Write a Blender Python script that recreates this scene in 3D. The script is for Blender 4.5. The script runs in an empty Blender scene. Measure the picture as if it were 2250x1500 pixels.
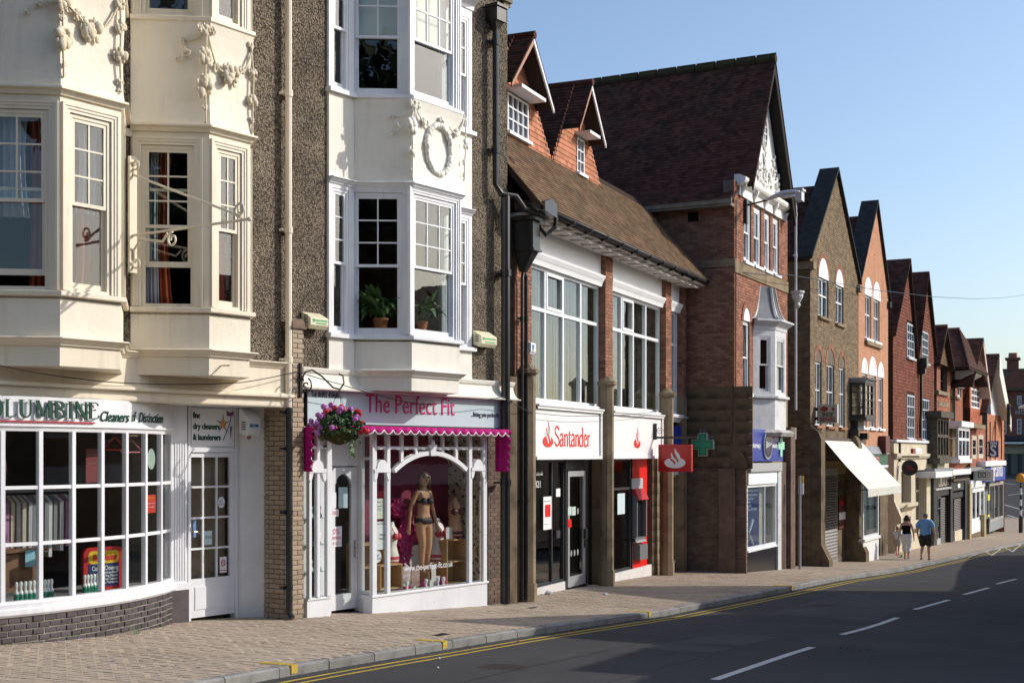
import bpy,math,random
import numpy as np
from mathutils import Matrix,Vector,noise as mnoise
random.seed(7)
rnd = random.Random(11)
SC = bpy.context.scene
COL = SC.collection
R = math.radians
from math import cos,sin,hypot,atan2,sqrt,pi as PI
RU,MT,MR = rnd.uniform,Matrix.Translation,Matrix.Rotation
# ------------------------------------------------------------------ camera, sky, sun, exposure
FPX,CX,HY,YAW,CZ = 2900.0,1125.0,997.0,R(23.6),5.0     # focal length in photo pixels, horizon row, heading, eye height
cd = bpy.data.cameras.new('camera')
cam = bpy.data.objects.new('camera',cd)
COL.objects.link(cam)
cd.sensor_width = 36.0
cd.lens = 36.0 * FPX / 2250.0
cd.shift_y = (HY - 750.0) / 2250.0
cd.clip_start,cd.clip_end = 0.1,3000.0
cam.location = (0,0,CZ)
cam.rotation_euler = (R(90),0,YAW - R(90))
SC.camera = cam
SUN = Vector((0.797,-1.203,0.80)).normalized()
sun_el = math.asin(SUN.z)
sun_az = atan2(SUN.x,SUN.y)            # clockwise from +Y
W = bpy.data.worlds.new('World')
SC.world = W
W.use_nodes = True
wn = W.node_tree.nodes
sky = wn.new('ShaderNodeTexSky')
sky.sky_type = 'NISHITA'
sky.sun_disc = False
sky.sun_elevation = sun_el
sky.sun_rotation = sun_az
sky.altitude = 100
sky.air_density = 1.0
sky.dust_density = 2.0
sky.ozone_density = 2.6
W.node_tree.links.new(sky.outputs[0],wn['Background'].inputs[0])
wn['Background'].inputs[1].default_value = 0.143
sd = bpy.data.lights.new('sun','SUN')
sd.energy = 2.75
sd.angle = R(0.5)
sd.color = (1.0,0.94,0.85)
sun = bpy.data.objects.new('sun',sd)
COL.objects.link(sun)
sun.location = (20,-30,40)
sun.rotation_euler = SUN.to_track_quat('Z','Y').to_euler()
SC.view_settings.view_transform = 'Standard'
SC.view_settings.look = 'None'
SC.view_settings.gamma = 1
SC.view_settings.use_curve_mapping = False
SC.view_settings.exposure = 0.4
# ------------------------------------------------------------------ surveying helpers (sight lines of the photo met with the real facade planes)
AX = (cos(YAW),sin(YAW))
def ray(px):
 a = YAW - math.atan((px - CX) / FPX)
 return cos(a),sin(a)
GP = [(-40,4.6),(0,3.1),(12.4,2.68),(17.4,2.47),(23,2.18),(30,2.0),(35,1.81),(44.5,1.3),(51,1.05),(65,.7),(95,-.2),(110,-.1),(160,2.7),(220,4.0),(600,6.0)]
def ground_z(X):
 if X <= GP[0][0]: return GP[0][1]
 for (a,b),(c,d) in zip(GP,GP[1:]):
  if X <= c: return b + (d - b) * (X - a) / (c - a)
 return GP[-1][1]
class Frame:
 """a facade line: u along it to the right, v into the building, z up (world)"""
 def __init__(s,ox,oy,deg):
  s.ox,s.oy,s.a = ox,oy,R(deg); s.c,s.s = cos(s.a),sin(s.a)
 def u(s,px,v=0.0):
  dx,dy = ray(px)
  t = (v - (s.ox*s.s - s.oy*s.c)) / (-dx*s.s + dy*s.c)
  return (t*dx - s.ox)*s.c + (t*dy - s.oy)*s.s
 def w(s,u,v=0.0): return s.ox + u*s.c - v*s.s,s.oy + u*s.s + v*s.c
 def depth(s,u,v=0.0):
  x,y = s.w(u,v); return x*AX[0] + y*AX[1]
 def z(s,px,py,v=0.0): return CZ + (HY - py)/FPX * s.depth(s.u(px,v),v)
 def zu(s,u,py,v=0.0): return CZ + (HY - py)/FPX * s.depth(u,v)
 def vv(s,px,u):
  dx,dy = ray(px)
  t = (u + s.ox*s.c + s.oy*s.s) / (dx*s.c + dy*s.s)
  return -(t*dx - s.ox)*s.s + (t*dy - s.oy)*s.c
 def p(s,px,py,v=0.0): return (s.u(px,v),v,s.z(px,py,v))
 def g(s,u,v=0.0): return ground_z(s.w(u,v)[0])
F1 = Frame(22.57,10,-12.6)
F2 = Frame(22.57,10,0)
F3 = Frame(34.7,8.68,-3.5)
def on_ground(px,py):
 z = 2.0
 for _ in range(60):
  d = (CZ - z)*FPX/(py - HY); dx,dy = ray(px); t = d/(dx*AX[0] + dy*AX[1])
  z = .5*z + .5*ground_z(t*dx)
 return t*dx,t*dy,z
# ------------------------------------------------------------------ materials
MATS = {}
def node_mat(name):
 m = bpy.data.materials.new(name); m.use_nodes = True
 return m,m.node_tree,m.node_tree.nodes['Principled BSDF']
def pm(name,c1,c2=None,ns=4.0,rough=.6,bump=None,var=0.0,spec=None,speck=None,dirt=None,metal=0.0,contrast=None,streak=None):
 """procedural paint/stone/brick: two-tone noise, per-piece variation, fine specks, bump"""
 if name in MATS: return MATS[name]
 m,t,b = node_mat(name)
 if spec is None: spec = .06 if rough >= .7 else .5
 L = t.links.new
 tc = t.nodes.new('ShaderNodeTexCoord')
 def noise(sc,det=4,ro=.6):
  n = t.nodes.new('ShaderNodeTexNoise'); n.inputs['Scale'].default_value = sc
  n.inputs['Detail'].default_value = det; n.inputs['Roughness'].default_value = ro
  L(tc.outputs['Object'],n.inputs['Vector']); return n
 def mix(fac,a,bcol,mode='MIX'):
  x = t.nodes.new('ShaderNodeMix'); x.data_type = 'RGBA'; x.blend_type = mode
  if isinstance(fac,(int,float)): x.inputs['Factor'].default_value = fac
  else: L(fac,x.inputs['Factor'])
  for s,val in ((6,a),(7,bcol)):
   if isinstance(val,tuple): x.inputs[s].default_value = (*val,1)
   else: L(val,x.inputs[s])
  return x.outputs[2]
 def ramp(fac,a,bb):
  r = t.nodes.new('ShaderNodeMapRange'); L(fac,r.inputs[0])
  r.inputs[1].default_value = a; r.inputs[2].default_value = bb
  return r.outputs[0]
 c = c1
 if c2 is not None:
  n = noise(ns); lo,hi = contrast or (.35,.65)
  c = mix(ramp(n.outputs['Fac'],lo,hi),c1,c2)
 if speck:
  sc,col,lo,hi = speck
  n = noise(sc,2,.5)
  c = mix(ramp(n.outputs['Fac'],lo,hi),c,col)
 if dirt:
  sc,col,lo,hi = dirt
  n = noise(sc,6,.65)
  c = mix(ramp(n.outputs['Fac'],lo,hi),c,col)
 if streak:                                       # rain streaks and grime running down the face
  col,lo,hi,amt = streak
  mp = t.nodes.new('ShaderNodeMapping'); mp.inputs['Scale'].default_value = (1,1,.09); L(tc.outputs['Object'],mp.inputs['Vector'])
  n = noise(9,5,.6); L(mp.outputs[0],n.inputs['Vector']); n2 = noise(1.1,3,.6)
  mu = t.nodes.new('ShaderNodeMath'); mu.operation = 'MULTIPLY'; L(ramp(n.outputs['Fac'],lo,hi),mu.inputs[0]); L(ramp(n2.outputs['Fac'],.38,.62),mu.inputs[1])
  m2 = t.nodes.new('ShaderNodeMath'); m2.operation = 'MULTIPLY'; L(mu.outputs[0],m2.inputs[0]); m2.inputs[1].default_value = amt
  c = mix(m2.outputs[0],c,col)
 if var:
  oi = t.nodes.new('ShaderNodeObjectInfo'); ge = t.nodes.new('ShaderNodeNewGeometry')
  ad = t.nodes.new('ShaderNodeMath'); ad.operation = 'ADD'
  L(oi.outputs['Random'],ad.inputs[0]); L(ge.outputs['Random Per Island'],ad.inputs[1])
  fr = t.nodes.new('ShaderNodeMath'); fr.operation = 'FRACT'; L(ad.outputs[0],fr.inputs[0])
  hs = t.nodes.new('ShaderNodeHueSaturation')
  mr = t.nodes.new('ShaderNodeMapRange'); L(fr.outputs[0],mr.inputs[0])
  mr.inputs[3].default_value = 1 - var; mr.inputs[4].default_value = 1 + var
  L(mr.outputs[0],hs.inputs['Value'])
  if isinstance(c,tuple): hs.inputs['Color'].default_value = (*c,1)
  else: L(c,hs.inputs['Color'])
  c = hs.outputs[0]
 if isinstance(c,tuple): b.inputs['Base Color'].default_value = (*c,1)
 else: L(c,b.inputs['Base Color'])
 b.inputs['Roughness'].default_value = rough
 b.inputs['Specular IOR Level'].default_value = spec
 b.inputs['Metallic'].default_value = metal
 if bump:
  sc,st,dist = bump
  n = noise(sc,5,.6); bn = t.nodes.new('ShaderNodeBump')
  bn.inputs['Strength'].default_value = st; bn.inputs['Distance'].default_value = dist
  L(n.outputs['Fac'],bn.inputs['Height']); L(bn.outputs[0],b.inputs['Normal'])
 MATS[name] = m
 return m
def glass_mat(name,tint=(1,1,1),ior=1.5,wav=0.0):
 m = bpy.data.materials.new(name); m.use_nodes = True
 t = m.node_tree; t.nodes.clear()
 o = t.nodes.new('ShaderNodeOutputMaterial'); mx = t.nodes.new('ShaderNodeMixShader')
 tr = t.nodes.new('ShaderNodeBsdfTransparent'); tr.inputs[0].default_value = (*tint,1)
 gl = t.nodes.new('ShaderNodeBsdfGlossy'); gl.inputs['Roughness'].default_value = 0.0
 fr = t.nodes.new('ShaderNodeFresnel'); ge = t.nodes.new('ShaderNodeNewGeometry'); mr = t.nodes.new('ShaderNodeMapRange')
 mr.inputs[3].default_value = ior; mr.inputs[4].default_value = 1/ior            # the same reflectance from either side of the thin pane
 t.links.new(ge.outputs['Backfacing'],mr.inputs[0]); t.links.new(mr.outputs[0],fr.inputs[0])
 if wav:
  tc = t.nodes.new('ShaderNodeTexCoord'); n = t.nodes.new('ShaderNodeTexNoise'); n.inputs['Scale'].default_value = 1.6
  t.links.new(tc.outputs['Object'],n.inputs['Vector'])
  bn = t.nodes.new('ShaderNodeBump'); bn.inputs['Strength'].default_value = wav; bn.inputs['Distance'].default_value = .02
  t.links.new(n.outputs['Fac'],bn.inputs['Height']); t.links.new(bn.outputs[0],gl.inputs['Normal'])
 t.links.new(fr.outputs[0],mx.inputs[0]); t.links.new(tr.outputs[0],mx.inputs[1]); t.links.new(gl.outputs[0],mx.inputs[2])
 t.links.new(mx.outputs[0],o.inputs[0])
 return m
GLASS = glass_mat('window_glass',(.93,.96,.95),1.62,.12)
SHOPGLASS = glass_mat('shop_glass',(.95,.97,.96),1.5,.06)
WHITE = pm('white_gloss_paint',(.80,.81,.83),(.72,.73,.76),2.0,.38,(40,.08,.002),dirt=(3.0,(.55,.54,.52),.66,.9),streak=((.42,.40,.37),.52,.78,.35))
UPVC = pm('white_plastic_frame',(.80,.81,.84),None,rough=.3)
CREAM = pm('cream_paint',(.77,.695,.55),(.73,.645,.50),1.5,.5,(25,.12,.004),dirt=(2.2,(.45,.38,.27),.64,.95),streak=((.40,.33,.24),.50,.75,.45))
CREAMR = pm('cream_render',(.80,.735,.61),(.76,.685,.55),1.2,.65,(9,.3,.02),dirt=(1.7,(.60,.53,.42),.58,.95),streak=((.42,.36,.27),.50,.78,.40))
IVORY = pm('ivory_render',(.80,.77,.69),(.76,.72,.63),1.1,.65,(12,.2,.012),dirt=(1.6,(.58,.53,.45),.6,.95),streak=((.42,.37,.30),.5,.78,.40))
ROUGHCAST = None
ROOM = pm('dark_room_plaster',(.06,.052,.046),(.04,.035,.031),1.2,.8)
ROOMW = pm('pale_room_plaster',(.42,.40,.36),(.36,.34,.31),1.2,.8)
BLACKIRON = pm('black_iron_paint',(.008,.008,.009),(.02,.02,.021),5,.33,(30,.1,.002))
MORTAR = pm('mortar',(.19,.165,.135),(.12,.105,.085),6,.9,(80,.3,.003))
DMORTAR = pm('dark_mortar',(.34,.31,.25),(.24,.215,.175),8,.9,(80,.3,.003))
SLOT = pm('gap_black',(.012,.011,.01),None,rough=.9)
LETTERB = pm('black_lettering',(.02,.02,.022),None,rough=.4)
PAPER = pm('white_paper',(.78,.79,.80),None,rough=.6)
LEAD = pm('lead_sheet',(.22,.23,.25),(.15,.155,.17),5,.45,(9,.2,.006),dirt=(8,(.4,.4,.4),.6,.8))
WOODB = pm('birch_board',(.56,.36,.17),(.48,.29,.13),3,.5)
def col_mat(name,c,rough=.5,**k): return pm(name,c,None,rough=rough,**k)
# ------------------------------------------------------------------ mesh building
class MB:
 def __init__(s): s.v,s.f,s.mi,s.k,s.M = [],[],[],0,None
 def add(s,vs,fs):
  n = len(s.v)
  if s.M is not None: vs = [tuple(s.M @ Vector(p)) for p in vs]
  s.v.extend(tuple(p) for p in vs)
  for q in fs: s.f.append(tuple(i + n for i in q)); s.mi.append(s.k)
  return s
 def box(s,x0,x1,y0,y1,z0,z1):
  x0,x1 = min(x0,x1),max(x0,x1); y0,y1 = min(y0,y1),max(y0,y1); z0,z1 = min(z0,z1),max(z0,z1)
  return s.add([(x0,y0,z0),(x1,y0,z0),(x1,y1,z0),(x0,y1,z0),(x0,y0,z1),(x1,y0,z1),(x1,y1,z1),(x0,y1,z1)],
     [(0,3,2,1),(4,5,6,7),(0,1,5,4),(1,2,6,5),(2,3,7,6),(3,0,4,7)])
 def quad(s,*p): return s.add(p,[tuple(range(len(p)))])
 def prism(s,pts,d):
  """planar polygon pts (3D) pushed along vector d"""
  n = len(pts); q = [tuple(p[i] + d[i] for i in range(3)) for p in pts]
  return s.add(list(pts) + q,[tuple(range(n))[::-1],tuple(range(n,2*n))] + [(i,(i+1) % n,(i+1) % n + n,i + n) for i in range(n)])
 def xz(s,pts,y0,y1): return s.prism([(x,y0,z) for x,z in pts],(0,y1 - y0,0))
 def yz(s,pts,x0,x1): return s.prism([(x0,y,z) for y,z in pts],(x1 - x0,0,0))
 def xy(s,pts,z0,z1): return s.prism([(x,y,z0) for x,y in pts],(0,0,z1 - z0))
 def tube(s,path,r,n=8,caps=True):
  P = [Vector(p) for p in path]; m = len(P); rs = r if isinstance(r,(list,tuple)) else [r]*m
  vs,fs = [],[]; up = None
  for i in range(m):
   t = (P[min(i+1,m-1)] - P[max(i-1,0)]).normalized()
   if up is None: up = Vector((0,0,1)) if abs(t.z) < .9 else Vector((1,0,0))
   a = t.cross(up).normalized(); bb = a.cross(t).normalized(); up = bb
   for j in range(n):
    q = P[i] + (a*cos(2*PI*j/n) + bb*sin(2*PI*j/n))*rs[i]; vs.append(tuple(q))
  for i in range(m-1):
   for j in range(n):
    fs.append((i*n+j,i*n+(j+1) % n,(i+1)*n+(j+1) % n,(i+1)*n+j))
  if caps: fs += [tuple(range(n))[::-1],tuple(range((m-1)*n,m*n))]
  return s.add(vs,fs)
 def lathe(s,prof,c=(0,0,0),n=12):
  vs,fs = [],[]
  for r,z in prof:
   for j in range(n): vs.append((c[0] + r*cos(2*PI*j/n),c[1] + r*sin(2*PI*j/n),c[2] + z))
  for i in range(len(prof)-1):
   for j in range(n): fs.append((i*n+j,i*n+(j+1) % n,(i+1)*n+(j+1) % n,(i+1)*n+j))
  fs += [tuple(range(n))[::-1],tuple(range((len(prof)-1)*n,len(prof)*n))]
  return s.add(vs,fs)
 def ball(s,c,r,n=8,m=5,jit=0.0):
  rx,ry,rz = r if isinstance(r,(tuple,list)) else (r,r,r)
  vs = [(c[0],c[1],c[2]-rz)]; fs = []
  for i in range(1,m):
   th = -PI/2 + PI*i/m
   for j in range(n):
    k = 1 + RU(-jit,jit)
    vs.append((c[0] + rx*k*cos(th)*cos(2*PI*j/n),c[1] + ry*k*cos(th)*sin(2*PI*j/n),c[2] + rz*k*sin(th)))
  vs.append((c[0],c[1],c[2]+rz)); e = len(vs)-1
  for j in range(n):
   fs.append((0,1+(j+1) % n,1+j)); fs.append((e,e-n+j,e-n+(j+1) % n))
  for i in range(m-2):
   for j in range(n): a = 1+i*n; fs.append((a+j,a+(j+1) % n,a+n+(j+1) % n,a+n+j))
  return s.add(vs,fs)
 def sweep(s,prof,path,closed=False):
  """profile [(out, z)] closed loop, run along plan path [(u, v)], 'out' to the right-hand side (street) with mitres"""
  m = len(path); k = len(prof); vs,fs = [],[]
  nr = []
  for i in range(m-1):
   du,dv = path[i+1][0]-path[i][0],path[i+1][1]-path[i][1]; l = hypot(du,dv); nr.append((dv/l,-du/l))
  for i in range(m):
   a,b = nr[max(i-1,0)],nr[min(i,m-2)]
   mx,my = a[0]+b[0],a[1]+b[1]; q = 2.0/(mx*mx+my*my)
   mx,my = mx*q,my*q
   for o,z in prof: vs.append((path[i][0]+mx*o,path[i][1]+my*o,z))
  for i in range(m-1):
   for j in range(k): fs.append((i*k+j,i*k+(j+1) % k,(i+1)*k+(j+1) % k,(i+1)*k+j))
  fs += [tuple(range(k)),tuple(range((m-1)*k,m*k))[::-1]]
  return s.add(vs,fs)
 def wall(s,x0,x1,z0,z1,y,th,holes=()):
  """vertical wall in the xz plane at y with rectangular openings; reveals th deep"""
  xs = sorted({x0,x1,*[min(max(h[i],x0),x1) for h in holes for i in (0,1)]})
  zs = sorted({z0,z1,*[min(max(h[i],z0),z1) for h in holes for i in (2,3)]})
  for a,b in zip(xs,xs[1:]):
   for c,d in zip(zs,zs[1:]):
    mx,mz = (a+b)/2,(c+d)/2
    if any(h[0] < mx < h[1] and h[2] < mz < h[3] for h in holes): continue
    s.quad((a,y,c),(b,y,c),(b,y,d),(a,y,d))
    s.quad((a,y+th,c),(a,y+th,d),(b,y+th,d),(b,y+th,c))
  for h in holes:
   a,b,c,d = h
   s.quad((a,y,c),(a,y,d),(a,y+th,d),(a,y+th,c)); s.quad((b,y,c),(b,y+th,c),(b,y+th,d),(b,y,d))
   s.quad((a,y,c),(a,y+th,c),(b,y+th,c),(b,y,c)); s.quad((a,y,d),(b,y,d),(b,y+th,d),(a,y+th,d))
  s.quad((x0,y,z0),(x0,y,z1),(x0,y+th,z1),(x0,y+th,z0)); s.quad((x1,y,z0),(x1,y+th,z0),(x1,y+th,z1),(x1,y,z1))
  s.quad((x0,y,z1),(x1,y,z1),(x1,y+th,z1),(x0,y+th,z1)); s.quad((x0,y,z0),(x0,y+th,z0),(x1,y+th,z0),(x1,y,z0))
  return s
 def mesh(s,name,mats,off=(0,0,0),smooth=False):
  me = bpy.data.meshes.new(name)
  me.from_pydata([(a-off[0],b-off[1],c-off[2]) for a,b,c in s.v],[],s.f)
  for m in (mats if isinstance(mats,(list,tuple)) else [mats]): me.materials.append(m)
  if any(s.mi): me.polygons.foreach_set('material_index',s.mi)
  if smooth: me.polygons.foreach_set('use_smooth',[True]*len(s.f))
  me.update()
  return me
 def build(s,name,mats,parent=None,off=None,smooth=False,bevel=0):
  if off is None: off = tuple(parent['_o']) if parent is not None and '_o' in parent else (0,0,0)
  o = bpy.data.objects.new(name,s.mesh(name,mats,off,smooth))
  COL.objects.link(o)
  if parent is not None:
   o.parent = parent; o['_o'] = off
  if bevel:
   b = o.modifiers.new('bevel','BEVEL'); b.width = bevel; b.segments = 2; b.limit_method = 'ANGLE'; b.angle_limit = R(40)
  return o
def tag(o,label=None,cat=None,group=None,kind=None):
 for k,val in (('label',label),('category',cat),('group',group),('kind',kind)):
  if val: o[k] = val
 return o
def thing(name,label,cat,F=None,u=0,v=0,z=0,group=None,loc=None,rz=0):
 """Empty at the base of a thing; its parts are given in the facade's own u, v, z"""
 o = bpy.data.objects.new(name,None); COL.objects.link(o); o.empty_display_size = .2
 if F is not None:
  x,y = F.w(u,v); o.location = (x,y,z); o.rotation_euler = (0,0,F.a); o['_o'] = (u,v,z)
 elif loc is not None:
  o.location = loc; o.rotation_euler = (0,0,rz); o['_o'] = (0,0,0)
 return tag(o,label,cat,group)
def solo(mb,name,label,cat,mats,F,u,v,z,group=None,smooth=False,kind=None,bevel=0):
 """a thing that is one mesh, origin at its base in the facade frame"""
 o = mb.build(name,mats,None,(u,v,z),smooth,bevel)
 x,y = F.w(u,v); o.location = (x,y,z); o.rotation_euler = (0,0,F.a)
 return tag(o,label,cat,group,kind)
def copy_tree(o,parent=None):
 c = o.copy(); COL.objects.link(c)
 if parent is not None: c.parent = parent
 for ch in list(o.children): copy_tree(ch,c)
 return c
DG = None
def text_mesh(s,size,extrude=.004,sx=1.0,shear=0.0,bold=0.0,align='LEFT',spacing=1.0):
 cu = bpy.data.curves.new('txt','FONT'); cu.body = s; cu.size = size; cu.extrude = extrude; cu.shear = shear; cu.offset = bold
 cu.align_x = align; cu.space_character = spacing; cu.resolution_u = 3
 ob = bpy.data.objects.new('txt',cu)
 me = bpy.data.meshes.new_from_object(ob)
 bpy.data.objects.remove(ob)
 n = len(me.vertices); co = np.empty(n*3); me.vertices.foreach_get('co',co); co = co.reshape(-1,3)
 co[:,0] *= sx
 out = np.stack([co[:,0],-co[:,2],co[:,1]],1)           # into the facade's xz plane, facing the street (-y)
 me.vertices.foreach_set('co',out.ravel()); me.update()
 return me
def text(s,size,mat,parent,at,rot=0.0,tilt=0.0,name='lettering',wid=None,**k):
 """lettering as a part; 'at' is u, v, z of its lower left; wid stretches it to that width; tilt turns it in its own plane"""
 me = text_mesh(s,size,**k)
 if wid:
  n = len(me.vertices); co = np.empty(n*3); me.vertices.foreach_get('co',co); co = co.reshape(-1,3)
  co[:,0] *= wid/max(co[:,0].max(),1e-4); me.vertices.foreach_set('co',co.ravel()); me.update()
 me.materials.append(mat); me.name = name
 o = bpy.data.objects.new(name,me); COL.objects.link(o)
 if parent is not None:
  off = tuple(parent['_o']); o.parent = parent
  o.location = (at[0]-off[0],at[1]-off[1],at[2]-off[2])
 else: o.location = at
 o.rotation_euler = (0,tilt,rot)
 return o
# ---- many alike pieces: the 300 nearest are objects of their own, the rest one joined part
USED = {}
CAMV = np.array([0,0,CZ])
def pieces(parent,name,mat,items,F=None,limit=300,stuffname=None):
 """items: list of (mesh_key, mesh_vertsfaces, 4x4 matrix in the parent's local space)"""
 if not items: return
 pw = np.array(Matrix.LocRotScale(parent.location,parent.rotation_euler,None)) if parent.parent is None else np.array(
  Matrix.LocRotScale(parent.parent.location,parent.parent.rotation_euler,None) @ Matrix.LocRotScale(parent.location,parent.rotation_euler,None))
 root = parent.parent or parent
 def dist(it):
  p = pw @ np.array([*it[2].translation,1.0]); return float(np.linalg.norm(p[:3] - CAMV))
 items = sorted(items,key=dist)
 k0 = USED.get((root.name,name),0)
 n = max(0,min(limit - k0,len(items)))
 USED[(root.name,name)] = k0 + n
 cache = {}
 for key,(vs,fs),M in items[:n]:
  me = cache.get(key)
  if me is None:
   me = bpy.data.meshes.new(name); me.from_pydata(vs,[],fs); me.materials.append(mat); me.update(); cache[key] = me
  o = bpy.data.objects.new(name,me); o.parent = parent; o.matrix_local = M; COL.objects.link(o)
 rest = items[n:]
 if rest:
  V,Fc = [],[]; b = 0
  for key,(vs,fs),M in rest:
   A = np.array(M); q = np.array(vs) @ A[:3,:3].T + A[:3,3]
   V.extend(map(tuple,q.tolist())); Fc.extend(tuple(i+b for i in f) for f in fs); b += len(vs)
  me = bpy.data.meshes.new(stuffname or name); me.from_pydata(V,[],Fc); me.materials.append(mat); me.update()
  o = bpy.data.objects.new(stuffname or name + '_work',me); o.parent = parent; COL.objects.link(o); o['kind'] = 'stuff'
def boxgeo(l,d,h,ch=.0):
 """front at y=0 going back d, centred on x and z; a chamfered face reads as a worn arris"""
 x,z = l/2,h/2; c = ch
 if c:
  vs = [(-x,c,-z),(x,c,-z),(x,c,z),(-x,c,z),(-x+c,0,-z+c),(x-c,0,-z+c),(x-c,0,z-c),(-x+c,0,z-c),(-x,d,-z),(x,d,-z),(x,d,z),(-x,d,z)]
  return vs,[(4,5,6,7),(0,1,5,4),(1,2,6,5),(2,3,7,6),(3,0,4,7),(0,8,9,1),(1,9,10,2),(2,10,11,3),(3,11,8,0)]
 vs = [(-x,0,-z),(x,0,-z),(x,0,z),(-x,0,z),(-x,d,-z),(x,d,-z),(x,d,z),(-x,d,z)]
 return vs,[(0,1,2,3),(0,4,5,1),(1,5,6,2),(2,6,7,3),(3,7,4,0)]
def face_M(u,v,z,ang=0.0): return MT((u,v,z)) @ MR(ang,4,'Z')
def brickwork(parent,w,h,M,mat,bl=.215,bh=.065,jt=.010,proud=.005,holes=(),name='brick',limit=300,bond='run',clip=None,depth=.02,ragged=0.0):
 """bricks over a w x h face whose lower left corner frame is M (x along, y in, z up); M already in parent's local space"""
 it = []; rows = int(h/(bh+jt)); st = h/max(rows,1)
 bhh = st - jt
 for r in range(rows):
  zc = (r+.5)*st
  x = 0.0 if r % 2 == 0 else -(bl+jt)/2
  k = 0
  while x < w - .01:
   l = bl
   if bond == 'flem': l = bl if (k + r) % 2 == 0 else bl/2 - jt/2
   elif bond == 'head': l = bl
   a,b = max(x,0),min(x+l,w)
   x += l + jt; k += 1
   segs = [(a,b)]
   for hh in holes:
    if hh[2] < zc < hh[3]:
     ns = []
     for p,q in segs:
      if q <= hh[0] or p >= hh[1]: ns.append((p,q)); continue
      if p < hh[0]: ns.append((p,hh[0]))
      if q > hh[1]: ns.append((hh[1],q))
     segs = ns
   for p,q in segs:
    if q - p < .025: continue
    if clip and not clip((p+q)/2,zc): continue
    L = round(q-p,2)
    T = M @ MT(((p+q)/2,-proud - RU(0,.003),zc)) @ MR(RU(-.006,.006),4,'Y')
    it.append(((L,round(bhh,3)),boxgeo(L,depth,bhh,.004),T))
 pieces(parent,name,mat,it,limit=limit)
def in_poly(x,y,P):
 c = False; j = len(P)-1
 for i in range(len(P)):
  if (P[i][1] > y) != (P[j][1] > y) and x < (P[j][0]-P[i][0])*(y-P[i][1])/(P[j][1]-P[i][1]) + P[i][0]: c = not c
  j = i
 return c
def tilework(parent,poly,M,mat,tw=.165,gauge=.10,th=.014,name='tile',limit=300,lift=.012,jit=.004,holes=(),tail=1.55):
 """tiles on a sloping (or hung) face: poly in face x, y(up-slope); M face frame: x along, y up the slope, z out"""
 xs = [p[0] for p in poly]; ys = [p[1] for p in poly]; it = []
 def row(y):
  c = []; j = len(poly)-1
  for i in range(len(poly)):
   if (poly[i][1] > y) != (poly[j][1] > y): c.append((poly[j][0]-poly[i][0])*(y-poly[i][1])/(poly[j][1]-poly[i][1]) + poly[i][0])
   j = i
  c.sort(); return list(zip(c[::2],c[1::2]))
 r = 0; y = min(ys)
 while y < max(ys)-.01:
  x = min(xs) + (tw/2 if r % 2 else 0); iv = row(y + gauge*.4); L = round(min(gauge*tail,max(ys)-y+.01),3)
  while x < max(xs) + tw:
   for a_,b_ in iv:
    l,q = max(x-tw/2+.001,a_),min(x+tw/2-.001,b_)
    if q - l < .02 or any(in_poly((l+q)/2,y+gauge*.4,h) for h in holes): continue
    w = round((q-l)/2,2) if q-l < tw-.01 else tw/2-.001
    geo = ([(-w,0,0),(w,0,0),(w,0,th),(-w,0,th),(-w,L,0),(w,L,0),(w,L,th*.6),(-w,L,th*.6)],[(0,1,2,3),(3,2,6,7),(0,3,7,4),(1,5,6,2)])
    T = M @ MT(((l+q)/2,y,lift)) @ MR(-.07 + RU(-.02,.02),4,'X') @ MR(RU(-jit,jit)*4,4,'Z')
    it.append(((w,L),geo,T))
   x += tw
  y += gauge; r += 1
 pieces(parent,name,mat,it,limit=limit)
def loc_M(parent,M):
 o = parent['_o']; return MT((-o[0],-o[1],-o[2])) @ M
# ------------------------------------------------------------------ windows
def sash(parent,M,w,h,up=(2,3),lo=(1,1),split=.5,fr=.05,sr=.045,bar=.022,mat=None,glass=None,depth=.09,rev=.0,raise_lo=0.0,name='window',sill=True,midrail=None):
 """sliding sash: casing + two sashes + every pane. M (facade u,v,z): origin lower left on the wall face, x along, y in, z up"""
 mat = mat or WHITE; glass = glass or GLASS
 m = MB(); m.M = M
 y0,y1 = rev,rev + depth
 m.box(0,fr,y0,y1,0,h); m.box(w-fr,w,y0,y1,0,h); m.box(fr,w-fr,y0,y1,h-fr,h); m.box(fr,w-fr,y0,y1,0,fr*.8)
 wo = m.build(name,mat,parent)
 a,b,zb,zt = fr,w-fr,fr*.8,h-fr
 zm = zb + (zt-zb)*split
 def one(x0,x1,z0,z1,cols,rows,y,rb,rt):
  s = MB(); s.M = M
  t = .04
  s.box(x0,x0+sr,y,y+t,z0,z1); s.box(x1-sr,x1,y,y+t,z0,z1)
  s.box(x0+sr,x1-sr,y,y+t,z0,z0+rb); s.box(x0+sr,x1-sr,y,y+t,z1-rt,z1)
  X0,X1,Z0,Z1 = x0+sr,x1-sr,z0+rb,z1-rt
  pw,ph = (X1-X0-(cols-1)*bar)/cols,(Z1-Z0-(rows-1)*bar)/rows
  for i in range(1,cols): s.box(X0+i*pw+(i-1)*bar,X0+i*(pw+bar),y+.006,y+t-.006,Z0,Z1)
  for j in range(1,rows):
   for i in range(cols):
    s.box(X0+i*(pw+bar),X0+i*(pw+bar)+pw,y+.006,y+t-.006,Z0+j*ph+(j-1)*bar,Z0+j*(ph+bar))
  s.build('sash',mat,wo)
  for i in range(cols):
   for j in range(rows):
    g = MB(); g.M = M
    xa,za = X0+i*(pw+bar),Z0+j*(ph+bar)
    g.box(xa,xa+pw,y+.018,y+.022,za,za+ph)
    g.build('pane',glass,wo)
 one(a,b,zm-.025,zt,up[0],up[1],y0+.012,.045,sr)
 one(a,b,zb+raise_lo,zm+.02+raise_lo,lo[0],lo[1],y0+.056,.075,.04)
 return wo
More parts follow.
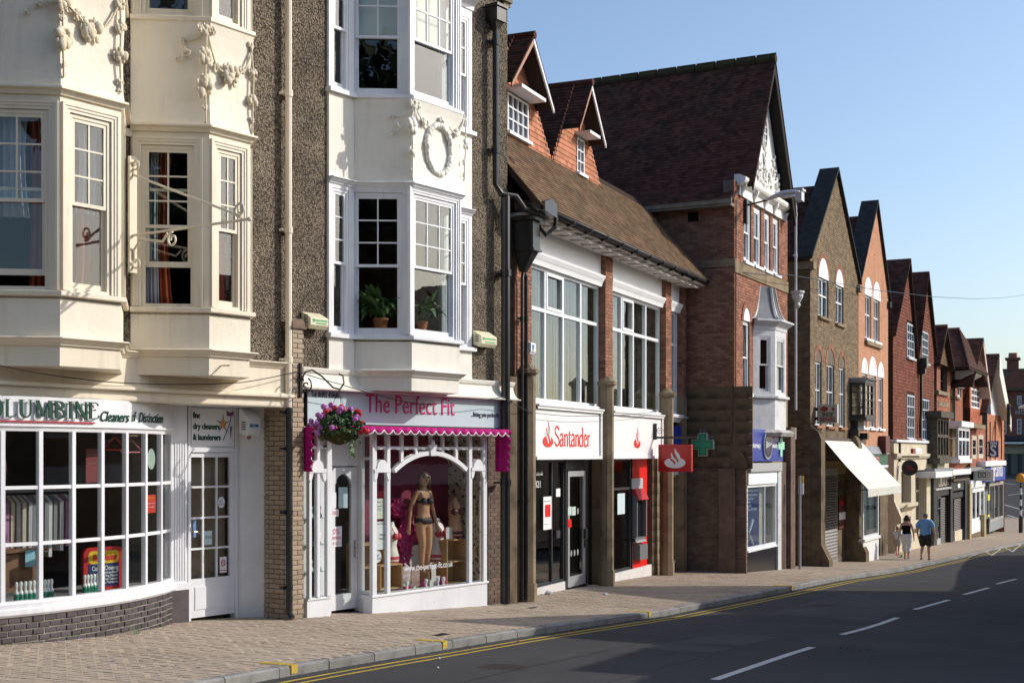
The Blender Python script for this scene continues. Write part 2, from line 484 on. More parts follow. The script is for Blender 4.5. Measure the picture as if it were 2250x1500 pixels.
def fixed(parent,M,w,h,cols,rows,fr=.05,bar=.05,mat=None,glass=None,depth=.08,rev=0.0,name='window',colw=None,rowh=None,barw=None):
 """fixed or casement light with mullions and transoms; each pane its own piece"""
 mat = mat or UPVC; glass = glass or GLASS
 m = MB(); m.M = M; y0,y1 = rev,rev+depth
 m.box(0,fr,y0,y1,0,h); m.box(w-fr,w,y0,y1,0,h); m.box(fr,w-fr,y0,y1,h-fr,h); m.box(fr,w-fr,y0,y1,0,fr)
 cw = colw or [1]*cols; rh = rowh or [1]*rows
 X = w-2*fr-(cols-1)*bar; Z = h-2*fr-(rows-1)*bar
 cs = [X*c/sum(cw) for c in cw]; rs = [Z*c/sum(rh) for c in rh]
 xs = []; x = fr
 for c in cs: xs.append((x,x+c)); x += c+bar
 zs = []; z = fr
 for c in rs: zs.append((z,z+c)); z += c+bar
 for i in range(cols-1): m.box(xs[i][1],xs[i+1][0],y0+.004,y1-.004,fr,h-fr)
 for j in range(rows-1):
  for i in range(cols): m.box(xs[i][0],xs[i][1],y0+.006,y1-.006,zs[j][1],zs[j+1][0])
 wo = m.build(name,mat,parent)
 for a,b in xs:
  for c,d in zs:
   g = MB(); g.M = M; g.box(a,b,y0+depth*.5,y0+depth*.5+.005,c,d); g.build('pane',glass,wo)
 return wo,xs,zs
def face(F_pts0,F_pts1,z,flip=False):
 """matrix of a vertical face running from plan point 0 to plan point 1 (u,v), x along, y inward"""
 du,dv = F_pts1[0]-F_pts0[0],F_pts1[1]-F_pts0[1]
 return face_M(F_pts0[0],F_pts0[1],z,atan2(dv,du)),hypot(du,dv)
def sheet(name,label,cat,mat,F,u,v,z,w,h,group=None,ang=0.0,th=.002,parent=None):
 """thin printed sheet or card standing at u, v, z (lower left)"""
 m = MB(); m.M = face_M(u,v,z,ang); m.box(0,w,0,th,0,h)
 if parent is not None: return m.build(name,mat,parent)
 return solo(m,name,label,cat,mat,F,u,v,z,group)
def room(parent,u0,u1,v0,v1,z0,z1,mats):
 """inside of a room behind a front: floor, ceiling, back and side walls"""
 m = MB(); t = .05
 m.box(u0,u1,v1,v1+t,z0,z1); m.box(u0-t,u0,v0,v1,z0,z1); m.box(u1,u1+t,v0,v1,z0,z1)
 m.box(u0,u1,v0,v1,z0-t,z0); m.box(u0,u1,v0,v1,z1,z1+t)
 return m.build('room',mats,parent)
# ------------------------------------------------------------------ ground: road, pavement, kerb
KERB = [(-30,10.3),(0,8.9),(12.6,7.98),(15.7,7.69),(22,7.15),(29.6,6.25),(38,5.75),(49.3,5.3),(60,4.3),(73,3.06),(90,1.6),(112,-.4)]
def kerb_y(X):
 if X >= KERB[-1][0]: return KERB[-1][1]
 for (a,b),(c,d) in zip(KERB,KERB[1:]):
  if X <= c: return b + (d-b)*(X-a)/(c-a)
ASPH = pm('asphalt',(.068,.0665,.067),(.052,.051,.0515),.35,.9,(260,.6,.006),speck=(420,(.15,.15,.15),.60,.75),dirt=(.6,(.085,.082,.078),.55,.8),spec=.1)
PAVB = pm('paving_bed',(.31,.255,.20),(.25,.205,.16),2,.9,(120,.4,.003))
def strip(name,mat,xs,fn0,fn1,dz,thick=0.0):
 """ground sheet following the slope of the street, from fn0(X) to fn1(X) across"""
 m = MB(); vs = []; fs = []
 for X in xs:
  for y in (fn0(X),fn1(X)): vs.append((X,y,ground_z(X) + dz))
 for i in range(len(xs)-1): fs.append((2*i,2*i+2,2*i+3,2*i+1))
 m.add(vs,fs); o = m.build(name,mat); o['kind'] = 'structure'; return o
XS = [x*1.0 for x in range(-40,120)]
KH = .11
ALLX = sorted(set(XS + [float(x) for x in range(120,620,10)]))
road = strip('road',ASPH,ALLX,lambda X: -400.0 if X > 128 else -.35,lambda X: kerb_y(X) if X < 111 else 400.0,-KH)
pav = strip('pavement',PAVB,[x for x in XS if x <= 112],lambda X: kerb_y(X)+.14,lambda X: 16.0,-.016)
base = MB(); vs = []
for X in ALLX:
 for y in (-420.0,420.0): vs.append((X,y,ground_z(X) - KH - .35))
base.add(vs,[(2*i,2*i+2,2*i+3,2*i+1) for i in range(len(ALLX)-1)])
tag(base.build('ground',pm('earth',(.10,.10,.075),(.07,.075,.05),.2,.9)),kind='structure')
# kerb stones, each about 0.9 m
KS = pm('kerb_granite',(.30,.29,.27),(.20,.195,.185),3.5,.8,(90,.4,.003),var=.16,dirt=(5,(.13,.125,.11),.58,.85))
kerb = bpy.data.objects.new('kerb',None); COL.objects.link(kerb); kerb['kind'] = 'structure'; kerb['_o'] = (0,0,0)
X = 4.0; it = []
while X < 100:
 L = .9; a = atan2(kerb_y(X+L)-kerb_y(X),L)
 zc0,zc1 = ground_z(X),ground_z(X+L)
 sl = atan2(zc1-zc0,L)
 geo = ([(-L/2+.008,0,-.22),(L/2-.008,0,-.22),(L/2-.008,0,-.02),(-L/2+.008,0,-.02),(-L/2+.008,.025,0),(L/2-.008,.025,0),(L/2-.008,.14,0),(-L/2+.008,.14,0),(-L/2+.008,.14,-.22),(L/2-.008,.14,-.22)],
  [(0,1,2,3),(3,2,5,4),(4,5,6,7),(0,3,4,7,8),(1,9,6,5,2)])
 it.append(('k',geo,MT((X+L/2,kerb_y(X+L/2),(zc0+zc1)/2 + RU(-.004,.004))) @ MR(a,4,'Z') @ MR(-sl,4,'Y')))
 X += L*cos(a)
pieces(kerb,'kerb_stone',KS,it)
tag(strip('kerb_bed',KS,[x for x in XS if x <= 112],lambda X: kerb_y(X)+.01,lambda X: kerb_y(X)+.15,-.03))
# paving blocks, courses running across the footway
PAVER = pm('clay_paver',(.465,.38,.295),(.41,.33,.255),1.3,.85,(60,.25,.002),var=.07,dirt=(.7,(.32,.26,.20),.52,.8))
it = []; bw,bd = .205,.103
for i in range(int(32/bd)):
 X0 = 9.5 + i*bd
 yk = kerb_y(X0) + .15
 y = yk + (bw/2 if i % 2 else 0) - .1
 while y < 13.2:
  if y > yk - .02 and (y < 10.3 or X0 < 23.5):
   z = ground_z(X0) + RU(-.0025,.0025)
   it.append(('p',([(-bd/2+.003,-bw/2+.003,-.03),(bd/2-.003,-bw/2+.003,-.03),(bd/2-.003,bw/2-.003,-.03),(-bd/2+.003,bw/2-.003,-.03),
       (-bd/2+.007,-bw/2+.007,0),(bd/2-.007,-bw/2+.007,0),(bd/2-.007,bw/2-.007,0),(-bd/2+.007,bw/2-.007,0)],
       [(4,5,6,7),(0,1,5,4),(1,2,6,5),(2,3,7,6),(3,0,4,7)]),
     MT((X0,y,z)) @ MR(math.atan(.045)+RU(-.006,.006),4,'Y') @ MR(RU(-.01,.01),4,'X')))
  y += bw
pav['_o'] = (0,0,0)
pieces(pav,'paver',PAVER,it,limit=300)
farpav = strip('far_pavement',pm('far_paving',(.41,.335,.26),(.36,.29,.225),3,.85,(30,.3,.004)),[41.4+x for x in range(0,70)],lambda X: kerb_y(X)+.145,lambda X: 14.0,0.0)
# road paint
YEL = pm('yellow_road_paint',(.60,.42,.06),(.40,.30,.08),6,.7,speck=(60,(.10,.09,.06),.60,.70))
WHT = pm('white_road_paint',(.62,.62,.60),(.50,.50,.48),6,.7,speck=(50,(.14,.14,.14),.62,.72))
for k,(a,b) in enumerate(((.22,.28),(.40,.46))):
 s = strip('road_marking',YEL,[x for x in XS if 2 <= x <= 72],lambda X,b=b: kerb_y(X)-b,lambda X,a=a: kerb_y(X)-a,-KH+.004)
 s.parent = road; del s['kind']
def dash(x0,y0,x1,y1,w,mat=WHT,dz=.004):
 l = hypot(x1-x0,y1-y0); nx,ny = -(y1-y0)/l*w/2,(x1-x0)/l*w/2
 m = MB(); n = max(1,int(l/1.0))
 for i in range(n):
  a,b = i/n,(i+1)/n
  P = [(x0+(x1-x0)*t,y0+(y1-y0)*t) for t in (a,b)]
  m.quad(*[(p[0]+q*nx,p[1]+q*ny,ground_z(p[0]+q*nx)-KH+dz) for p,q in ((P[0],-1),(P[1],-1),(P[1],1),(P[0],1))])
 return m.build('road_marking',mat,road,(0,0,0))
for a,b in (((1570,1471),(1785,1404)),((1850,1378),(1972,1343)),((2010,1326),(2085,1306)),((2118,1295),(2172,1281)),((2190,1273),(2233,1263))):
 p,q = on_ground(*a),on_ground(*b); dash(p[0],p[1],q[0],q[1],.11)
dash(11.2,3.2,13.2,4.1,.30)                                  # worn patch of paint at the lower edge of the picture
zz = [on_ground(*p) for p in ((2128,1218),(2165,1205),(2180,1214),(2205,1196),(2225,1206),(2250,1186))]
for p,q in zip(zz,zz[1:]): dash(p[0],p[1],q[0],q[1],.06)
for p,q in (((2195,1048),(2232,1062)),((2215,1085),(2250,1080)),((2205,1105),(2250,1118)),((2212,1128),(2250,1138))):
 a,b = on_ground(*p),on_ground(*q); dash(a[0],a[1],b[0],b[1],.14)
PATCH = pm('asphalt_patch',(.084,.082,.081),(.066,.065,.065),.8,.9,(200,.6,.006),speck=(380,(.16,.16,.16),.6,.75),spec=.1); TAR = pm('tar_seam',(.014,.014,.015),None,rough=.6)
def road_sheet(name,pts,mat,dz):
 m = MB(); q = [(x,y,ground_z(x)-KH+dz) for x,y in pts]; m.add(q,[tuple(range(len(q)))]); return m.build(name,mat,road,(0,0,0))
road_sheet('road_patch',[(24.2,3.5),(29.9,2.9),(30,5.0),(24.3,5.5)],PATCH,.0022); road_sheet('road_patch',[(17.0,4.6),(19.9,4.3),(19.95,5.2),(17.1,5.6)],PATCH,.0022); road_sheet('road_patch',[(31,4.2),(36.8,3.4),(36.9,4.7),(31.1,5.4)],PATCH,.0022)
for pts_ in ([(12.5,6.2),(17,5.85),(22,5.6),(29,4.6),(36,4.1)],[(12,4.9),(14.2,4.75),(16.8,4.55)]):
 for a,b in zip(pts_,pts_[1:]):
  n_ = 5
  for j in range(n_):
   p_,q_ = [(a[0]+(b[0]-a[0])*t,a[1]+(b[1]-a[1])*t+.03*sin(7*(a[0]+t*3))) for t in (j/n_,(j+1)/n_)]; road_sheet('tar_seam',[(p_[0],p_[1]-.012),(q_[0],q_[1]-.012),(q_[0],q_[1]+.012),(p_[0],p_[1]+.012)],TAR,.003)
for X_,Y_ in ((18.6,3.0),(26.5,4.9),(14.1,6.3)):
 m = MB(); m.lathe([(.30,-.02),(.30,.004)],(X_,Y_,ground_z(X_)-KH),20)
 for j in range(5): m.box(X_-.2,X_+.2,Y_-.2+j*.09,Y_-.165+j*.09,ground_z(X_)-KH+.0045,ground_z(X_)-KH+.009)
 m.build('manhole_cover',pm('cast_iron',(.05,.045,.04),None,rough=.7),road,(0,0,0))
m = MB()
for j in range(900):                                             # grit gathered in the gutter
 X_ = RU(9,40); Y_ = kerb_y(X_)-abs(rnd.gauss(0,.09))-.01; q = RU(.004,.014); z_ = ground_z(X_)-KH+.002
 m.add([(X_-q,Y_-q,z_),(X_+q,Y_-q*.6,z_),(X_+q*.7,Y_+q,z_),(X_,Y_,z_+q)],[(0,1,3),(1,2,3),(2,0,3)])
tag(m.build('gutter_grit',pm('grit',(.20,.185,.165),(.09,.085,.08),30,.9)),kind='stuff')
for px,py in ((680,1463),(1000,1410),(1420,1343),(1760,1287)):   # yellow ticks on the kerb (loading restriction)
 x,y,z = on_ground(px,py); y = kerb_y(x)
 m = MB(); m.box(x-.06,x+.06,y-.006,y+.135,ground_z(x)-.09,ground_z(x)+.007); m.build('kerb_marking',YEL,kerb,(0,0,0))
 m = MB(); m.box(x-.06,x+.06,y+.15,y+.42,ground_z(x)-.01,ground_z(x)+.007)
 m.build('kerb_marking',YEL,kerb,(0,0,0))
# ------------------------------------------------------------------ F1: the roughcast building with the cleaners' and the lingerie shop
ROUGH,t_,b_ = node_mat('roughcast'); MATS['roughcast'] = ROUGH
def rough_setup():
 L = t_.links.new; N = t_.nodes.new
 tc = N('ShaderNodeTexCoord')
 v = N('ShaderNodeTexVoronoi'); v.inputs['Scale'].default_value = 46; L(tc.outputs['Object'],v.inputs['Vector'])
 n = N('ShaderNodeTexNoise'); n.inputs['Scale'].default_value = 40; n.inputs['Detail'].default_value = 5; L(tc.outputs['Object'],n.inputs['Vector'])
 n2 = N('ShaderNodeTexNoise'); n2.inputs['Scale'].default_value = 1.3; n2.inputs['Detail'].default_value = 5; L(tc.outputs['Object'],n2.inputs['Vector'])
 cr = N('ShaderNodeValToRGB'); L(v.outputs['Color'],cr.inputs[0])
 e = cr.color_ramp.elements; e[0].position = .25; e[0].color = (.085,.068,.052,1); e[1].position = .75; e[1].color = (.35,.29,.215,1)
 k = cr.color_ramp.elements.new(.5); k.color = (.20,.16,.118,1)
 mx = N('ShaderNodeMix'); mx.data_type = 'RGBA'; mx.blend_type = 'MULTIPLY'; mx.inputs[0].default_value = .85
 r2 = N('ShaderNodeMapRange'); L(n2.outputs[0],r2.inputs[0]); r2.inputs[1].default_value = .3; r2.inputs[2].default_value = .7; r2.inputs[3].default_value = .5; r2.inputs[4].default_value = 1.15
 L(cr.outputs[0],mx.inputs[6]); L(r2.outputs[0],mx.inputs[7])
 L(mx.outputs[2],b_.inputs['Base Color']); b_.inputs['Roughness'].default_value = .95; b_.inputs['Specular IOR Level'].default_value = .2
 ad = N('ShaderNodeMath'); ad.operation = 'ADD'; L(n.outputs[0],ad.inputs[0]); L(v.outputs['Distance'],ad.inputs[1])
 bn = N('ShaderNodeBump'); bn.inputs['Strength'].default_value = 1.0; bn.inputs['Distance'].default_value = .035
 L(ad.outputs[0],bn.inputs['Height']); L(bn.outputs[0],b_.inputs['Normal'])
rough_setup()
def fx(P0,P1,px):
 """distance along the plan line P0-P1 (F1 frame by default) at which the photo column px meets it"""
 F = FXF
 x0,y0 = F.w(*P0); x1,y1 = F.w(*P1); dx,dy = ray(px)
 ex,ey = x1-x0,y1-y0
 s = (dx*y0 - dy*x0)/(dy*ex - dx*ey)
 return s*hypot(ex,ey)
FXF = F1
def fz(P0,P1,px,py):
 s = fx(P0,P1,px)/hypot(P1[0]-P0[0],P1[1]-P0[1])
 u,v = P0[0]+(P1[0]-P0[0])*s,P0[1]+(P1[1]-P0[1])*s
 return CZ + (HY-py)/FPX*FXF.depth(u,v)
zg1 = F1.g(-8,0)
cl = thing('cleaners_building','brown roughcast building with two cream plaster bays over the dry cleaner shop','building',F1,-8,0,zg1)
pf = thing('lingerie_shop_building','brown roughcast building with white bay above pink awning of the lingerie shop','building',F1,-2.7,0,F1.g(-2.7))
uP = F1.u(640)                       # the party line under the cream downpipe
ZT = 14.6
P = .76
def bay_pts(pxa,pxb,pxc,v0=0.0,p=P):
 a = (F1.u(pxa,v0),v0); b = (F1.u(pxb,-p),-p); c = (F1.u(pxc,-p),-p); d = (c[0]+p/math.tan(R(58)),v0)
 return [a,b,c,d]
B2 = bay_pts(287,460,550)
b1 = (F1.u(132,-P),-P); c1 = (F1.u(266,-P),-P)
B1 = [(b1[0]-(B2[1][0]-B2[0][0])*1.0,0.0),b1,c1,(B2[0][0]-.12,0.0)]
B3 = bay_pts(775,905,1010,-.02)
# ---- roughcast walls
m = MB()
zfa = F1.z(600,797,-.1)            # string course level
m.wall(-15.5,uP,zfa-.3,ZT,0,.3,[(B1[0][0]+.05,B1[3][0]-.05,zfa-.2,ZT-.2),(B2[0][0]+.05,B2[3][0]-.05,zfa-.2,ZT-.2)])
m.build('wall',ROUGH,cl)
zpa = F1.z(1060,845,-.1)
m = MB()
uE = F1.u(1114)
s0,s1 = F1.u(723),F1.u(1036)
m.wall(uP+.003,uE,zpa-.25,ZT,0,.3,[(s0+.02,s1-.02,zpa-.1,ZT-.4)])
m.build('wall',ROUGH,pf)
m = MB(); m.box(uE,uE+.01,.0,6,zg1-1,ZT); m.box(-15.5,uE,6,6.2,zg1-1,ZT); m.box(-15.6,-15.5,0,6.2,zg1-1,ZT); m.build('side_wall',ROUGH,pf)
m = MB()
m.add([(-15.6,-.2,ZT),(uE+.1,-.2,ZT),(uE+.1,3.1,ZT+2.6),(-15.6,3.1,ZT+2.6),(-15.6,6.4,ZT),(uE+.1,6.4,ZT)],[(0,1,2,3),(3,2,5,4),(0,3,4),(1,5,2),(0,4,5,1)])
m.build('roof',pm('far_tile_roof',(.10,.06,.045),(.07,.045,.035),3,.85),pf)
# coping of the right hand corner
m = MB(); zc = F1.z(1112,8); m.box(uE-.22,uE+.06,-.09,.35,zc,zc+.09); m.box(uE-.16,uE+.05,-.05,.35,zc-.07,zc); m.build('coping',pm('weathered_stone',(.30,.26,.19),(.20,.17,.125),4,.9,(50,.4,.004)),pf)
def architrave(m,M,x0,x1,z0,z1,wd=.11,st=((.0,.035),(.035,.024),(.07,.012))):
 """stepped moulding round an opening, on the wall face"""
 m.M = M
 for i,(o,pr) in enumerate(st):
  w = wd - o if i == len(st)-1 else st[i+1][0] - o
  a = wd - o; b = a - w
  for (p,q,r,s_) in ((x0-a,x0-b,z0,z1+a),(x1+b,x1+a,z0,z1+a),(x0-b,x1+b,z1+b,z1+a)):
   m.box(p,q,-pr,.02,r,s_)
 m.M = None
def bay_storey(parent,pts,z0,z1,winspec,mat,wall_mat):
 """one glazed storey of a bay: timber wall with window openings; winspec per face: (px0, px1, sash kwargs) or None"""
 m = MB(); tr = MB()
 jobs = []
 for i in range(3):
  a,b = pts[i],pts[i+1]
  Mx,L = face(a,b,0)
  ws = winspec[i]
  if ws is None: m.M = Mx; m.wall(0,L,z0,z1,0,.10); m.M = None; continue
  x0,x1,za,zb,kw = ws
  m.M = Mx; m.wall(0,L,z0,z1,0,.10,[(x0,x1,za,zb)]); m.M = None
  architrave(tr,Mx,x0,x1,za,zb)
  jobs.append((Mx @ MT((x0,.012,za)),x1-x0,zb-za,kw))
 m.build('bay_wall',mat,parent)
 tr.build('architrave',mat,parent)
 for Mx,w,h,kw in jobs: sash(parent,Mx,w,h,mat=mat,**kw)
def plaster_panel(parent,pts,z0,z1,mat,flare=.05,n=10):
 """plaster apron of the bay, slightly hollow"""
 m = MB(); rows = []
 for k in range(n+1):
  t = k/n; off = flare*(abs(2*t-1)**2.5)
  z = z0+(z1-z0)*t; ring = []
  nr = []
  for i in range(3):
   du,dv = pts[i+1][0]-pts[i][0],pts[i+1][1]-pts[i][1]; l = hypot(du,dv); nr.append((dv/l,-du/l))
  for i in range(4):
   a,b = nr[max(i-1,0)],nr[min(i,2)]; mx,my = a[0]+b[0],a[1]+b[1]; q = 2/(mx*mx+my*my)
   o = off if 0 < i < 3 else off*.6
   ring.append((pts[i][0]+mx*q*o,pts[i][1]+my*q*o,z))
  rows.append(ring)
 vs = [p for r in rows for p in r]; fs = []
 for k in range(n):
  for i in range(3): a = k*4+i; fs.append((a,a+1,a+5,a+4))
 m.add(vs,fs)
 m.xy([(p[0],p[1]) for p in rows[0]],z0-.002,z0+.01); m.xy([(p[0],p[1]) for p in rows[-1]],z1-.01,z1+.002)
 return m.build('plaster_apron',mat,parent)
def sillprof(z,out=.07,h=.07): return [(-.08,z-h),(out-.012,z-h),(out,z-h+.012),(out,z-.012),(out-.006,z-.004),(-.08,z)]
def corniceprof(z,out=.12,h=.14): return [(-.05,z-h),(.02,z-h),(.03,z-h*.72),(.055,z-h*.6),(out*.72,z-h*.34),(out*.8,z-h*.22),(out,z-h*.2),(out,z-.012),(out-.02,z),(-.05,z)]
def inset(pts,d):
 return [(pts[0][0],pts[0][1])]+[tuple(p) for p in pts[1:3]]+[(pts[3][0],pts[3][1])]
def bay_floor(parent,pts,z,mat,th=.02):
 m = MB(); m.xy(pts,z,z+th); return m.build('bay_floor',mat,parent)
# levels read at the corner of each bay
def zc_(pts,py,px): return fz(pts[1],pts[2],px,py)
zs  = F1.zu(B2[1][0],676,-P)         # sill top, first floor
zh  = F1.zu(B2[1][0],284,-P)         # head of the first floor casing
zs2 = F1.zu(B2[1][0],40,-P)          # second floor sill
zap = F1.zu(B2[1][0],772,-P)         # apron foot cornice
zbx = F1.zu(B2[1][0],824,-P)         # underside of the bay
for pts,prs in ((B1,((-58,92,None),(158,231,None))),(B2,((316,412,None),(466,520,None)))):
 spec = []
 for i in range(2):
  a,b = pts[i],pts[i+1]
  Mx,L = face(a,b,0)
  x0,x1 = fx(a,b,prs[i][0])-.09,fx(a,b,prs[i][1])+.09
  x0 = max(x0,.13 if i else .14); x1 = min(x1,L-.13)
  spec.append((x0,x1))
 x0,x1 = spec[0]; L = face(pts[2],pts[3],0)[1]; L0 = face(pts[0],pts[1],0)[1]
 spec.append((.13,L-.13))
 zw0,zw1 = zs+.01,zh-.23
 rl = .50 if pts is B2 else .14
 ws = [(spec[0][0],spec[0][1],zw0,zw1,dict(up=(2,3),lo=(1,1),raise_lo=rl)),
  (spec[1][0],spec[1][1],zw0,zw1,dict(up=(2,3),lo=(1,1))),
  (spec[2][0],spec[2][1],zw0,zw1,dict(up=(2,3),lo=(1,1)))]
 bay_storey(cl,pts,zs-.02,zh,ws,CREAM,CREAM)
 zw0,zw1 = zs2+.01,zs2+2.2
 ws = [(a,b,zw0,zw1,dict(up=(2,2),lo=(1,1))) for a,b in spec]
 bay_storey(cl,pts,zs2-.02,zs2+2.5,ws,CREAM,CREAM)
 plaster_panel(cl,pts,zh+.02,zs2-.07,CREAMR)
 for q_ in (zs,zs2): m = MB(); m.sweep(sillprof(q_),pts); m.build('sill',CREAM,cl)
 m = MB(); m.sweep([(-.04,zh-.05),(.03,zh-.05),(.05,zh),(.10,zh+.015),(.10,zh+.04),(-.04,zh+.06)],pts); m.build('cornice',CREAM,cl)
 plaster_panel(cl,pts,zap,zs-.07,CREAMR,.0)
 m = MB(); m.sweep(corniceprof(zap+.03,.11,.10),pts); m.build('cornice',CREAM,cl)
 m = MB(); q = [pts[0],pts[1],pts[2],pts[3]]; m.sweep([(-.3,zbx),(-.012,zbx),(-.012,zap-.06),(-.3,zap-.06)],[(q[0][0],-.0)]+q[1:3]+[(q[3][0],-.0)])
 m.xy([(q[0][0]+.02,.05),(q[1][0],q[1][1]+.01),(q[2][0],q[2][1]+.01),(q[3][0]-.02,.05)],zbx+.004,zbx+.03)
 m.build('bay_base',CREAM,cl)
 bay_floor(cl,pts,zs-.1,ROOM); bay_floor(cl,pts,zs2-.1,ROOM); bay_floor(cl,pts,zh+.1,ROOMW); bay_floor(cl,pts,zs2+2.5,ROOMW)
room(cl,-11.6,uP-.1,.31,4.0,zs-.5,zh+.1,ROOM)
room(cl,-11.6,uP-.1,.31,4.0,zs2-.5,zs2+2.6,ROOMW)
# link rail between the two bays at the head of the windows
m = MB(); m.box(c1[0]+.05,B2[0][0]+.02,-.02,0.02,zh-.14,zh-.03); m.build('tie_board',CREAM,cl)
# fruit swags in plaster
STUCCO = pm('stucco_ornament',(.70,.62,.48),(.60,.52,.38),18,.7,(40,.3,.006))
def cluster(m,c,r,n=12):
 for k in range(n):
  a = RU(0,6.28); d = r*sqrt(rnd.random())*.75
  q = RU(.28,.5)*r
  m.ball((c[0]+d*cos(a),c[1]-RU(.0,.35)*r,c[2]+d*sin(a)*1.05),(q,q*.85,q*RU(.9,1.5)),7,5,.08)
 for k in range(n//2):
  a = RU(0,6.28); d = r*.9; q = r*.3
  m.ball((c[0]+d*cos(a),c[1]-.01,c[2]+d*sin(a)),(q*.8,q*.3,q*1.1),6,4,.15)
def swag(parent,lst,threads,pt,mat,scale):
 m = MB()
 for px,py,r in lst: cluster(m,pt(px,py),r*scale,13 if r > 15 else 8)
 for th in threads:
  P3 = [Vector(pt(*q)) for q in th]; path = []
  for a,b in zip(P3,P3[1:]):
   for k in range(6):
    t = k/6; p = a.lerp(b,t); p.z -= .03*sin(PI*t); p.y -= .02; path.append(p)
  path.append(P3[-1]); m.tube(path,.014,6)
 return m.build('fruit_swag',mat,parent,smooth=True)
ptB = lambda px,py: F1.p(px,py,-P-.035)
swag(cl,[(138,4,22),(134,38,8),(136,84,23),(138,142,7),(200,66,25),(170,34,12),(262,8,14),(264,62,15),(262,122,16),(263,182,9),(262,200,6)],[((138,-6),(170,34),(200,66),(235,55),(262,2)),((262,2),(264,62),(262,122),(263,200)),((136,-6),(136,84),(138,142),(138,170))],ptB,STUCCO,.0060)
swag(cl,[(452,64,11),(438,60,9),(467,68,9),(450,123,17),(448,188,21),(449,236,7),(473,145,9),(505,166,24),(530,155,9),(550,102,9),(555,164,13),(553,222,13),(552,265,7)],[((452,64),(473,145),(505,166),(535,155),(552,110)),((550,102),(555,164),(553,222),(552,300)),((452,64),(450,123),(448,188),(450,240),(450,270))],ptB,STUCCO,.0063)
def canted_pt(pts):
 def f(px,py):
  s = fx(pts[0],pts[1],px); L = hypot(pts[1][0]-pts[0][0],pts[1][1]-pts[0][1]); t = s/L
  u,v = pts[0][0]+(pts[1][0]-pts[0][0])*t,pts[0][1]+(pts[1][1]-pts[0][1])*t
  return (u-.02,v-.03,CZ+(HY-py)/FPX*F1.depth(u,v))
 return f
swag(cl,[(400,90,6),(404,122,7),(388,133,5)],[((448,66),(425,88),(402,86),(398,100)),((398,100),(415,115),(404,124),(388,134))],canted_pt(B2),STUCCO,.0060)
swag(cl,[(78,15,6),(58,28,6)],[((128,0),(98,6),(80,12),(88,0))],canted_pt(B1),STUCCO,.0060)
# ---- fascia above the cleaners shop
m = MB()
uL = -15.5
zA = F1.z(600,797,-.1); zB = F1.z(611,871,-.2); zC = F1.z(611,890,-.2);
m.sweep(corniceprof(zA+.02,.10,.09),[(uL,-.06),(uP-.02,-.06)])
m.box(uL,uP-.02,-.06,.2,zB,zA-.05)
m.build('fascia',CREAM,cl)
m = MB()
m.sweep([(-.1,zB-.015),(.10,zB-.015),(.115,zB),(.115,zB+.03),(.09,zB+.045),(.06,zB+.06),(-.1,zB+.06)],[(uL,-.06),(uP-.06,-.06)])
m.sweep([(-.3,zC-.02),(.02,zC-.02),(.03,zC),(.03,zB-.018),(-.3,zB-.018)],[(uL,-.06),(uP-.10,-.06)])
m.build('cornice',CREAM,cl)
m = MB(); m.tube([(F1.u(487,-P),-P,F1.z(487,803,-P)),(F1.u(487,-P),-P-.17,F1.z(487,803,-P)-.004)],.012,8); m.build('overflow_pipe',CREAM,cl)
# ---- bow window of the cleaners
CH = .50; ANG = [-4,4,9,15,22,27,35]
pt = (F1.u(5,-.25),-.25); bow = [pt]
for a in ANG: pt = (pt[0]+CH*cos(R(a)),pt[1]+CH*sin(R(a))); bow.append(pt)
pt = bow[0]
for a in (-8,-13,-18,-24): pt = (pt[0]-CH*cos(R(a)),pt[1]-CH*sin(R(a))); bow.insert(0,pt)
wz1 = F1.zu(bow[4][0],946,-.25); wz0 = F1.zu(bow[4][0],1323,-.25)
zsl = F1.zu(bow[4][0],1352,-.3)
rowsz = [wz0+(wz1-wz0)*k/3 for k in range(4)]
bwin = MB(); bwin.sweep([(-.09,wz0-.09),(.05,wz0-.09),(.06,wz0-.03),(.03,wz0),(-.09,wz0)],bow); bwin.sweep([(-.07,wz1),(.02,wz1),(.03,wz1+.04),(.05,wz1+.06),(-.07,wz1+.06)],bow)
bwo = bwin.build('bow_window',WHITE,cl)
m = MB()
for i,p in enumerate(bow):
 a = atan2(bow[min(i+1,len(bow)-1)][1]-bow[max(i-1,0)][1],bow[min(i+1,len(bow)-1)][0]-bow[max(i-1,0)][0])
 m.M = face_M(p[0],p[1],0,a); m.box(-.028,.028,-.022,.045,wz0,wz1); m.M = None
for i in range(len(bow)-1):
 Mx,L = face(bow[i],bow[i+1],0); m.M = Mx
 for z in rowsz[1:3]: m.box(.029,L-.029,-.012,.035,z-.022,z+.022)
 m.M = None
m.build('glazing_bar',WHITE,bwo)
for i in range(len(bow)-1):
 Mx,L = face(bow[i],bow[i+1],0)
 for z0_,z1_ in zip(rowsz,rowsz[1:]):
  g = MB(); g.M = Mx; g.box(.028,L-.028,.010,.015,z0_+.02,z1_-.02); g.build('pane',SHOPGLASS,bwo)
# sign board following the bow above the window
zsb = wz1+.06
m = MB(); m.sweep([(-.06,zsb),(.035,zsb),(.035,zC-.02),(-.06,zC-.02)],bow); m.sweep([(.036,zsb),(.06,zsb),(.06,zsb+.025),(.036,zsb+.03)],bow)
m.build('sign_board',WHITE,cl)
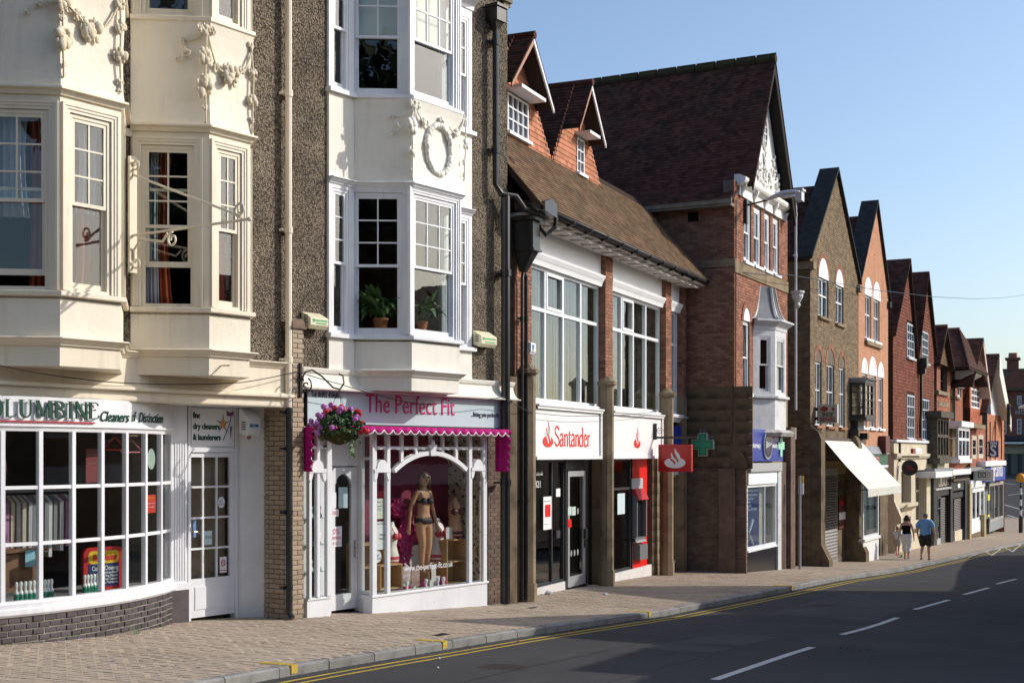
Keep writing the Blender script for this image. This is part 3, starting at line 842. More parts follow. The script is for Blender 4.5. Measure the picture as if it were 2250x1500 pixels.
# white stall sill and plinth of dark bricks below
m = MB(); m.sweep([(-.1,zsl-.03),(.06,zsl-.03),(.085,zsl),(.085,wz0-.10),(.04,wz0-.085),(-.1,wz0-.085)],bow); m.build('window_sill',WHITE,cl)
plin = MB(); plin.sweep([(-.12,zg1-.8),(.035,zg1-.8),(.035,zsl-.031),(-.12,zsl-.031)],bow)
pl = plin.build('plinth',DMORTAR,cl)
BLUEBRICK = pm('staffordshire_blue_brick',(.075,.066,.070),(.052,.045,.048),9,.55,(40,.3,.003),var=.35,dirt=(1.4,(.085,.055,.052),.52,.7))
it = []
pl_h = zsl-.031
tot = CH*(len(bow)-1)
for r in range(16):
 zc = pl_h - .045 - r*.078
 if zc < zg1-.3: break
 s = .02 + (0.0 if r % 2 else .085)
 while s < tot-.10:
  L = .162
  sm = min(s+L/2,tot-.01); i = int(sm/CH); t = sm-i*CH
  Mx,LL = face(bow[i],bow[i+1],0)
  a0 = atan2(bow[i+1][1]-bow[i][1],bow[i+1][0]-bow[i][0]); j = min(max(i+(1 if t > CH/2 else -1),0),len(bow)-2)
  a1 = atan2(bow[j+1][1]-bow[j][1],bow[j+1][0]-bow[j][0]); w_ = abs(t/CH-.5)
  if i > 1: it.append((('b'),boxgeo(L-.013,.03,.064,.006),loc_M(cl,Mx @ MT((t,-.043-RU(0,.004)-(.006 if w_ > .3 else 0),zc)) @ MR((a1-a0)*w_,4,'Z'))))
  s += L
pieces(pl,'brick',BLUEBRICK,it,limit=300)
# pilaster at the right of the bow, then the door
E = bow[-1]
uD0 = E[0]+.05
pilw = MB(); uq = F1.u(411,E[1]-.03)
pilw.box(E[0]-.02,uq,E[1]-.03,E[1]+.1,wz0-.25,zC-.02)
for k in range(5):
 x = E[0]+.06+k*(uq-E[0]-.1)/4.0
 pilw.box(x-.009,x+.009,E[1]-.042,E[1]-.029,wz0-.05,wz1-.10)
pilw.box(E[0]-.02,uq+.01,E[1]-.06,E[1]+.1,zsl-.03,wz0-.09)
pilw.build('pilaster',WHITE,cl)
m = MB(); m.box(E[0]-.03,uq+.02,E[1]-.05,E[1]+.2,zg1-.5,zsl-.03); m.build('plinth',BLUEBRICK,cl)
vd = E[1]+.03
du0,du1 = F1.u(411,vd),F1.u(520,vd)
cl_door_u = du0; dz0 = F1.z(465,1352,vd); dz1 = F1.z(465,993,vd)
m = MB()
m.box(du0,du0+.05,vd-.03,vd+.09,dz0-.1,zC-.02); m.box(du1-.05,du1,vd-.03,vd+.09,dz0-.1,zC-.02); m.box(du0+.05,du1-.05,vd-.03,vd+.09,dz1,dz1+.06)
m.box(du0+.05,du1-.05,vd+.0,vd+.06,dz1+.06,zC-.02)
m.build('door_frame',WHITE,cl)
m = MB(); m.box(du0+.07,du1-.07,vd-.022,vd,dz1+.09,zC-.05); m.build('sign_board',PAPER,cl)
door = MB()
dl0,dl1 = du0+.055,du1-.055
gz0,gz1 = F1.z(465,1268,vd),F1.z(465,1004,vd); gx0,gx1 = F1.u(418,vd),F1.u(505,vd)
y0,y1 = vd+.0,vd+.045
door.box(dl0,gx0,y0,y1,dz0,dz1-.005); door.box(gx1,dl1,y0,y1,dz0,dz1-.005); door.box(gx0,gx1,y0,y1,dz0,gz0); door.box(gx0,gx1,y0,y1,gz1,dz1-.005)
door.box(dl0+.09,dl1-.09,y0-.012,y0,dz0+.12,gz0-.12)
do = door.build('door',WHITE,cl)
m = MB(); pw = (gx1-gx0-2*.03)/3; ph = (gz1-gz0-3*.03)/4
for i in (1,2): m.box(gx0+i*pw+(i-1)*.03,gx0+i*(pw+.03),y0+.006,y1-.006,gz0,gz1)
for j in (1,2,3):
 for i in range(3): m.box(gx0+i*(pw+.03),gx0+i*(pw+.03)+pw,y0+.006,y1-.006,gz0+j*ph+(j-1)*.03,gz0+j*(ph+.03))
m.build('glazing_bar',WHITE,do)
for i in range(3):
 for j in range(4):
  g = MB(); g.box(gx0+i*(pw+.03),gx0+i*(pw+.03)+pw,y0+.02,y0+.024,gz0+j*(ph+.03),gz0+j*(ph+.03)+ph); g.build('pane',SHOPGLASS,do)
m = MB(); hz = F1.z(420,1172,vd); hx = dl0+.045; m.box(hx-.015,hx+.015,y0-.008,y0,hz-.07,hz+.09); m.tube([(hx,y0-.008,hz+.03),(hx,y0-.05,hz+.03),(hx+.05,y0-.055,hz+.025),(hx+.10,y0-.05,hz-.005)],.008,6); m.build('handle',pm('steel',(.6,.6,.6),None,rough=.25,metal=1.0),do)
# blind behind the door glass
m = MB(); m.box(gx0-.03,gx1+.03,y1+.10,y1+.11,gz0-.05,gz1+.02); m.build('door_blind',pm('brown_blind',(.30,.235,.17),(.26,.20,.145),1,.8),cl)
# white splayed return wall and brick pier
W0 = (du1,vd+.02); W1 = (F1.u(590,.42),.42)
m = MB(); Mx,L = face(W0,W1,0); m.M = Mx; m.box(0,L,0,.08,zg1-.6,zC-.02); m.M = None
m.build('return_wall',pm('white_render',(.78,.78,.76),(.70,.70,.68),2,.7,(14,.25,.012),dirt=(2.5,(.55,.53,.5),.62,.95)),cl)
m = MB(); m.box(du0-.6,uP-.02,-.05,vd+.2,zC-.019,zC-.005); m.build('soffit',WHITE,cl)
TANB = pm('tan_glazed_brick',(.38,.285,.195),(.30,.225,.155),7,.5,(30,.2,.002),var=.16,dirt=(1.1,(.23,.17,.12),.55,.8))
m = MB(); m.box(W1[0]+.002,uP+.3,.425,.7,zg1-.8,zC-.02); br = m.build('brick_pier',MORTAR,cl)
M0 = loc_M(cl,face_M(W1[0]+.004,.425,zg1-.35))
brickwork(br,uP+.2-W1[0],zC+.32-zg1,M0,TANB,name='brick',proud=.005)
# second brick pier (party pier) with a domed cap
pu0,pu1 = F1.u(643,-.16),F1.u(668,-.16)
zp1 = F1.z(655,722,-.16)
m = MB(); m.box(pu0,pu1,-.15,.0,zg1-1.0,zp1); pr = m.build('brick_pier',MORTAR,pf)
GREYB = TANB
brickwork(pr,pu1-pu0,zp1-zg1+.4,loc_M(pf,face_M(pu0,-.15,zg1-.4)),TANB,name='brick',bl=.215)
brickwork(pr,.15,zp1-zC-.3,loc_M(pf,face_M(pu0,0,zC+.3,R(-90))),TANB,name='brick')
brickwork(pr,.95,zC-zg1+.7,loc_M(pf,face_M(pu0,.8,zg1-.4,R(-90))),TANB,name='brick')
m = MB(); m.box(pu0-.03,pu1+.03,-.19,.0,zp1,zp1+.035)
m.yz([(-.18+.0,zp1+.035)]+[(-.09-.09*cos(t*PI/8),zp1+.035+.13*sin(t*PI/8)) for t in range(1,8)]+[(0.0,zp1+.035)],pu0-.01,pu1+.01)
m.build('pier_cap',pm('weathered_clay_cap',(.22,.15,.11),(.12,.10,.085),8,.9,(50,.5,.005)),pr)
m = MB(); m.box(pu0+.01,pu1-.01,.0,.8,zg1-.8,zC+.2); m.build('pier_core',MORTAR,pf)
# downpipes
def pipe(name,label,path,r,mat,collars=(),F=F1,cat='drainpipe',group=None):
 m = MB(); m.tube(path,r,10); z0 = min(p[2] for p in path)
 for (a,b,c,h) in collars: m.tube([(a,b,c-h/2),(a,b,c+h/2)],r*1.28,10); m.box(a-r*2.2,a+r*2.2,b+r*.4,b+r*1.9,c-.02,c+.02)
 bpt = min(path,key=lambda p: p[2])
 return solo(m,name,label,cat,mat,F,bpt[0],bpt[1],bpt[2],group,smooth=False)
vp = -.11
ut,ub = F1.u(632,vp-.07),F1.u(632,vp-.07)
pz = F1.z(636,895,vp)
pipe('drainpipe','cream painted drainpipe running up the roughcast wall between the two bays',[(F1.u(634,vp),vp,pz),(F1.u(634,vp),vp,ZT)],.05,CREAM,[(F1.u(634,vp),vp,F1.z(632,k,vp),.10) for k in (205,505,790)])
vb = -.135
pb = F1.u(635,vb)
pipe('drainpipe','black drainpipe on the brick pier between cleaners and lingerie shop',[(pb,vb,pz-.02),(pb,vb,F1.g(pb)+.12),(pb,vb-.07,F1.g(pb)+.03)],.048,BLACKIRON,[(pb,vb,F1.z(634,k,vb),.07) for k in (905,985,1125,1290)])
# ------------------------------------------------------------------ the lingerie shop: white bay, sign, awning, shopfront
zs  = F1.zu(B3[1][0],737,-P); zh = F1.zu(B3[1][0],405,-P); zs2 = F1.zu(B3[1][0],210,-P)
zap = F1.zu(B3[1][0],816,-P); zbx = F1.zu(B3[1][0],858,-P)
sp = []
for i,(pa,pb_) in enumerate(((786,874),(915,994))):
 a,b = B3[i],B3[i+1]; sp.append((fx(a,b,pa)-.085,fx(a,b,pb_)+.085))
Lr = face(B3[2],B3[3],0)[1]; sp.append((.14,Lr-.14))
zw1 = F1.zu(B3[1][0],432,-P)+.06
ws = [(sp[i][0],sp[i][1],zs+.01,zw1,dict(up=(u_,3),lo=(1,1),split=.49)) for i,u_ in ((0,2),(1,3),(2,2))]
bay_storey(pf,B3,zs-.02,zh,ws,WHITE,WHITE)
zw2 = zs2+2.02
ws = [(sp[i][0],sp[i][1],zs2+.01,zw2,dict(up=(u_,2),lo=(1,1),split=.47)) for i,u_ in ((0,2),(1,3),(2,2))]
bay_storey(pf,B3,zs2-.02,zw2+.26,ws,WHITE,WHITE)
plaster_panel(pf,B3,zh+.02,zs2-.07,IVORY,.06)
plaster_panel(pf,B3,zap,zs-.07,IVORY,.0)
# the strips left and right of the bay, flush with the wall, each with a narrow sash
u0s,u1s = F1.u(723,-.05),F1.u(1037,-.05)
for k,(a,b) in enumerate(((u0s,B3[0][0]),(B3[3][0],u1s))):
 if b - a < .3:  a,b = (b-.45,b) if k == 0 else (b-.45,b)
 m = MB()
 h0 = (a+.07,b-.12) if k == 0 else (max(a,b-.62)+.08,b-.08)
 m.M = None
 for q0,q1,q2 in ((zs,zh,zw1),(zs2,zw2+.26,zw2)):
  m = MB(); m.wall(a,b,q0-.02,q1,-.05,.1,[(h0[0],h0[1],q0+.01,q2)]); m.build('bay_wall',WHITE,pf)
 for q0,q1 in ((zh,zs2-.02),(zap-.02,zs-.02)):
  m = MB(); m.box(a,b,-.05,.05,q0,q1); m.build('plaster_apron',IVORY,pf)
 for z_,zt_,rows in ((zs+.01,zw1,3),(zs2+.01,zw2,2)):
  sash(pf,face_M(h0[0],-.04,z_),h0[1]-h0[0],zt_-z_,up=(1,rows),lo=(1,1),split=.49)
 for z_ in (zs,zs2):
  m = MB(); m.box(a-.03,b+.06,-.12,.0,z_-.07,z_); m.build('sill',WHITE,pf)
 m = MB(); m.sweep(corniceprof(zh+.03,.10,.10),[(a,-.05),(b,-.05)]); m.build('cornice',WHITE,pf)
 m = MB(); m.sweep(corniceprof(zw2+.40,.26,.24),[(a,-.05),(b+.03,-.05)]); m.build('cornice',WHITE,pf)
for q_ in (zs,zs2): m = MB(); m.sweep(sillprof(q_),B3); m.build('sill',WHITE,pf)
m = MB(); m.sweep(corniceprof(zh+.03,.10,.12),B3); m.build('cornice',WHITE,pf)
m = MB(); m.sweep(corniceprof(zw2+.42,.28,.26),B3); m.xy(B3,zw2+.40,zw2+.44); m.build('cornice',WHITE,pf)
m = MB(); m.sweep(corniceprof(zap+.03,.12,.11),B3); m.build('cornice',IVORY,pf)
m = MB(); m.sweep([(-.3,zbx),(-.01,zbx),(-.01,zap-.06),(-.3,zap-.06)],B3); m.xy([(p[0],p[1]+.012) for p in B3],zbx+.004,zbx+.03); m.build('bay_base',IVORY,pf)
for z_ in (zs-.1,zs2-.1): bay_floor(pf,B3,z_,ROOM)
for z_ in (zh+.1,zw2+.3): bay_floor(pf,B3,z_,ROOMW)
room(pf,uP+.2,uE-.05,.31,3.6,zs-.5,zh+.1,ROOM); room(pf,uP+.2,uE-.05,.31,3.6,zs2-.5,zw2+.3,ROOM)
# pale roller blinds half drawn behind the upper windows
for i in (0,1):
 a,b = B3[i],B3[i+1]; Mx,L = face(a,b,0)
 m = MB(); m.M = Mx; m.box(sp[i][0]+.06,sp[i][1]-.06,.16,.165,zs2+1.02,zw2-.05)
 solo(m,'roller_blind',['pale blind behind the second floor side window of the white bay','pale blind behind the second floor front window of the white bay'][i],'blind',pm('blind_cloth',(.62,.62,.56),None,rough=.8),F1,a[0],a[1],zs2+1.02,'roller blinds')
# ornament of this bay
swag(pf,[(912,229,9),(903,226,8),(921,232,8),(904,277,19),(933,268,12),(968,266,10),(1003,294,11),(905,333,12),(904,372,6),(1020,263,9),(1022,318,11),(1019,357,8),(1018,385,5)],
 [((912,229),(920,255),(935,272),(952,283)),((985,280),(1003,294),(1018,262)),((912,229),(904,277),(905,333),(904,390)),((1020,263),(1022,318),(1019,357),(1018,398))],ptB,IVORY,.0066)
swag(pf,[(855,258,6),(872,275,5),(862,290,4)],[((910,232),(885,252),(862,254),(855,262)),((868,268),(876,280),(862,288),(854,298))],canted_pt(B3),IVORY,.0066)
m = MB(); wc = ptB(965,329); rx_ = (F1.u(993,-P)-F1.u(937,-P))/2*.93; rz_ = .40
for k in range(30):
 a = 2*PI*k/30
 c = (wc[0]+rx_*cos(a),wc[1],wc[2]+rz_*sin(a))
 m.M = MT(c) @ MR(-atan2(rz_*cos(a),-rx_*sin(a)),4,'Y') @ MR((k % 3-1)*.35,4,'Y')
 m.ball((0,RU(-.015,.01),0),(.085,.045,.05*RU(.8,1.2)),7,5,.12); m.M = None
m.build('wreath',IVORY,pf,smooth=True)
# coved apron over the sign
zk0 = F1.z(690,806,-.2); zk1 = F1.z(690,851,-.3)
m = MB(); n = 8
prof = [(-.2,zk1-.02)]+[(.25,zk1-.02),(.255,zk1)]+[(.25-.18*sin(k/n*PI/2),zk1+(zk0-zk1-.08)*(1-cos(k/n*PI/2))) for k in range(1,n+1)]+[(.10,zk0-.07),(.12,zk0-.02),(.12,zk0),(-.2,zk0)]
m.sweep(prof,[(pu1+.02,0.0),(uE+.10,0.0)]); m.build('coved_cornice',IVORY,pf)
# sign panel
PINK = col_mat('cerise_paint',(.52,.018,.16),.45)
v_s = -.10
su0,su1 = F1.u(674,v_s),F1.u(1103,v_s)
sz0,sz1 = F1.z(880,934,v_s),F1.z(880,866,v_s)
SIGNW = pm('grey_white_sign_face',(.50,.62,.65),None,rough=.35)
m = MB(); m.box(su0,su1,v_s,v_s+.12,sz0,sz1); m.build('sign_panel',SIGNW,pf)
m = MB(); m.box(su0-.015,su1+.015,v_s-.02,v_s+.10,sz1,sz1+.03); m.box(su0-.015,su1+.015,v_s-.02,v_s+.1,sz0-.03,sz0); m.box(su0-.015,su0,v_s-.02,v_s+.1,sz0,sz1); m.box(su1,su1+.015,v_s-.02,v_s+.1,sz0,sz1); m.build('sign_frame',pm('dark_frame',(.03,.03,.035),None,rough=.4),pf)
def tx(s,pa,pb,pyb,v,size,mat,par,F=F1,**k):
 a,b = F.u(pa,v),F.u(pb,v)
 return text(s,size,mat,par,(a,v,F.zu(a,pyb,v)),wid=b-a,**k)
tx('The Perfect Fit',803,999,905,v_s-.006,.44,PINK,pf)
tx('Tel: 01892 459696',684,745,871,v_s-.006,.12,pm('slate_lettering',(.05,.06,.08),None),pf)
tx('...fitting you perfectly',1035,1096,914.5,v_s-.006,.125,pm('slate_lettering',(.05,.06,.08),None),pf)
# awning: folded hood with a scalloped valance and two hanging side pieces
AWN = pm('cerise_canvas',(.47,.02,.19),(.40,.014,.155),3,.7,(160,.15,.002))
AWNW = pm('white_braid',(.8,.78,.78),None,rough=.7)
aw0,aw1 = F1.u(690,-.3),F1.u(1104,-.3)
az1 = sz0-.06; av0,av1 = -.10,-.44
az0 = F1.zu(aw1,954,av1) + .03
aw = thing('awning','folded cerise pink shop awning with white scalloped edge','awning',F1,aw0,0,az0-.6)
m = MB(); n = 60
m.prism([(aw0,av0,az1),(aw0,av1,az0+.06),(aw0,av1,az0),(aw0,av0,az0+.04)],(aw1-aw0,0,0)); m.build('hood',AWN,aw)
m = MB(); vs = []; n = 200; sc = 22
for k in range(n+1):
 x = aw0+(aw1-aw0)*k/n; d = .085+.032*cos(2*PI*k/n*sc)
 vs += [(x,av1-.006-.012*sin(2*PI*k/n*sc),az0+.05),(x,av1-.01-.018*sin(2*PI*k/n*sc),az0+.05-d)]
m.add(vs,[(2*k,2*k+1,2*k+3,2*k+2) for k in range(n)]); o = m.build('valance',AWN,aw,smooth=True)
so = o.modifiers.new('thick','SOLIDIFY'); so.thickness = .004
m = MB(); m.tube([(aw0+(aw1-aw0)*k/n,av1-.012-.018*sin(2*PI*k/n*sc),az0+.05-.085-.032*cos(2*PI*k/n*sc)) for k in range(n+1)],.011,5); m.build('braid',AWNW,aw,smooth=True)
m = MB(); m.tube([(aw0,av0+.05,az0-.0),(aw1,av0+.05,az0-.0)],.05,8); m.build('roller',pm('cream_roller',(.62,.58,.48),None,rough=.4),aw)
for k,(ua,px) in enumerate(((aw0-.04,0),(aw1+.02,1))):
 zl = F1.zu(ua,1036,-.35)
 m = MB(); vs = []; q = 10
 for r in range(25):
  z = az0+.03+(zl-az0-.03)*r/24
  for c in range(q+1):
   t = c/q
   edge = (-.46 if k else -.31) - .03*sin(r*1.4)
   v = -.12+(edge+.12)*t*(.62+.38*(1-r/60))
   vs.append((ua+.02*sin(t*14)*(1 if k else .5),v,z))
 for r in range(24):
  for c in range(q): a = r*(q+1)+c; m.f.append((a,a+1,a+q+2,a+q+1)); m.mi.append(0)
 m.v = vs; o = m.build('side_curtain',AWN,aw,smooth=True); so = o.modifiers.new('thick','SOLIDIFY'); so.thickness = .004
# ---- shopfront
zgp = F1.g(F1.u(815))
vw = -.08                                             # window plane
pz0 = F1.z(940,1320,vw); pz1 = F1.z(1069,1280,vw) # plinth
wu0,wu1 = F1.u(816,vw),F1.u(1069,vw)
zt1 = az0-.05
ztr = F1.z(930,984,vw)
vd = .30
m = MB()
m.box(wu0,wu1,vw-.02,.10,zgp-.25,pz1); m.box(wu0-.02,wu1+.02,vw-.04,.12,pz1,pz1+.04); m.build('stall_riser',WHITE,pf,bevel=.006)
du0,du1 = F1.u(726,vd),F1.u(786,vd)
m = MB(); Mx,L = face((du1+.03,vd),(wu0+.0,vw),0); m.M = Mx; m.box(0,L,0,.06,zgp-.25,pz1+.04); m.M = None; m.build('stall_riser',WHITE,pf)
cu0,cu1 = F1.u(675,-.05),F1.u(726,-.05)
czr = F1.z(700,1316,-.05)
m = MB(); m.box(cu0,cu1,-.05,.1,zgp-.1,czr); m.box(cu0,cu1+.02,-.07,.1,czr,czr+.035); m.box(cu1-.02,cu1+.0,.1,vd,zgp-.1,czr); m.build('stall_riser',WHITE,pf)
sf = MB()
def post(px,w,z0,z1,v=vw,d=.07):
 u = F1.u(px,v); sf.box(u-w/2,u+w/2,v-d/2,v+d/2,z0,z1)
post(820,.10,pz1+.04,zt1); post(851,.075,pz1+.04,zt1-.0); post(1031,.085,pz1+.04,zt1); post(1063,.10,pz1+.04,zt1)
ub0,ub1 = F1.u(820,vw)+.05,F1.u(1063,vw)-.05
sf.box(ub0,ub1,vw-.025,vw+.025,ztr-.025,ztr+.025); sf.box(ub0-.1,ub1+.1,vw-.04,vw+.05,zt1-.02,zt1+.12)
for px in (882,914,946,972,1002):
 u = F1.u(px,vw); sf.box(u-.035,u+.035,vw-.02,vw+.02,ztr+.026,zt1-.02)
sfo = sf.build('shop_window',WHITE,pf)
# the arch with its keystone and the scroll brackets
ar = MB()
ua,ub_ = F1.u(864,vw),F1.u(1022,vw); zsp = F1.z(864,1035,vw); zcr = F1.z(946,996,vw)
half = (ub_-ua)/2; rise = zcr-zsp; Rr = (half*half+rise*rise)/(2*rise); cz = zcr-Rr; uc = (ua+ub_)/2
th0 = math.asin(half/Rr); n = 24; out,inn = [],[]
for k in range(n+1):
 th = -th0+2*th0*k/n
 out.append((uc+(Rr+.045)*sin(th),cz+(Rr+.045)*cos(th))); inn.append((uc+(Rr-.03)*sin(th),cz+(Rr-.03)*cos(th)))
for k in range(n): ar.prism([(out[k][0],vw-.045,out[k][1]),(out[k+1][0],vw-.045,out[k+1][1]),(inn[k+1][0],vw-.045,inn[k+1][1]),(inn[k][0],vw-.045,inn[k][1])],(0,.07,0))
ar.xz([(uc-.06,zcr-.04),(uc+.06,zcr-.04),(uc+.085,zcr+.13),(uc-.085,zcr+.13)],vw-.07,vw+.02); ar.ball((uc,vw-.05,zcr+.17),(.06,.03,.075),8,6); ar.box(uc-.1,uc+.1,vw-.075,vw,zcr+.13,zcr+.155)
for px in (882,914,972,1002):
 u = F1.u(px,vw); zz_ = cz+sqrt(max((Rr+.03)**2-(u-uc)**2,0)); ar.box(u-.033,u+.033,vw-.02,vw+.02,zz_,ztr-.026)
def scroll(m,u,z,w,v):
 m.box(u-w*.55,u+w*.55,v-.055,v+.02,z-.015,z+.045)
 pts = [(u+w*.38*cos(t),z+.045+w*.42*sin(t)) for t in [PI*k/10 for k in range(11)]]; m.xz(pts,v-.05,v+.01)
 for s_ in (-1,1):
  m.xz([(u+s_*w*.55,z-.015),(u+s_*w*.28,z-.015),(u+s_*w*.36,z-.11),(u+s_*w*.46,z-.16),(u+s_*w*.56,z-.12)],v-.045,v+.01)
scroll(ar,F1.u(836,vw),zsp+.0,.36,vw); scroll(ar,F1.u(1047,vw),zsp,.36,vw)
ar.build('arch',WHITE,pf)
m = MB(); scroll(m,F1.u(694,-.05),F1.z(694,1036,-.05),.34,-.05); m.build('scroll_bracket',WHITE,pf)
def glazing(par,x0,x1,z0,z1,v,mat=SHOPGLASS,name='pane',ang=0):
 g = MB(); g.box(x0,x1,v,v+.006,z0,z1); return g.build(name,mat,par)
pxs = [820,851,1031,1063]
for a,b in zip(pxs,pxs[1:]): glazing(sfo,F1.u(a,vw)+.05,F1.u(b,vw)-.05,pz1+.05,ztr-.03,vw+.008)
us = [F1.u(p,vw) for p in (820,851,882,914,946,972,1002,1031,1063)]
for a,b in zip(us,us[1:]): glazing(sfo,a+.052,b-.052,ztr+.03,zt1-.02,vw+.008)
# return window beside the door
Mx,L = face((du1+.03,vd),(wu0,vw),0)
wo,_,_ = fixed(pf,Mx @ MT((0,0,pz1+.045)),L,zt1-pz1-.045,1,2,mat=WHITE,glass=SHOPGLASS,rowh=[3.2,.5],name='return_window')
# left show case
m = MB(); cs = MB()
for px,w in ((679,.05),(697,.06),(721,.10)):
 u = F1.u(px,-.05); cs.box(u-w/2,u+w/2,-.085,-.015,czr+.035,zt1)
cs.box(cu0,cu1,-.07,-.02,ztr-.02,ztr+.02)
cso = cs.build('show_case',WHITE,pf)
glazing(cso,F1.u(679,-.05)+.03,F1.u(697,-.05)-.035,czr+.04,ztr-.02,-.045); glazing(cso,F1.u(697,-.05)+.035,F1.u(721,-.05)-.055,czr+.04,ztr-.02,-.045)
for k in range(3):
 z = czr+.42+k*.42; glazing(pf,cu0+.03,cu1-.06,z,z+.012,.05,name='glass_shelf')
 m = MB(); m.box(cu0+.02,cu1-.08,.0,.28,z,z+.01); m.build('glass_shelf',pm('green_glass_edge',(.35,.5,.46),None,rough=.1),pf)
m = MB(); m.box(cu0,cu1-.04,.32,.34,czr,zt1); m.build('case_back',pm('pale_case_back',(.5,.53,.52),(.42,.45,.44),2,.6),pf)
# door
dzb,dzt = F1.z(755,1338,vd),F1.z(755,1026,vd)
m = MB(); m.box(du0-.25,du0,vd-.02,vd+.08,dzb-.05,zt1); m.box(du1,du1+.05,vd-.02,vd+.08,dzb-.05,zt1); m.box(du0,du1,vd-.01,vd+.06,dzt+.02,zt1); m.build('door_frame',WHITE,pf)
m = MB(); x0,x1 = du0+.01,du1-.01; gx0,gx1 = x0+.10,x1-.14; gz0 = F1.z(745,1305,vd); gzt = dzt-.28
m.box(x0,gx0,vd,vd+.05,dzb,dzt); m.box(gx1,x1,vd,vd+.05,dzb,dzt); m.box(gx0,gx1,vd,vd+.05,dzb,gz0)
n = 12; top = [(gx0,dzt)]+[(gx0+(gx1-gx0)*k/n,gzt+.17*sin(PI*k/n)**.6) for k in range(n+1)]+[(gx1,dzt)]
m.xz(top,vd,vd+.05); m.box(gx0+.05,gx1-.05,vd-.012,vd,dzb+.1,gz0-.08)
dr = m.build('door',WHITE,pf)
glazing(dr,gx0,gx1,gz0,gzt+.16,vd+.02)
m = MB(); hz = F1.z(775,1205,vd); m.box(x1-.09,x1-.05,vd-.01,vd,hz-.14,hz+.14); m.tube([(x1-.07,vd-.01,hz+.02),(x1-.07,vd-.05,hz+.02),(x1-.13,vd-.055,hz+.0)],.009,6); m.build('handle',pm('steel',(.6,.6,.6),None),dr)
text('3',.17,PAPER,dr,(F1.u(729,vd-.0)+.05,vd+.012,F1.z(732,1063,vd)))
PINKP = col_mat('pink_ink',(.62,.06,.16));
def poster(label,px0,px1,py0,py1,v,mat=PAPER,F=F1,lines=(),group=None,cat='notice',name='notice',ink=None,round_=False):
 u0,u1 = F.u(px0,v),F.u(px1,v); z1,z0 = F.zu(u0,py0,v),F.zu(u0,py1,v)
 t = thing(name,label,cat,F,u0,v,z0,group)
 m = MB()
 if round_: m.xz([((u0+u1)/2+(u1-u0)/2*cos(k*PI/12),(z0+z1)/2+(z1-z0)/2*sin(k*PI/12)) for k in range(24)],v,v+.002)
 else: m.box(u0,u1,v,v+.002,z0,z1)
 m.build('sheet',mat,t)
 for s,fx_,fy_,sz,col in lines:
  text(s,sz*(z1-z0),col,t,(u0+fx_*(u1-u0),v-.002,z0+fy_*(z1-z0)),wid=min((1-fx_-.05)*(u1-u0),len(s)*sz*(z1-z0)*.55),extrude=.0006)
 return t
BLK = col_mat('print_black',(.03,.03,.03)); BLU = col_mat('print_blue',(.03,.12,.35)); RED = col_mat('print_red',(.6,.02,.02)); GRYT = col_mat('print_grey',(.25,.26,.28))
vn = vd-.004
poster('white note in the left half of the lingerie shop door',724,739,1082,1116,vn)
poster('pale poster with a white bottle shape in the right half of the lingerie shop door',744,764,1070,1116,vn,pm('pale_blue_paper',(.45,.58,.62),None))
poster('small closed sign with pink letters on the lingerie shop door',722,744,1119,1135,vn,lines=(('CLOSED',.05,.25,.75,PINKP),),cat='sign',name='sign')
poster('handwritten 20% swimwear notice on the lingerie shop door',722,751,1157,1202,vn,lines=(('20%',.08,.62,.42,PINKP),('SWIMWEAR',.05,.36,.22,PINKP),('8 OCT',.3,.10,.22,PINKP)))
vg = vw+.02
poster('typed notice at the top of the left strip of the arched window',824,843,1095,1140,vg,pm('cream_paper',(.66,.66,.56),None),lines=(('about us',.1,.8,.12,GRYT),('open daily',.1,.6,.1,GRYT),('fitting',.1,.45,.1,GRYT)))
poster('white notice below the typed one in the left strip of the arched window',823,848,1146,1208,vg,lines=(('perfect fitting',.05,.9,.07,BLK),('Fitting',.4,.5,.1,BLK),('Week',.4,.36,.1,BLK)))
poster('round buy local sticker low in the arched window',823,838,1210,1236,vg,lines=(('BUY',.2,.52,.26,BLU),('LOCAL',.12,.26,.26,BLU)),cat='sticker',name='sticker',round_=True)
tx('www.the-perfect-fit.co.uk',889,995,1255,vw+.004,.15,PAPER,pf,extrude=.001)
# inside the shop
room(pf,cu0,wu1+.03,.36,3.4,pz1-.1,zt1+.2,pm('shop_room',(.42,.34,.31),(.34,.28,.26),1,.8))
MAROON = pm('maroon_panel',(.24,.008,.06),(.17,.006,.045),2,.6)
vb_ = max(.7,min(1.2,F1.vv(985,wu1-.02)))
m = MB(); m.box(F1.u(795,vb_),wu1-.03,vb_,vb_+.03,F1.z(900,1195,vb_),zt1+.1); m.build('back_panel',MAROON,pf)
m = MB(); m.box(F1.u(795,vb_),wu1-.03,vb_-.02,vb_+.03,pz1-.1,F1.z(900,1198,vb_)); m.build('back_panel',pm('white_panel',(.6,.58,.58),None),pf)
FLOR = pm('floral_wallpaper',(.48,.42,.32),(.48,.42,.32),3,.8,speck=(13,(.10,.07,.06),.56,.60))
m = MB(); Mx,L = face((wu1-.03,vb_),(wu1-.02,.06),0); m.M = Mx; m.box(0,L,0,.03,pz1-.05,zt1+.1); m.M = None; m.build('wallpaper',FLOR,pf)
m = MB(); m.box(du1+.06,wu1,.13,vb_+.3,pz1-.12,pz1); m.build('display_floor',pm('pale_display_floor',(.5,.47,.42),None),pf)
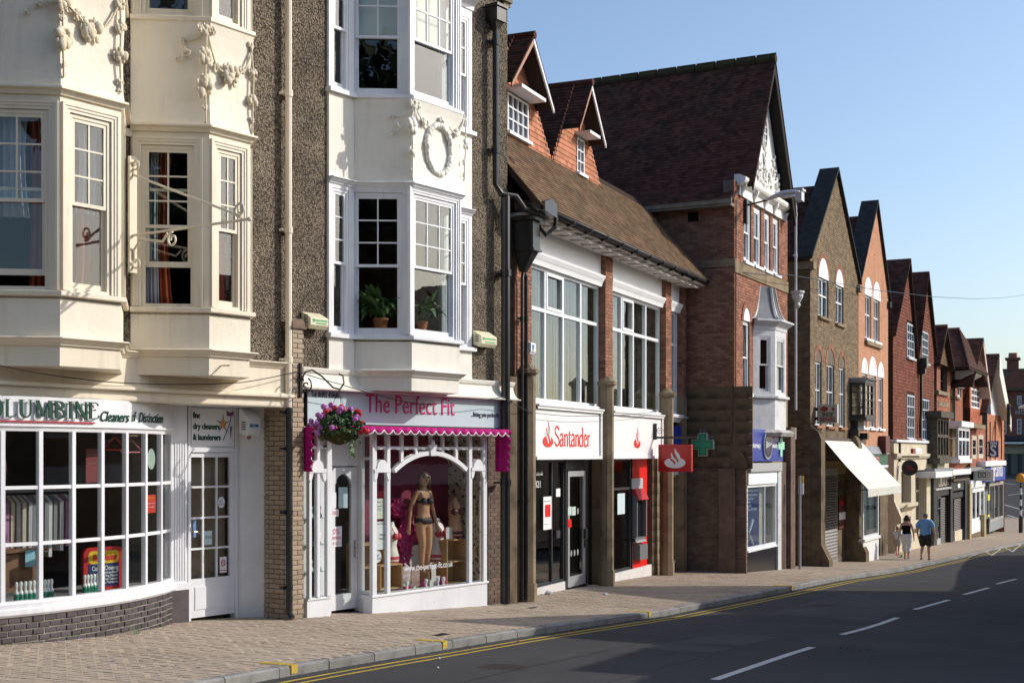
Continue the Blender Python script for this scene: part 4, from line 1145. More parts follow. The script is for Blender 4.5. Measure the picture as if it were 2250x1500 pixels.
# ------------------------------------------------------------------ bodies grown over a joint skeleton
def skin_mesh(V,E_,Rd,levels=2):
 me = bpy.data.meshes.new('sk'); me.from_pydata(V,E_,[]); me.update()
 ob = bpy.data.objects.new('sk',me); COL.objects.link(ob)
 sk = ob.modifiers.new('s','SKIN'); sk.use_smooth_shade = True
 sub = ob.modifiers.new('u','SUBSURF'); sub.levels = levels; sub.render_levels = levels
 lay = me.skin_vertices[0].data if me.skin_vertices else None
 if lay is None:
  return None
 for i,r in enumerate(Rd):
  lay[i].radius = r if isinstance(r,tuple) else (r,r); lay[i].use_root = (i == 0)
 dg = bpy.context.evaluated_depsgraph_get(); dg.update()
 out = bpy.data.meshes.new_from_object(ob.evaluated_get(dg))
 bpy.data.objects.remove(ob); bpy.data.meshes.remove(me)
 return out
def skin_obj(name,V,E_,Rd,mat,parent,levels=2):
 me = skin_mesh(V,E_,Rd,levels); me.materials.clear(); me.materials.append(mat); me.name = name
 o = bpy.data.objects.new(name,me); COL.objects.link(o); o.parent = parent; return o
# ------------------------------------------------------------------ F2: the bank
FXF = F2
zg2 = F2.g(6)
bk = thing('bank_building','bank branch with white framed windows between red brick piers and tiled roof with two dormers','building',F2,6,0,zg2)
REDB = pm('red_brick',(.33,.162,.105),(.245,.115,.078),3,.8,(50,.3,.003),var=.28,dirt=(1.0,(.15,.085,.06),.52,.8))
STONE = pm('sandstone',(.30,.235,.155),(.215,.165,.11),1.6,.85,(22,.35,.008),dirt=(1.2,(.07,.06,.045),.50,.74))
STONEL = pm('pale_limestone',(.60,.53,.40),(.50,.44,.33),1.5,.85,(30,.25,.005),dirt=(1.4,(.28,.24,.18),.60,.85))
zgt = 9.60
z_sill = F2.z(1326,893,0); z_tr = F2.z(1309,708,.15); z_head = F2.z(1314,630,.15); z_fr = F2.z(1317,557,.05)
z_st = F2.z(1338,845,0)
z_sb = F2.z(1324,1008,-.12); z_sg = F2.z(1318,908,-.12)
u_end = 12.12
wv = .22
pier = [(F2.u(1131)-.0,F2.u(1168)),(F2.u(1330),F2.u(1346)),(F2.u(1463),F2.u(1475)),(11.80,u_end)]
bays = [(pier[0][1],pier[1][0]),(pier[1][1],pier[2][0]),(pier[2][1],pier[3][0])]
for k,(a,b) in enumerate(pier):
 m = MB(); m.box(a+.006,b-.006,.004,.5,zg2-1.2,z_fr+.05); m.build('pier_core',MORTAR,bk)
 m = MB(); m.box(a-.012,b+.012,-.02,.49,zg2-1.2,z_st if k else F2.z(1150,830)); po = m.build('pier_base',STONE,bk)
 pb_ = bpy.data.objects.new('brick_pier',None); COL.objects.link(pb_); pb_.parent = bk; pb_['_o'] = tuple(bk['_o'])
 o = MB(); o.box(a+.004,b-.004,.003,.45,z_st-.02,z_fr+.04); po2 = o.build('brick_pier',MORTAR,bk); bpy.data.objects.remove(pb_)
 z0 = z_st if k else F2.z(1150,830)
 brickwork(po2,b-a,z_fr+.03-z0,loc_M(bk,face_M(a,0,z0)),REDB,name='brick',bl=.215)
 if k: brickwork(po2,wv+.02,z_fr+.03-z0,loc_M(bk,face_M(a,wv+.02,z0,R(-90))),REDB,name='brick',bl=.215,limit=300)
# octagonal stone shafts with moulded caps in front of the piers
for k,(px,pyc) in enumerate(((1168,812),(1341,836),(1473,860))):
 v = -.13; u = F2.u(px,v-.08); zc = F2.zu(u,pyc+14,v)
 m = MB(); rr = .155
 pts = [(u+rr*cos(PI/8+t*PI/4),v+rr*sin(PI/8+t*PI/4)) for t in range(8)]
 m.xy(pts,F2.g(u)-.4,zc)
 m.xy([(u+(p[0]-u)*1.18,v+(p[1]-v)*1.18) for p in pts],F2.g(u)-.4,F2.g(u)+.35)
 m.xy([(u+(p[0]-u)*1.42,v+(p[1]-v)*1.42) for p in pts],zc+.05,zc+.12)
 m.lathe([(rr*1.0,zc-.01),(rr*1.15,zc+.03),(rr*1.4,zc+.055)],(u,v,0),8); m.lathe([(rr*1.4,zc+.12),(rr*.9,zc+.17),(rr*.55,zc+.22),(.02,zc+.25)],(u,v,0),8)
 m.build('stone_shaft',STONE,bk)
 joints = MB()
# frieze, moulding, cove and gutter
FRZ = pm('white_frieze_paint',(.80,.81,.82),(.74,.75,.77),2,.55,(20,.1,.004),dirt=(1.5,(.58,.58,.58),.62,.92))
for a,b in bays:
 m = MB(); m.box(a,b,.10,.4,z_head,z_fr+.1); m.build('frieze',FRZ,bk)
 m = MB(); m.sweep([(-.02,z_head),(.03,z_head),(.04,z_head+.05),(.055,z_head+.10),(.07,z_head+.12),(.11,z_head+.20),(.115,z_head+.24),(.02,z_head+.26),(-.02,z_head+.26)],[(a+.01,.10),(b-.01,.10)]); m.build('moulding',FRZ,bk)
m = MB(); n = 8
prof = [(-.25,zgt-.03),(-.25,z_fr+.02)]+[(.0,z_fr+.0),(.03,z_fr+.0),(.03,z_fr+.03)]+[(.03+.46*(1-cos(k/n*PI/2)),z_fr+.03+(zgt-.09-z_fr-.03)*sin(k/n*PI/2)) for k in range(1,n+1)]+[(.52,zgt-.09),(.52,zgt-.03)]
m.sweep(prof,[(pier[0][0]-.05,0),(u_end,0)]); m.build('coved_soffit',pm('stained_cove_paint',(.66,.62,.57),(.52,.48,.43),5,.7,(14,.3,.01),dirt=(4,(.34,.29,.24),.56,.8)),bk)
x = .95; SH = MATS['stained_cove_paint']
while x < u_end-.2:
 m = MB()
 vs = []; q = 10
 for i in range(q+1):
  t = -PI/2+PI*i/q
  for j in range(6):
   s_ = j/5
   r = (.055+.17*s_)*(1+.06*cos(i*PI))
   vs.append((x+r*sin(t),-.06-.40*s_+.02*cos(i*PI),z_fr+.03+(zgt-.16-z_fr)*s_**.8-.0-.06*cos(t)*(1-.3*s_)))
 m.add(vs,[(i*6+j,i*6+j+1,(i+1)*6+j+1,(i+1)*6+j) for i in range(q) for j in range(5)])
 o = m.build('modillion',SH,bk); sm = o.modifiers.new('thick','SOLIDIFY'); sm.thickness = .02
 x += .62
for a,b in pier[1:3]:
 m = MB(); m.box(a-.04,b+.04,-.1,.02,z_fr-.02,z_fr+.14); m.box(a-.07,b+.07,-.14,.02,z_fr+.14,z_fr+.19); m.build('capital',SH,bk)
m = MB(); ga = F2.u(1196,-.64)
n = 8; pr_ = [(.58-.065*cos(PI*k/n)+.065,zgt-.065*sin(PI*k/n)) for k in range(n+1)]
m.tube([(ga,-.62,zgt),(F2.u(1548,-.62),-.62,zgt+.03)],.066,10); gutm = m.build('gutter',pm('grey_black_gutter',(.035,.036,.04),None,rough=.35),bk,smooth=True)
for k in range(11):
 u = ga+.5+k*1.0
 m = MB(); m.tube([(u-.05,-.62,zgt),(u+.05,-.62,zgt)],.078,10); m.box(u-.03,u+.03,-.58,-.45,zgt-.09,zgt-.04); m.build('gutter_bracket',BLACKIRON,bk)
# windows
def bank_window(a,b,mull,top_open,name='window'):
 """big white casement grid: tall lower lights, short upper lights"""
 w = b-a
 h = z_head-z_sill
 ed = [a]+mull+[b]
 cw = [ed[i+1]-ed[i] for i in range(len(ed)-1)]
 wo,xs,zs_ = fixed(bk,face_M(a,wv-.06,z_sill),w,h,len(cw),2,fr=.06,bar=.075,colw=cw,rowh=[z_tr-z_sill,z_head-z_tr],mat=UPVC,depth=.10)
 if top_open is not None:
  x0,x1 = xs[top_open]; z0,z1 = zs_[1]
  m = MB(); m.M = face_M(a,wv-.06,z_sill)
  for q in ((x0,x0+.06,z0,z1),(x1-.06,x1,z0,z1),(x0+.06,x1-.06,z0,z0+.06),(x0+.06,x1-.06,z1-.06,z1)): m.box(q[0],q[1],-.012,.03,q[2],q[3])
  m.build('casement',UPVC,wo)
 m = MB(); m.sweep([(-.08,z_sill-.06),(.16,z_sill-.06),(.16,z_sill-.02),(.0,z_sill),(-.08,z_sill)],[(a-.0,wv-.1),(b+.0,wv-.1)]); m.build('sill',FRZ,bk)
bank_window(bays[0][0],bays[0][1],[F2.u(p,.18) for p in (1196,1236,1275)],1)
bank_window(bays[1][0],bays[1][1],[F2.u(p,.18) for p in (1364,1390,1418)],1)
bank_window(bays[2][0],bays[2][1],[F2.u(1484,.18)],None)
BLIND = pm('grey_green_curtain',(.26,.30,.28),(.20,.235,.22),2,.85)
for k,(a,b) in enumerate(bays):                                   # drawn vertical blinds
 m = MB(); n = int((b-a)/.09)
 for i in range(n):
  u = a+.05+i*.09
  if k == 1 and i in (8,9,10,22,23): continue
  m.add([(u,.36,z_sill+.02),(u+.085,.385,z_sill+.02),(u+.085,.385,z_head-.05),(u,.36,z_head-.05)],[(0,1,2,3)])
 solo(m,'vertical_blind',['drawn vertical blind behind the largest bank window nearest the drainpipes','partly open vertical blind behind the middle bank window','narrow vertical blind behind the last bank window beside the red brick side wall'][k],'blind',pm('pale_vane',(.52,.53,.47),(.44,.45,.40),1,.85) if k == 1 else BLIND,F2,a,.36,z_sill)
room(bk,.3,u_end-.05,.46,5,z_sill-.3,z_fr+.3,ROOM)
# sign boards
SANW = pm('bank_sign_white',(.84,.84,.84),None,rough=.3)
SRED = pm('bank_red',(.72,.012,.008),None,rough=.35)
sgn = []
for k,(a,b) in enumerate(((bays[0][0]-.05,F2.u(1324,-.14)),(F2.u(1344,-.1),F2.u(1458,-.14)))):
 m = MB(); m.box(a,b,-.10,.2,z_sb,z_sg); m.build('sign_board',SANW,bk)
 m = MB()
 for x0,x1,z0,z1 in ((a,b,z_sg-.0,z_sg+.05),(a,b,z_sb,z_sb+.07),(b-.09,b,z_sb+.07,z_sg)): m.box(x0,x1,-.14,-.101,z0,z1)
 m.sweep([(-.1,z_sg),(.06,z_sg),(.06,z_sg+.03),(.09,z_sg+.06),(.09,z_sg+.09),(-.1,z_sg+.1)],[(a,-.10),(b,-.10)])
 m.build('sign_frame',SANW,bk)
 m = MB(); m.box(a,b-.1,-.04,.2,z_sg+.1,z_sill-.061); m.build('fascia',FRZ,bk)
def strokes(m,pts,wid,y0,y1):
 """brush stroke of varying width in the xz plane"""
 n = len(pts)
 L,Rr = [],[]
 for i,(x,z) in enumerate(pts):
  a,b = pts[max(i-1,0)],pts[min(i+1,n-1)]
  tx_,tz_ = b[0]-a[0],b[1]-a[1]; l = hypot(tx_,tz_) or 1
  w = wid[i] if isinstance(wid,(list,tuple)) else wid
  L.append((x-tz_/l*w/2,z+tx_/l*w/2)); Rr.append((x+tz_/l*w/2,z-tx_/l*w/2))
 for i in range(n-1): m.prism([(L[i][0],y0,L[i][1]),(L[i+1][0],y0,L[i+1][1]),(Rr[i+1][0],y0,Rr[i+1][1]),(Rr[i][0],y0,Rr[i][1])],(0,y1-y0,0))
def bez(p0,p1,p2,p3,n=10):
 return [tuple((1-t)**3*p0[k]+3*(1-t)**2*t*p1[k]+3*(1-t)*t*t*p2[k]+t**3*p3[k] for k in (0,1)) for t in [i/n for i in range(n+1)]]
def flame(par,u,z,w,h,v,red,ground_c,disc=True,th=.004,F=None,M=None):
 """flame emblem: rounded base with two tongues"""
 m = MB(); m.M = M
 m.xz([(u+w/2*cos(k*PI/16),z+h*.22+h*.22*sin(k*PI/16)) for k in range(32)],v-th,v)
 m.build('emblem',red,par)
 m = MB(); m.M = M
 strokes(m,[(u+(x-.5)*w,z+y*h) for x,y in bez((.66,.34),(.55,.58),(.72,.62),(.50,1.0))],[w*.15*k for k in (1,1.05,1.05,1,.9,.8,.7,.55,.4,.25,.1)],v-th*1.5,v-th*.1)
 strokes(m,[(u+(x-.5)*w,z+y*h) for x,y in bez((.50,.30),(.36,.50),(.42,.56),(.36,.76))],[w*.15*k for k in (1,1.05,1.05,1,.9,.8,.7,.55,.4,.25,.1)],v-th*1.5,v-th*.1)
 m.build('emblem',red,par)
 m = MB(); m.M = M
 strokes(m,[(u+(x-.5)*w,z+y*h) for x,y in bez((.52,.14),(.50,.34),(.30,.40),(.34,.62))],[w*.10*k for k in (.3,.8,1,1,1,1,.9,.8,.7,.5,.3)],v-th*1.9,v-th*1.2)
 strokes(m,[(u+(x-.5)*w,z+y*h) for x,y in bez((.74,.24),(.74,.44),(.52,.44),(.58,.70))],[w*.09*k for k in (.3,.8,1,1,1,1,.9,.8,.7,.5,.3)],v-th*1.9,v-th*1.2)
 m.build('emblem',ground_c,par)
def serif_word(par,u,v,z,h,wtot,mat):
 """condensed roman lettering drawn stroke by stroke: Santander"""
 X = .45
 G = {'S': (.50,[bez((.42,.80),(.40,1.02),(.06,1.04),(.06,.78)),bez((.06,.78),(.06,.52),(.44,.50),(.44,.22)),bez((.44,.22),(.44,-.04),(.06,-.06),(.03,.22))],[],[]),
  'a': (.40,[bez((.05,.50),(.10,.66),(.30,.66),(.30,.44)),bez((.30,.34),(.05,.34),(.02,.20),(.04,.12)),bez((.04,.12),(.06,-.06),(.24,-.02),(.30,.12))],[(.30,0,.44)],[(.29,.40,.0)]),
  'n': (.42,[bez((.09,.44),(.16,.64),(.34,.64),(.34,.42))],[(.09,0,.58),(.34,0,.42)],[(.02,.16,0),(.27,.41,0),(.02,.09,.56)]),
  't': (.28,[bez((.12,.16),(.12,-.02),(.20,-.03),(.26,.05))],[(.12,.14,.76)],[(.02,.25,.57)]),
  'd': (.44,[bez((.34,.46),(.26,.66),(.04,.62),(.04,.28)),bez((.04,.28),(.04,-.06),(.26,-.08),(.34,.12))],[(.34,0,.98)],[(.26,.34,.96),(.33,.42,0)]),
  'e': (.38,[bez((.06,.34),(.06,.70),(.32,.70),(.32,.36)),bez((.06,.34),(.06,-.08),(.26,-.08),(.34,.10))],[],[(.06,.33,.345)]),
  'r': (.30,[bez((.09,.42),(.14,.58),(.22,.62),(.27,.54))],[(.09,0,.58)],[(.02,.17,0),(.02,.09,.56)])}
 tot = sum(G[c][0] for c in 'Santander'); k = wtot/tot; x = u
 for c in 'Santander':
  adv,cur,ver,ser = G[c]; m = MB()
  for b in cur: strokes(m,[(x+p[0]*k,z+p[1]*h) for p in b],.050*k*1.5,v-.005,v)
  for vx,z0,z1 in ver: m.box(x+vx*k-.032*k*1.4,x+vx*k+.032*k*1.4,v-.0055,v,z+z0*h,z+z1*h)
  for s0,s1,sz in ser: m.box(x+s0*k,x+s1*k,v-.0045,v,z+sz*h-.004,z+sz*h+.018*1.2)
  m.build('lettering',mat,par); x += adv*k
a,b = F2.u(1218,-.1),F2.u(1296,-.1)
serif_word(bk,a,-.102,F2.zu(a,979,-.1),.40,b-a,SRED)
a,b = F2.u(1192,-.1),F2.u(1215,-.1); flame(bk,(a+b)/2,F2.zu(a,982,-.1),b-a,F2.zu(a,924,-.1)-F2.zu(a,982,-.1),-.102,SRED,SANW)
a,b = F2.u(1392.5,-.1),F2.u(1407,-.1); flame(bk,(a+b)/2,F2.zu(a,984,-.1),b-a,F2.zu(a,938,-.1)-F2.zu(a,984,-.1),-.102,SRED,SANW)
# ---- ground floor of the bank
SV = .34
gl = bays[0][0]+.02
zb0 = F2.z(1175,1300,SV)
DGREY = pm('anthracite_frame',(.03,.034,.038),None,rough=.4)
du0,du1 = F2.u(1240,SV-.02),F2.u(1282,SV-.02)
m = MB(); m.box(gl,du0-.02,SV-.05,SV+.1,zg2-.6,F2.z(1200,1285,SV)); m.build('stall_riser',pm('white_stone_riser',(.66,.64,.62),(.58,.56,.54),3,.7),bk)
zr = F2.z(1200,1285,SV)
wo,_,_ = fixed(bk,face_M(gl,SV-.03,zr),du0-gl-.02,z_sb-zr,2,1,fr=.06,bar=.05,colw=[2.6,.9],mat=DGREY,glass=SHOPGLASS)
dzb = F2.g(F2.u(1260))+.03; dzt = F2.z(1260,1032,SV)
m = MB(); m.box(du0-.02,du0+.04,SV-.06,SV+.06,dzb-.1,z_sb); m.box(du1-.04,du1+.06,SV-.06,SV+.06,dzb-.1,z_sb); m.box(du0+.04,du1-.04,SV-.05,SV+.05,dzt,z_sb); m.build('door_frame',DGREY,bk)
ALU = pm('aluminium',(.62,.63,.65),None,rough=.35,metal=.6)
m = MB(); x0,x1 = du0+.05,du1-.05
m.box(x0,x0+.09,SV-.09,SV-.04,dzb,dzt-.02); m.box(x1-.11,x1,SV-.09,SV-.04,dzb,dzt-.02); m.box(x0+.09,x1-.11,SV-.09,SV-.04,dzb,dzb+.22); m.box(x0+.09,x1-.11,SV-.09,SV-.04,dzt-.14,dzt-.02)
dd = m.build('door',ALU,bk)
m = MB(); m.box(x0+.09,x1-.11,SV-.065,SV-.06,dzb+.22,dzt-.14); m.build('pane',SHOPGLASS,dd)
m = MB(); m.box(x1-.14,x1-.02,SV-.15,SV-.091,dzb+1.0,dzb+1.22); m.box(x1-.10,x1-.04,SV-.13,SV-.091,dzb+.80,dzb+.98); m.build('lock',DGREY,dd)
for k in range(3):
 for zz_ in (1.62,.72):
  m = MB(); m.xz([(x0+.24+k*.2+.05*cos(t*PI/8),dzb+zz_+.07*sin(t*PI/8)) for t in range(16)],SV-.069,SV-.066); m.build('manifestation_dot',pm('frost_dot',(.28,.31,.31),None,rough=.5),dd)
m = MB(); m.box(du1+.06,du1+.55,SV-.02,SV+.06,dzb-.2,z_sb); m.build('side_light',pm('black_panel',(.012,.012,.014),None,rough=.2),bk)
# stone wall between door and pier 2, and around the cash machine bay
def stonewall(par,a,b,z0,z1,v,holes=(),ch=.30,mat=STONE,lim=300):
 m = MB(); m.box(a,b,v+.012,v+.2,z0,z1); so = m.build('stone_wall',pm('stone_joint',(.17,.145,.11),(.12,.105,.08),6,.9),par)
 brickwork(so,b-a,z1-z0,loc_M(par,face_M(a,v+.01,z0)),mat,bl=.52,bh=ch-.012,jt=.010,proud=.012,name='ashlar_block',depth=.03,limit=lim)
 return so
stonewall(bk,du1+.56,pier[1][0]+.02,zg2-.5,z_sb,.16)
c0,c1 = F2.u(1352,.2),F2.u(1432,.2)
m = MB(); m.box(bays[1][0]+.0,c1,.16,.4,zg2-.6,F2.z(1400,1246,.2)); m.build('stall_riser',MATS['white_stone_riser'],bk)
zr2 = F2.z(1400,1246,.2)
g0,g1 = bays[1][0]+.03,F2.u(1382,.25)
wo,_,_ = fixed(bk,face_M(g0,.2,zr2),g1-g0,z_sb-zr2,1,2,fr=.06,bar=.06,rowh=[3,1.0],mat=DGREY,glass=SHOPGLASS)
a0,a1 = F2.u(1388,.2),F2.u(1421,.2)
m = MB(); m.box(g1+.01,a0-.01,.17,.4,zr2,z_sb); m.build('mullion_panel',DGREY,bk)
m = MB(); m.box(a0,a1,.19,.4,zr2,z_sb); m.build('red_panel',SRED,bk)
m = MB(); m.box(a1,a1+.45,.3,.4,zr2-.1,z_sb); m.build('dark_recess',MATS['black_panel'],bk)
stonewall(bk,a1+.30,pier[2][0]+.02,zg2-.8,z_sb,.14)
z1_ = F2.z(1402,1088,.15); z0_ = F2.z(1402,1188,.15)
at = thing('cash_machine','grey cash machine set in the bright red panel of the bank front','cash machine',F2,F2.u(1402,.15),.19,z0_-.3)
ac0,ac1 = F2.u(1396,.1),F2.u(1418,.1)
m = MB(); m.box(ac0,ac1,.10,.19,z0_,z0_+.10); m.box(ac0,ac0+.06,.06,.19,z0_+.1,z1_); m.box(ac1-.06,ac1,.06,.19,z0_+.1,z1_); m.box(ac0+.06,ac1-.06,.12,.19,z1_-.12,z1_); m.build('surround',pm('atm_grey',(.16,.165,.17),None,rough=.4),at)
m = MB(); m.box(ac0+.06,ac1-.06,.17,.188,z0_+.1,z1_-.12); m.build('screen_recess',pm('black_panel',(.012,.012,.014),None),at)
m = MB(); m.prism([(ac0-.0,.05,z0_-.02),(ac0,.16,z0_+.08),(ac0,.19,z0_+.08),(ac0,.19,z0_-.02)],(ac1-ac0,0,0)); m.build('keypad_shelf',pm('atm_light',(.35,.36,.37),None,rough=.4),at)
m = MB(); m.prism([(ac0+.02,.0,z1_-.10),(ac0+.02,.12,z1_+.17),(ac0+.02,.19,z1_+.17),(ac0+.02,.19,z1_-.10)],(ac1-ac0-.04,0,0)); m.build('hood',pm('pale_red_hood',(.55,.03,.04),None,rough=.3),at)
m = MB(); m.box(ac0-.05,ac1+.02,.17,.188,z1_+.17,z1_+.42); m.build('header_plate',pm('atm_pale',(.45,.46,.47),None,rough=.5),at)
m = MB(); m.box(ac0+.12,ac1-.05,.02,.188,z0_-.45,z0_-.08); m.build('deposit_box',MATS['atm_grey'],at)
# third narrow bay: shop window with a cream blind, blue sign over it
b0,b1 = F2.u(1483,.2),F2.u(1508,.2)
z3 = F2.z(1495,1232,.2); z3t = F2.z(1495,1042,.2)
m = MB(); m.box(pier[2][1],b1+.05,.2,.4,zg2-1,z3); m.build('stall_riser',MATS['black_panel'],bk)
wo,_,_ = fixed(bk,face_M(pier[2][1]+.02,.2,z3),b1-pier[2][1]-.02,z3t-z3,1,1,fr=.07,mat=WHITE,glass=SHOPGLASS)
m = MB(); m.box(pier[2][1],b1+.05,.33,.34,z3,z3t); m.build('blind',pm('cream_blind',(.58,.54,.40),(.5,.46,.34),1,.8),bk)
m = MB(); m.box(pier[2][1],b1,.12,.4,z3t,z3t+.35); m.build('fascia',WHITE,bk)
m = MB(); m.box(pier[2][1],b1+.3,.2,.4,z3t+.35,z_sill); m.build('fascia',DGREY,bk)
BLUE = pm('pharmacy_blue',(.006,.030,.30),None,rough=.3)
m = MB(); m.box(F2.u(1484,0),F2.u(1514,0),.04,.2,F2.z(1495,976),F2.z(1495,937)); m.build('sign_board',BLUE,bk)
m = MB(); m.sweep(corniceprof(F2.z(1500,915),.14,.16),[(pier[2][1],.1),(b1+.2,.1)]); m.build('cornice',WHITE,bk)
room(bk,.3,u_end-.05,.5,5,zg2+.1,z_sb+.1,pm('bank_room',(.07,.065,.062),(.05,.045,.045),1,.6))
# notices on the bank front
vq = SV-.05
def tx2(*a,**k): return tx(*a,F=F2,**k)
tx2('.co.uk',1177,1193,1044,SV-.04,.14,PAPER,bk); tx2('321',1175,1187,1071,SV-.04,.2,PAPER,bk)
poster('tall white poster with a red shape in the bank window by the drainpipe',1194,1212,1091,1164,vq,F=F2,lines=(('Here to help',.1,.84,.07,GRYT),('Talk to us',.1,.15,.05,GRYT)),cat='poster',name='poster')
m_ = poster('small pale notice at the right of the bank window, above door handle height',1222,1231,1073,1091,vq,F=F2)
poster('small black card in the bank window left of the glass door',1223,1231,1165,1182,vq,BLK,F=F2,cat='card',name='card')
poster('left one of two pale green notices on the bank glass door',1248,1256,1113,1132,SV-.092,pm('pale_green_paper',(.50,.60,.55),None),F=F2)
poster('right one of two pale green notices on the bank glass door',1257,1265,1113,1132,SV-.092,MATS['pale_green_paper'],F=F2)
poster('square red emblem sticker on the bank glass door',1248,1256,1141,1159,SV-.092,SRED,F=F2,cat='sticker',name='sticker')
poster('black and white notice in the window left of the cash machine',1357,1373,1084,1130,.19,pm('pale_blue_paper2',(.55,.68,.70),None),F=F2)
m = MB(); q = F2.u(1203,vq); m.box(q-.14,q+.16,vq-.004,vq-.001,F2.zu(q,1135,vq),F2.zu(q,1108,vq)); solo(m,'picture','red picture printed on the tall white poster in the bank window','print',SRED,F2,q,vq,F2.zu(q,1135,vq))
# ---- roof and dormers
TILEB = pm('brown_roof_tile',(.175,.115,.072),(.115,.073,.046),2,.85,(40,.3,.003),var=.30,dirt=(1.2,(.09,.085,.05),.50,.75))
TILER = pm('terracotta_hung_tile',(.49,.215,.13),(.40,.17,.10),3,.75,(40,.25,.003),var=.20,dirt=(2,(.26,.12,.07),.58,.85))
TILED = pm('dark_roof_tile',(.105,.045,.034),(.06,.030,.025),2.5,.85,(40,.3,.003),var=.32,dirt=(1.5,(.045,.04,.028),.52,.75))
UNDER = pm('tile_underlay',(.05,.035,.028),None,rough=.95)
ve,zv = -.66,zgt+.04
vt,ztp = .92,11.50
pit = atan2(ztp-zv,vt-ve); sl = hypot(ztp-zv,vt-ve)
m = MB(); ua_,ub2 = .18,u_end
m.prism([(ua_,ve,zv),(ub2,ve,zv),(ub2,vt+.4,ztp+.4*math.tan(pit)),(ua_,vt+.4,ztp+.4*math.tan(pit))],(0,.05,-.08)); rf = m.build('roof',UNDER,bk)
Mr = loc_M(bk,MT((ua_,ve,zv)) @ MR(pit,4,'X'))
tilework(rf,[(0,-.03),(ub2-ua_,-.03),(ub2-ua_,sl+.25),(0,sl+.25)],Mr,TILEB,name='roof_tile')
# tile hung fronts of the dormers
def dormer(ua0,ua1,apex_u,apex_z,zlow,vf,over,win,ridge_back,tilename):
 """gable front between ua0 and ua1 (at zlow) with overhanging verges"""
 k0 = (apex_z-zlow)/(apex_u-ua0); k1 = (apex_z-zlow)/(ua1-apex_u)
 m = MB(); m.xz([(ua0,zlow),(ua1,zlow),(apex_u,apex_z-.05)],vf+.03,vf+.3); d = m.build('dormer',UNDER,bk)
 poly = [(0,0),(ua1-ua0,0),(apex_u-ua0,apex_z-zlow)]
 hole = [(win[0]-ua0-.02,win[2]-zlow-.03),(win[1]-ua0+.02,win[2]-zlow-.03),(win[1]-ua0+.02,win[3]-zlow+.12),(win[0]-ua0-.02,win[3]-zlow+.12)]
 Mf = loc_M(bk,MT((ua0,vf+.02,zlow)) @ MR(R(90),4,'X'))
 tilework(d,poly,Mf,TILER,name='hung_tile',gauge=.115,holes=[hole],lift=.012,th=.016)
 wo,_,_ = fixed(bk,face_M(win[0],vf-.02,win[2]),win[1]-win[0],win[3]-win[2],win[4],3,fr=.045,bar=.03,rowh=[1,1,1],mat=UPVC,depth=.07,name='dormer_window')
 m = MB(); m.box(win[0]-.06,win[1]+.06,vf-.10,vf+.02,win[2]-.07,win[2]-.002); m.build('sill',UPVC,bk)
 m = MB(); m.box(win[0]-.10,win[1]+.10,vf-over+.04,vf+.02,win[3]+.03,win[3]+.10); m.build('soffit',WHITE,bk)
 # roof slopes
 e0,e1 = ua0-.0,ua1+.0
 for s_,(eu,kk) in enumerate(((e0,k0),(e1,k1))):
  dx = abs(apex_u-eu); L = hypot(dx,apex_z-zlow)
  yb = ridge_back
  m = MB()
  m.prism([(apex_u,vf-.0,apex_z),(eu,vf-.0,zlow),(eu,yb,zlow),(apex_u,yb,apex_z)],(0,0,-.10)); r = m.build('dormer_roof',UNDER,bk)
  # overhanging part down to the eave of the hood
  hz = win[3]+.02; hu = apex_u + (eu-apex_u)*(apex_z-hz)/(apex_z-zlow)
  m = MB(); m.prism([(apex_u,vf-over,apex_z),(hu,vf-over,hz),(hu,vf+.02,hz),(apex_u,vf+.02,apex_z)],(0,0,-.055)); m.build('verge',UNDER,bk)
  m = MB(); m.prism([(apex_u,vf-over,apex_z-.06),(hu,vf-over,hz-.06),(hu,vf-over,hz-.14),(apex_u,vf-over,apex_z-.18)],(0,.035,0)); m.build('barge_board',WHITE if s_ else pm('barge_brown',(.35,.17,.10),None),bk)
  ang = atan2(apex_z-zlow,dx)
  if s_ == 0:
   Mt = MT((eu,yb,zlow)) @ MR(R(-90),4,'Z') @ MR(ang,4,'X')
   hl = (hz-zlow)/sin(ang)
   tilework(r,[(0,0),(yb-vf,0),(yb-vf,hl),(yb-vf+over+.03,hl),(yb-vf+over+.03,L),(0,L)],loc_M(bk,Mt),TILED,name='roof_tile',lift=.01)
 m = MB()
 k = 0; y = vf-over-.02
 while y < ridge_back:
  m = MB(); m.tube([(apex_u,y,apex_z+.0),(apex_u,min(y+.44,ridge_back),apex_z+.0)],.085,8); m.build('ridge_tile',TILED,bk); y += .45
dormer(.55,F2.u(1213,.92),2.62,13.66,11.45,.92,.42,(2.16,3.26,11.62,12.42,4),4.6,'a')
dormer(F2.u(1213,.92),F2.u(1320,.92)+.02,6.10,13.58,11.45,.92,.42,(6.18,6.66,11.56,12.38,2),4.6,'b')
m = MB(); m.add([(ua_,2.2,11.4),(u_end,2.2,11.4),(u_end,5.2,14.0),(ua_,5.2,14.0)],[(0,1,2,3)]); m.add([(ua_,5.2,14.0),(u_end,5.2,14.0),(u_end,9,10),(ua_,9,10)],[(0,1,2,3)]); m.build('rear_roof',TILED,bk)
m = MB(); m.box(.2,u_end,8.9,9.0,zg2-1,10); m.build('rear_wall',REDB,bk)
m = MB(); m.box(.16,.2,.2,9,zg2-1,11.4); m.build('side_wall',REDB,bk)
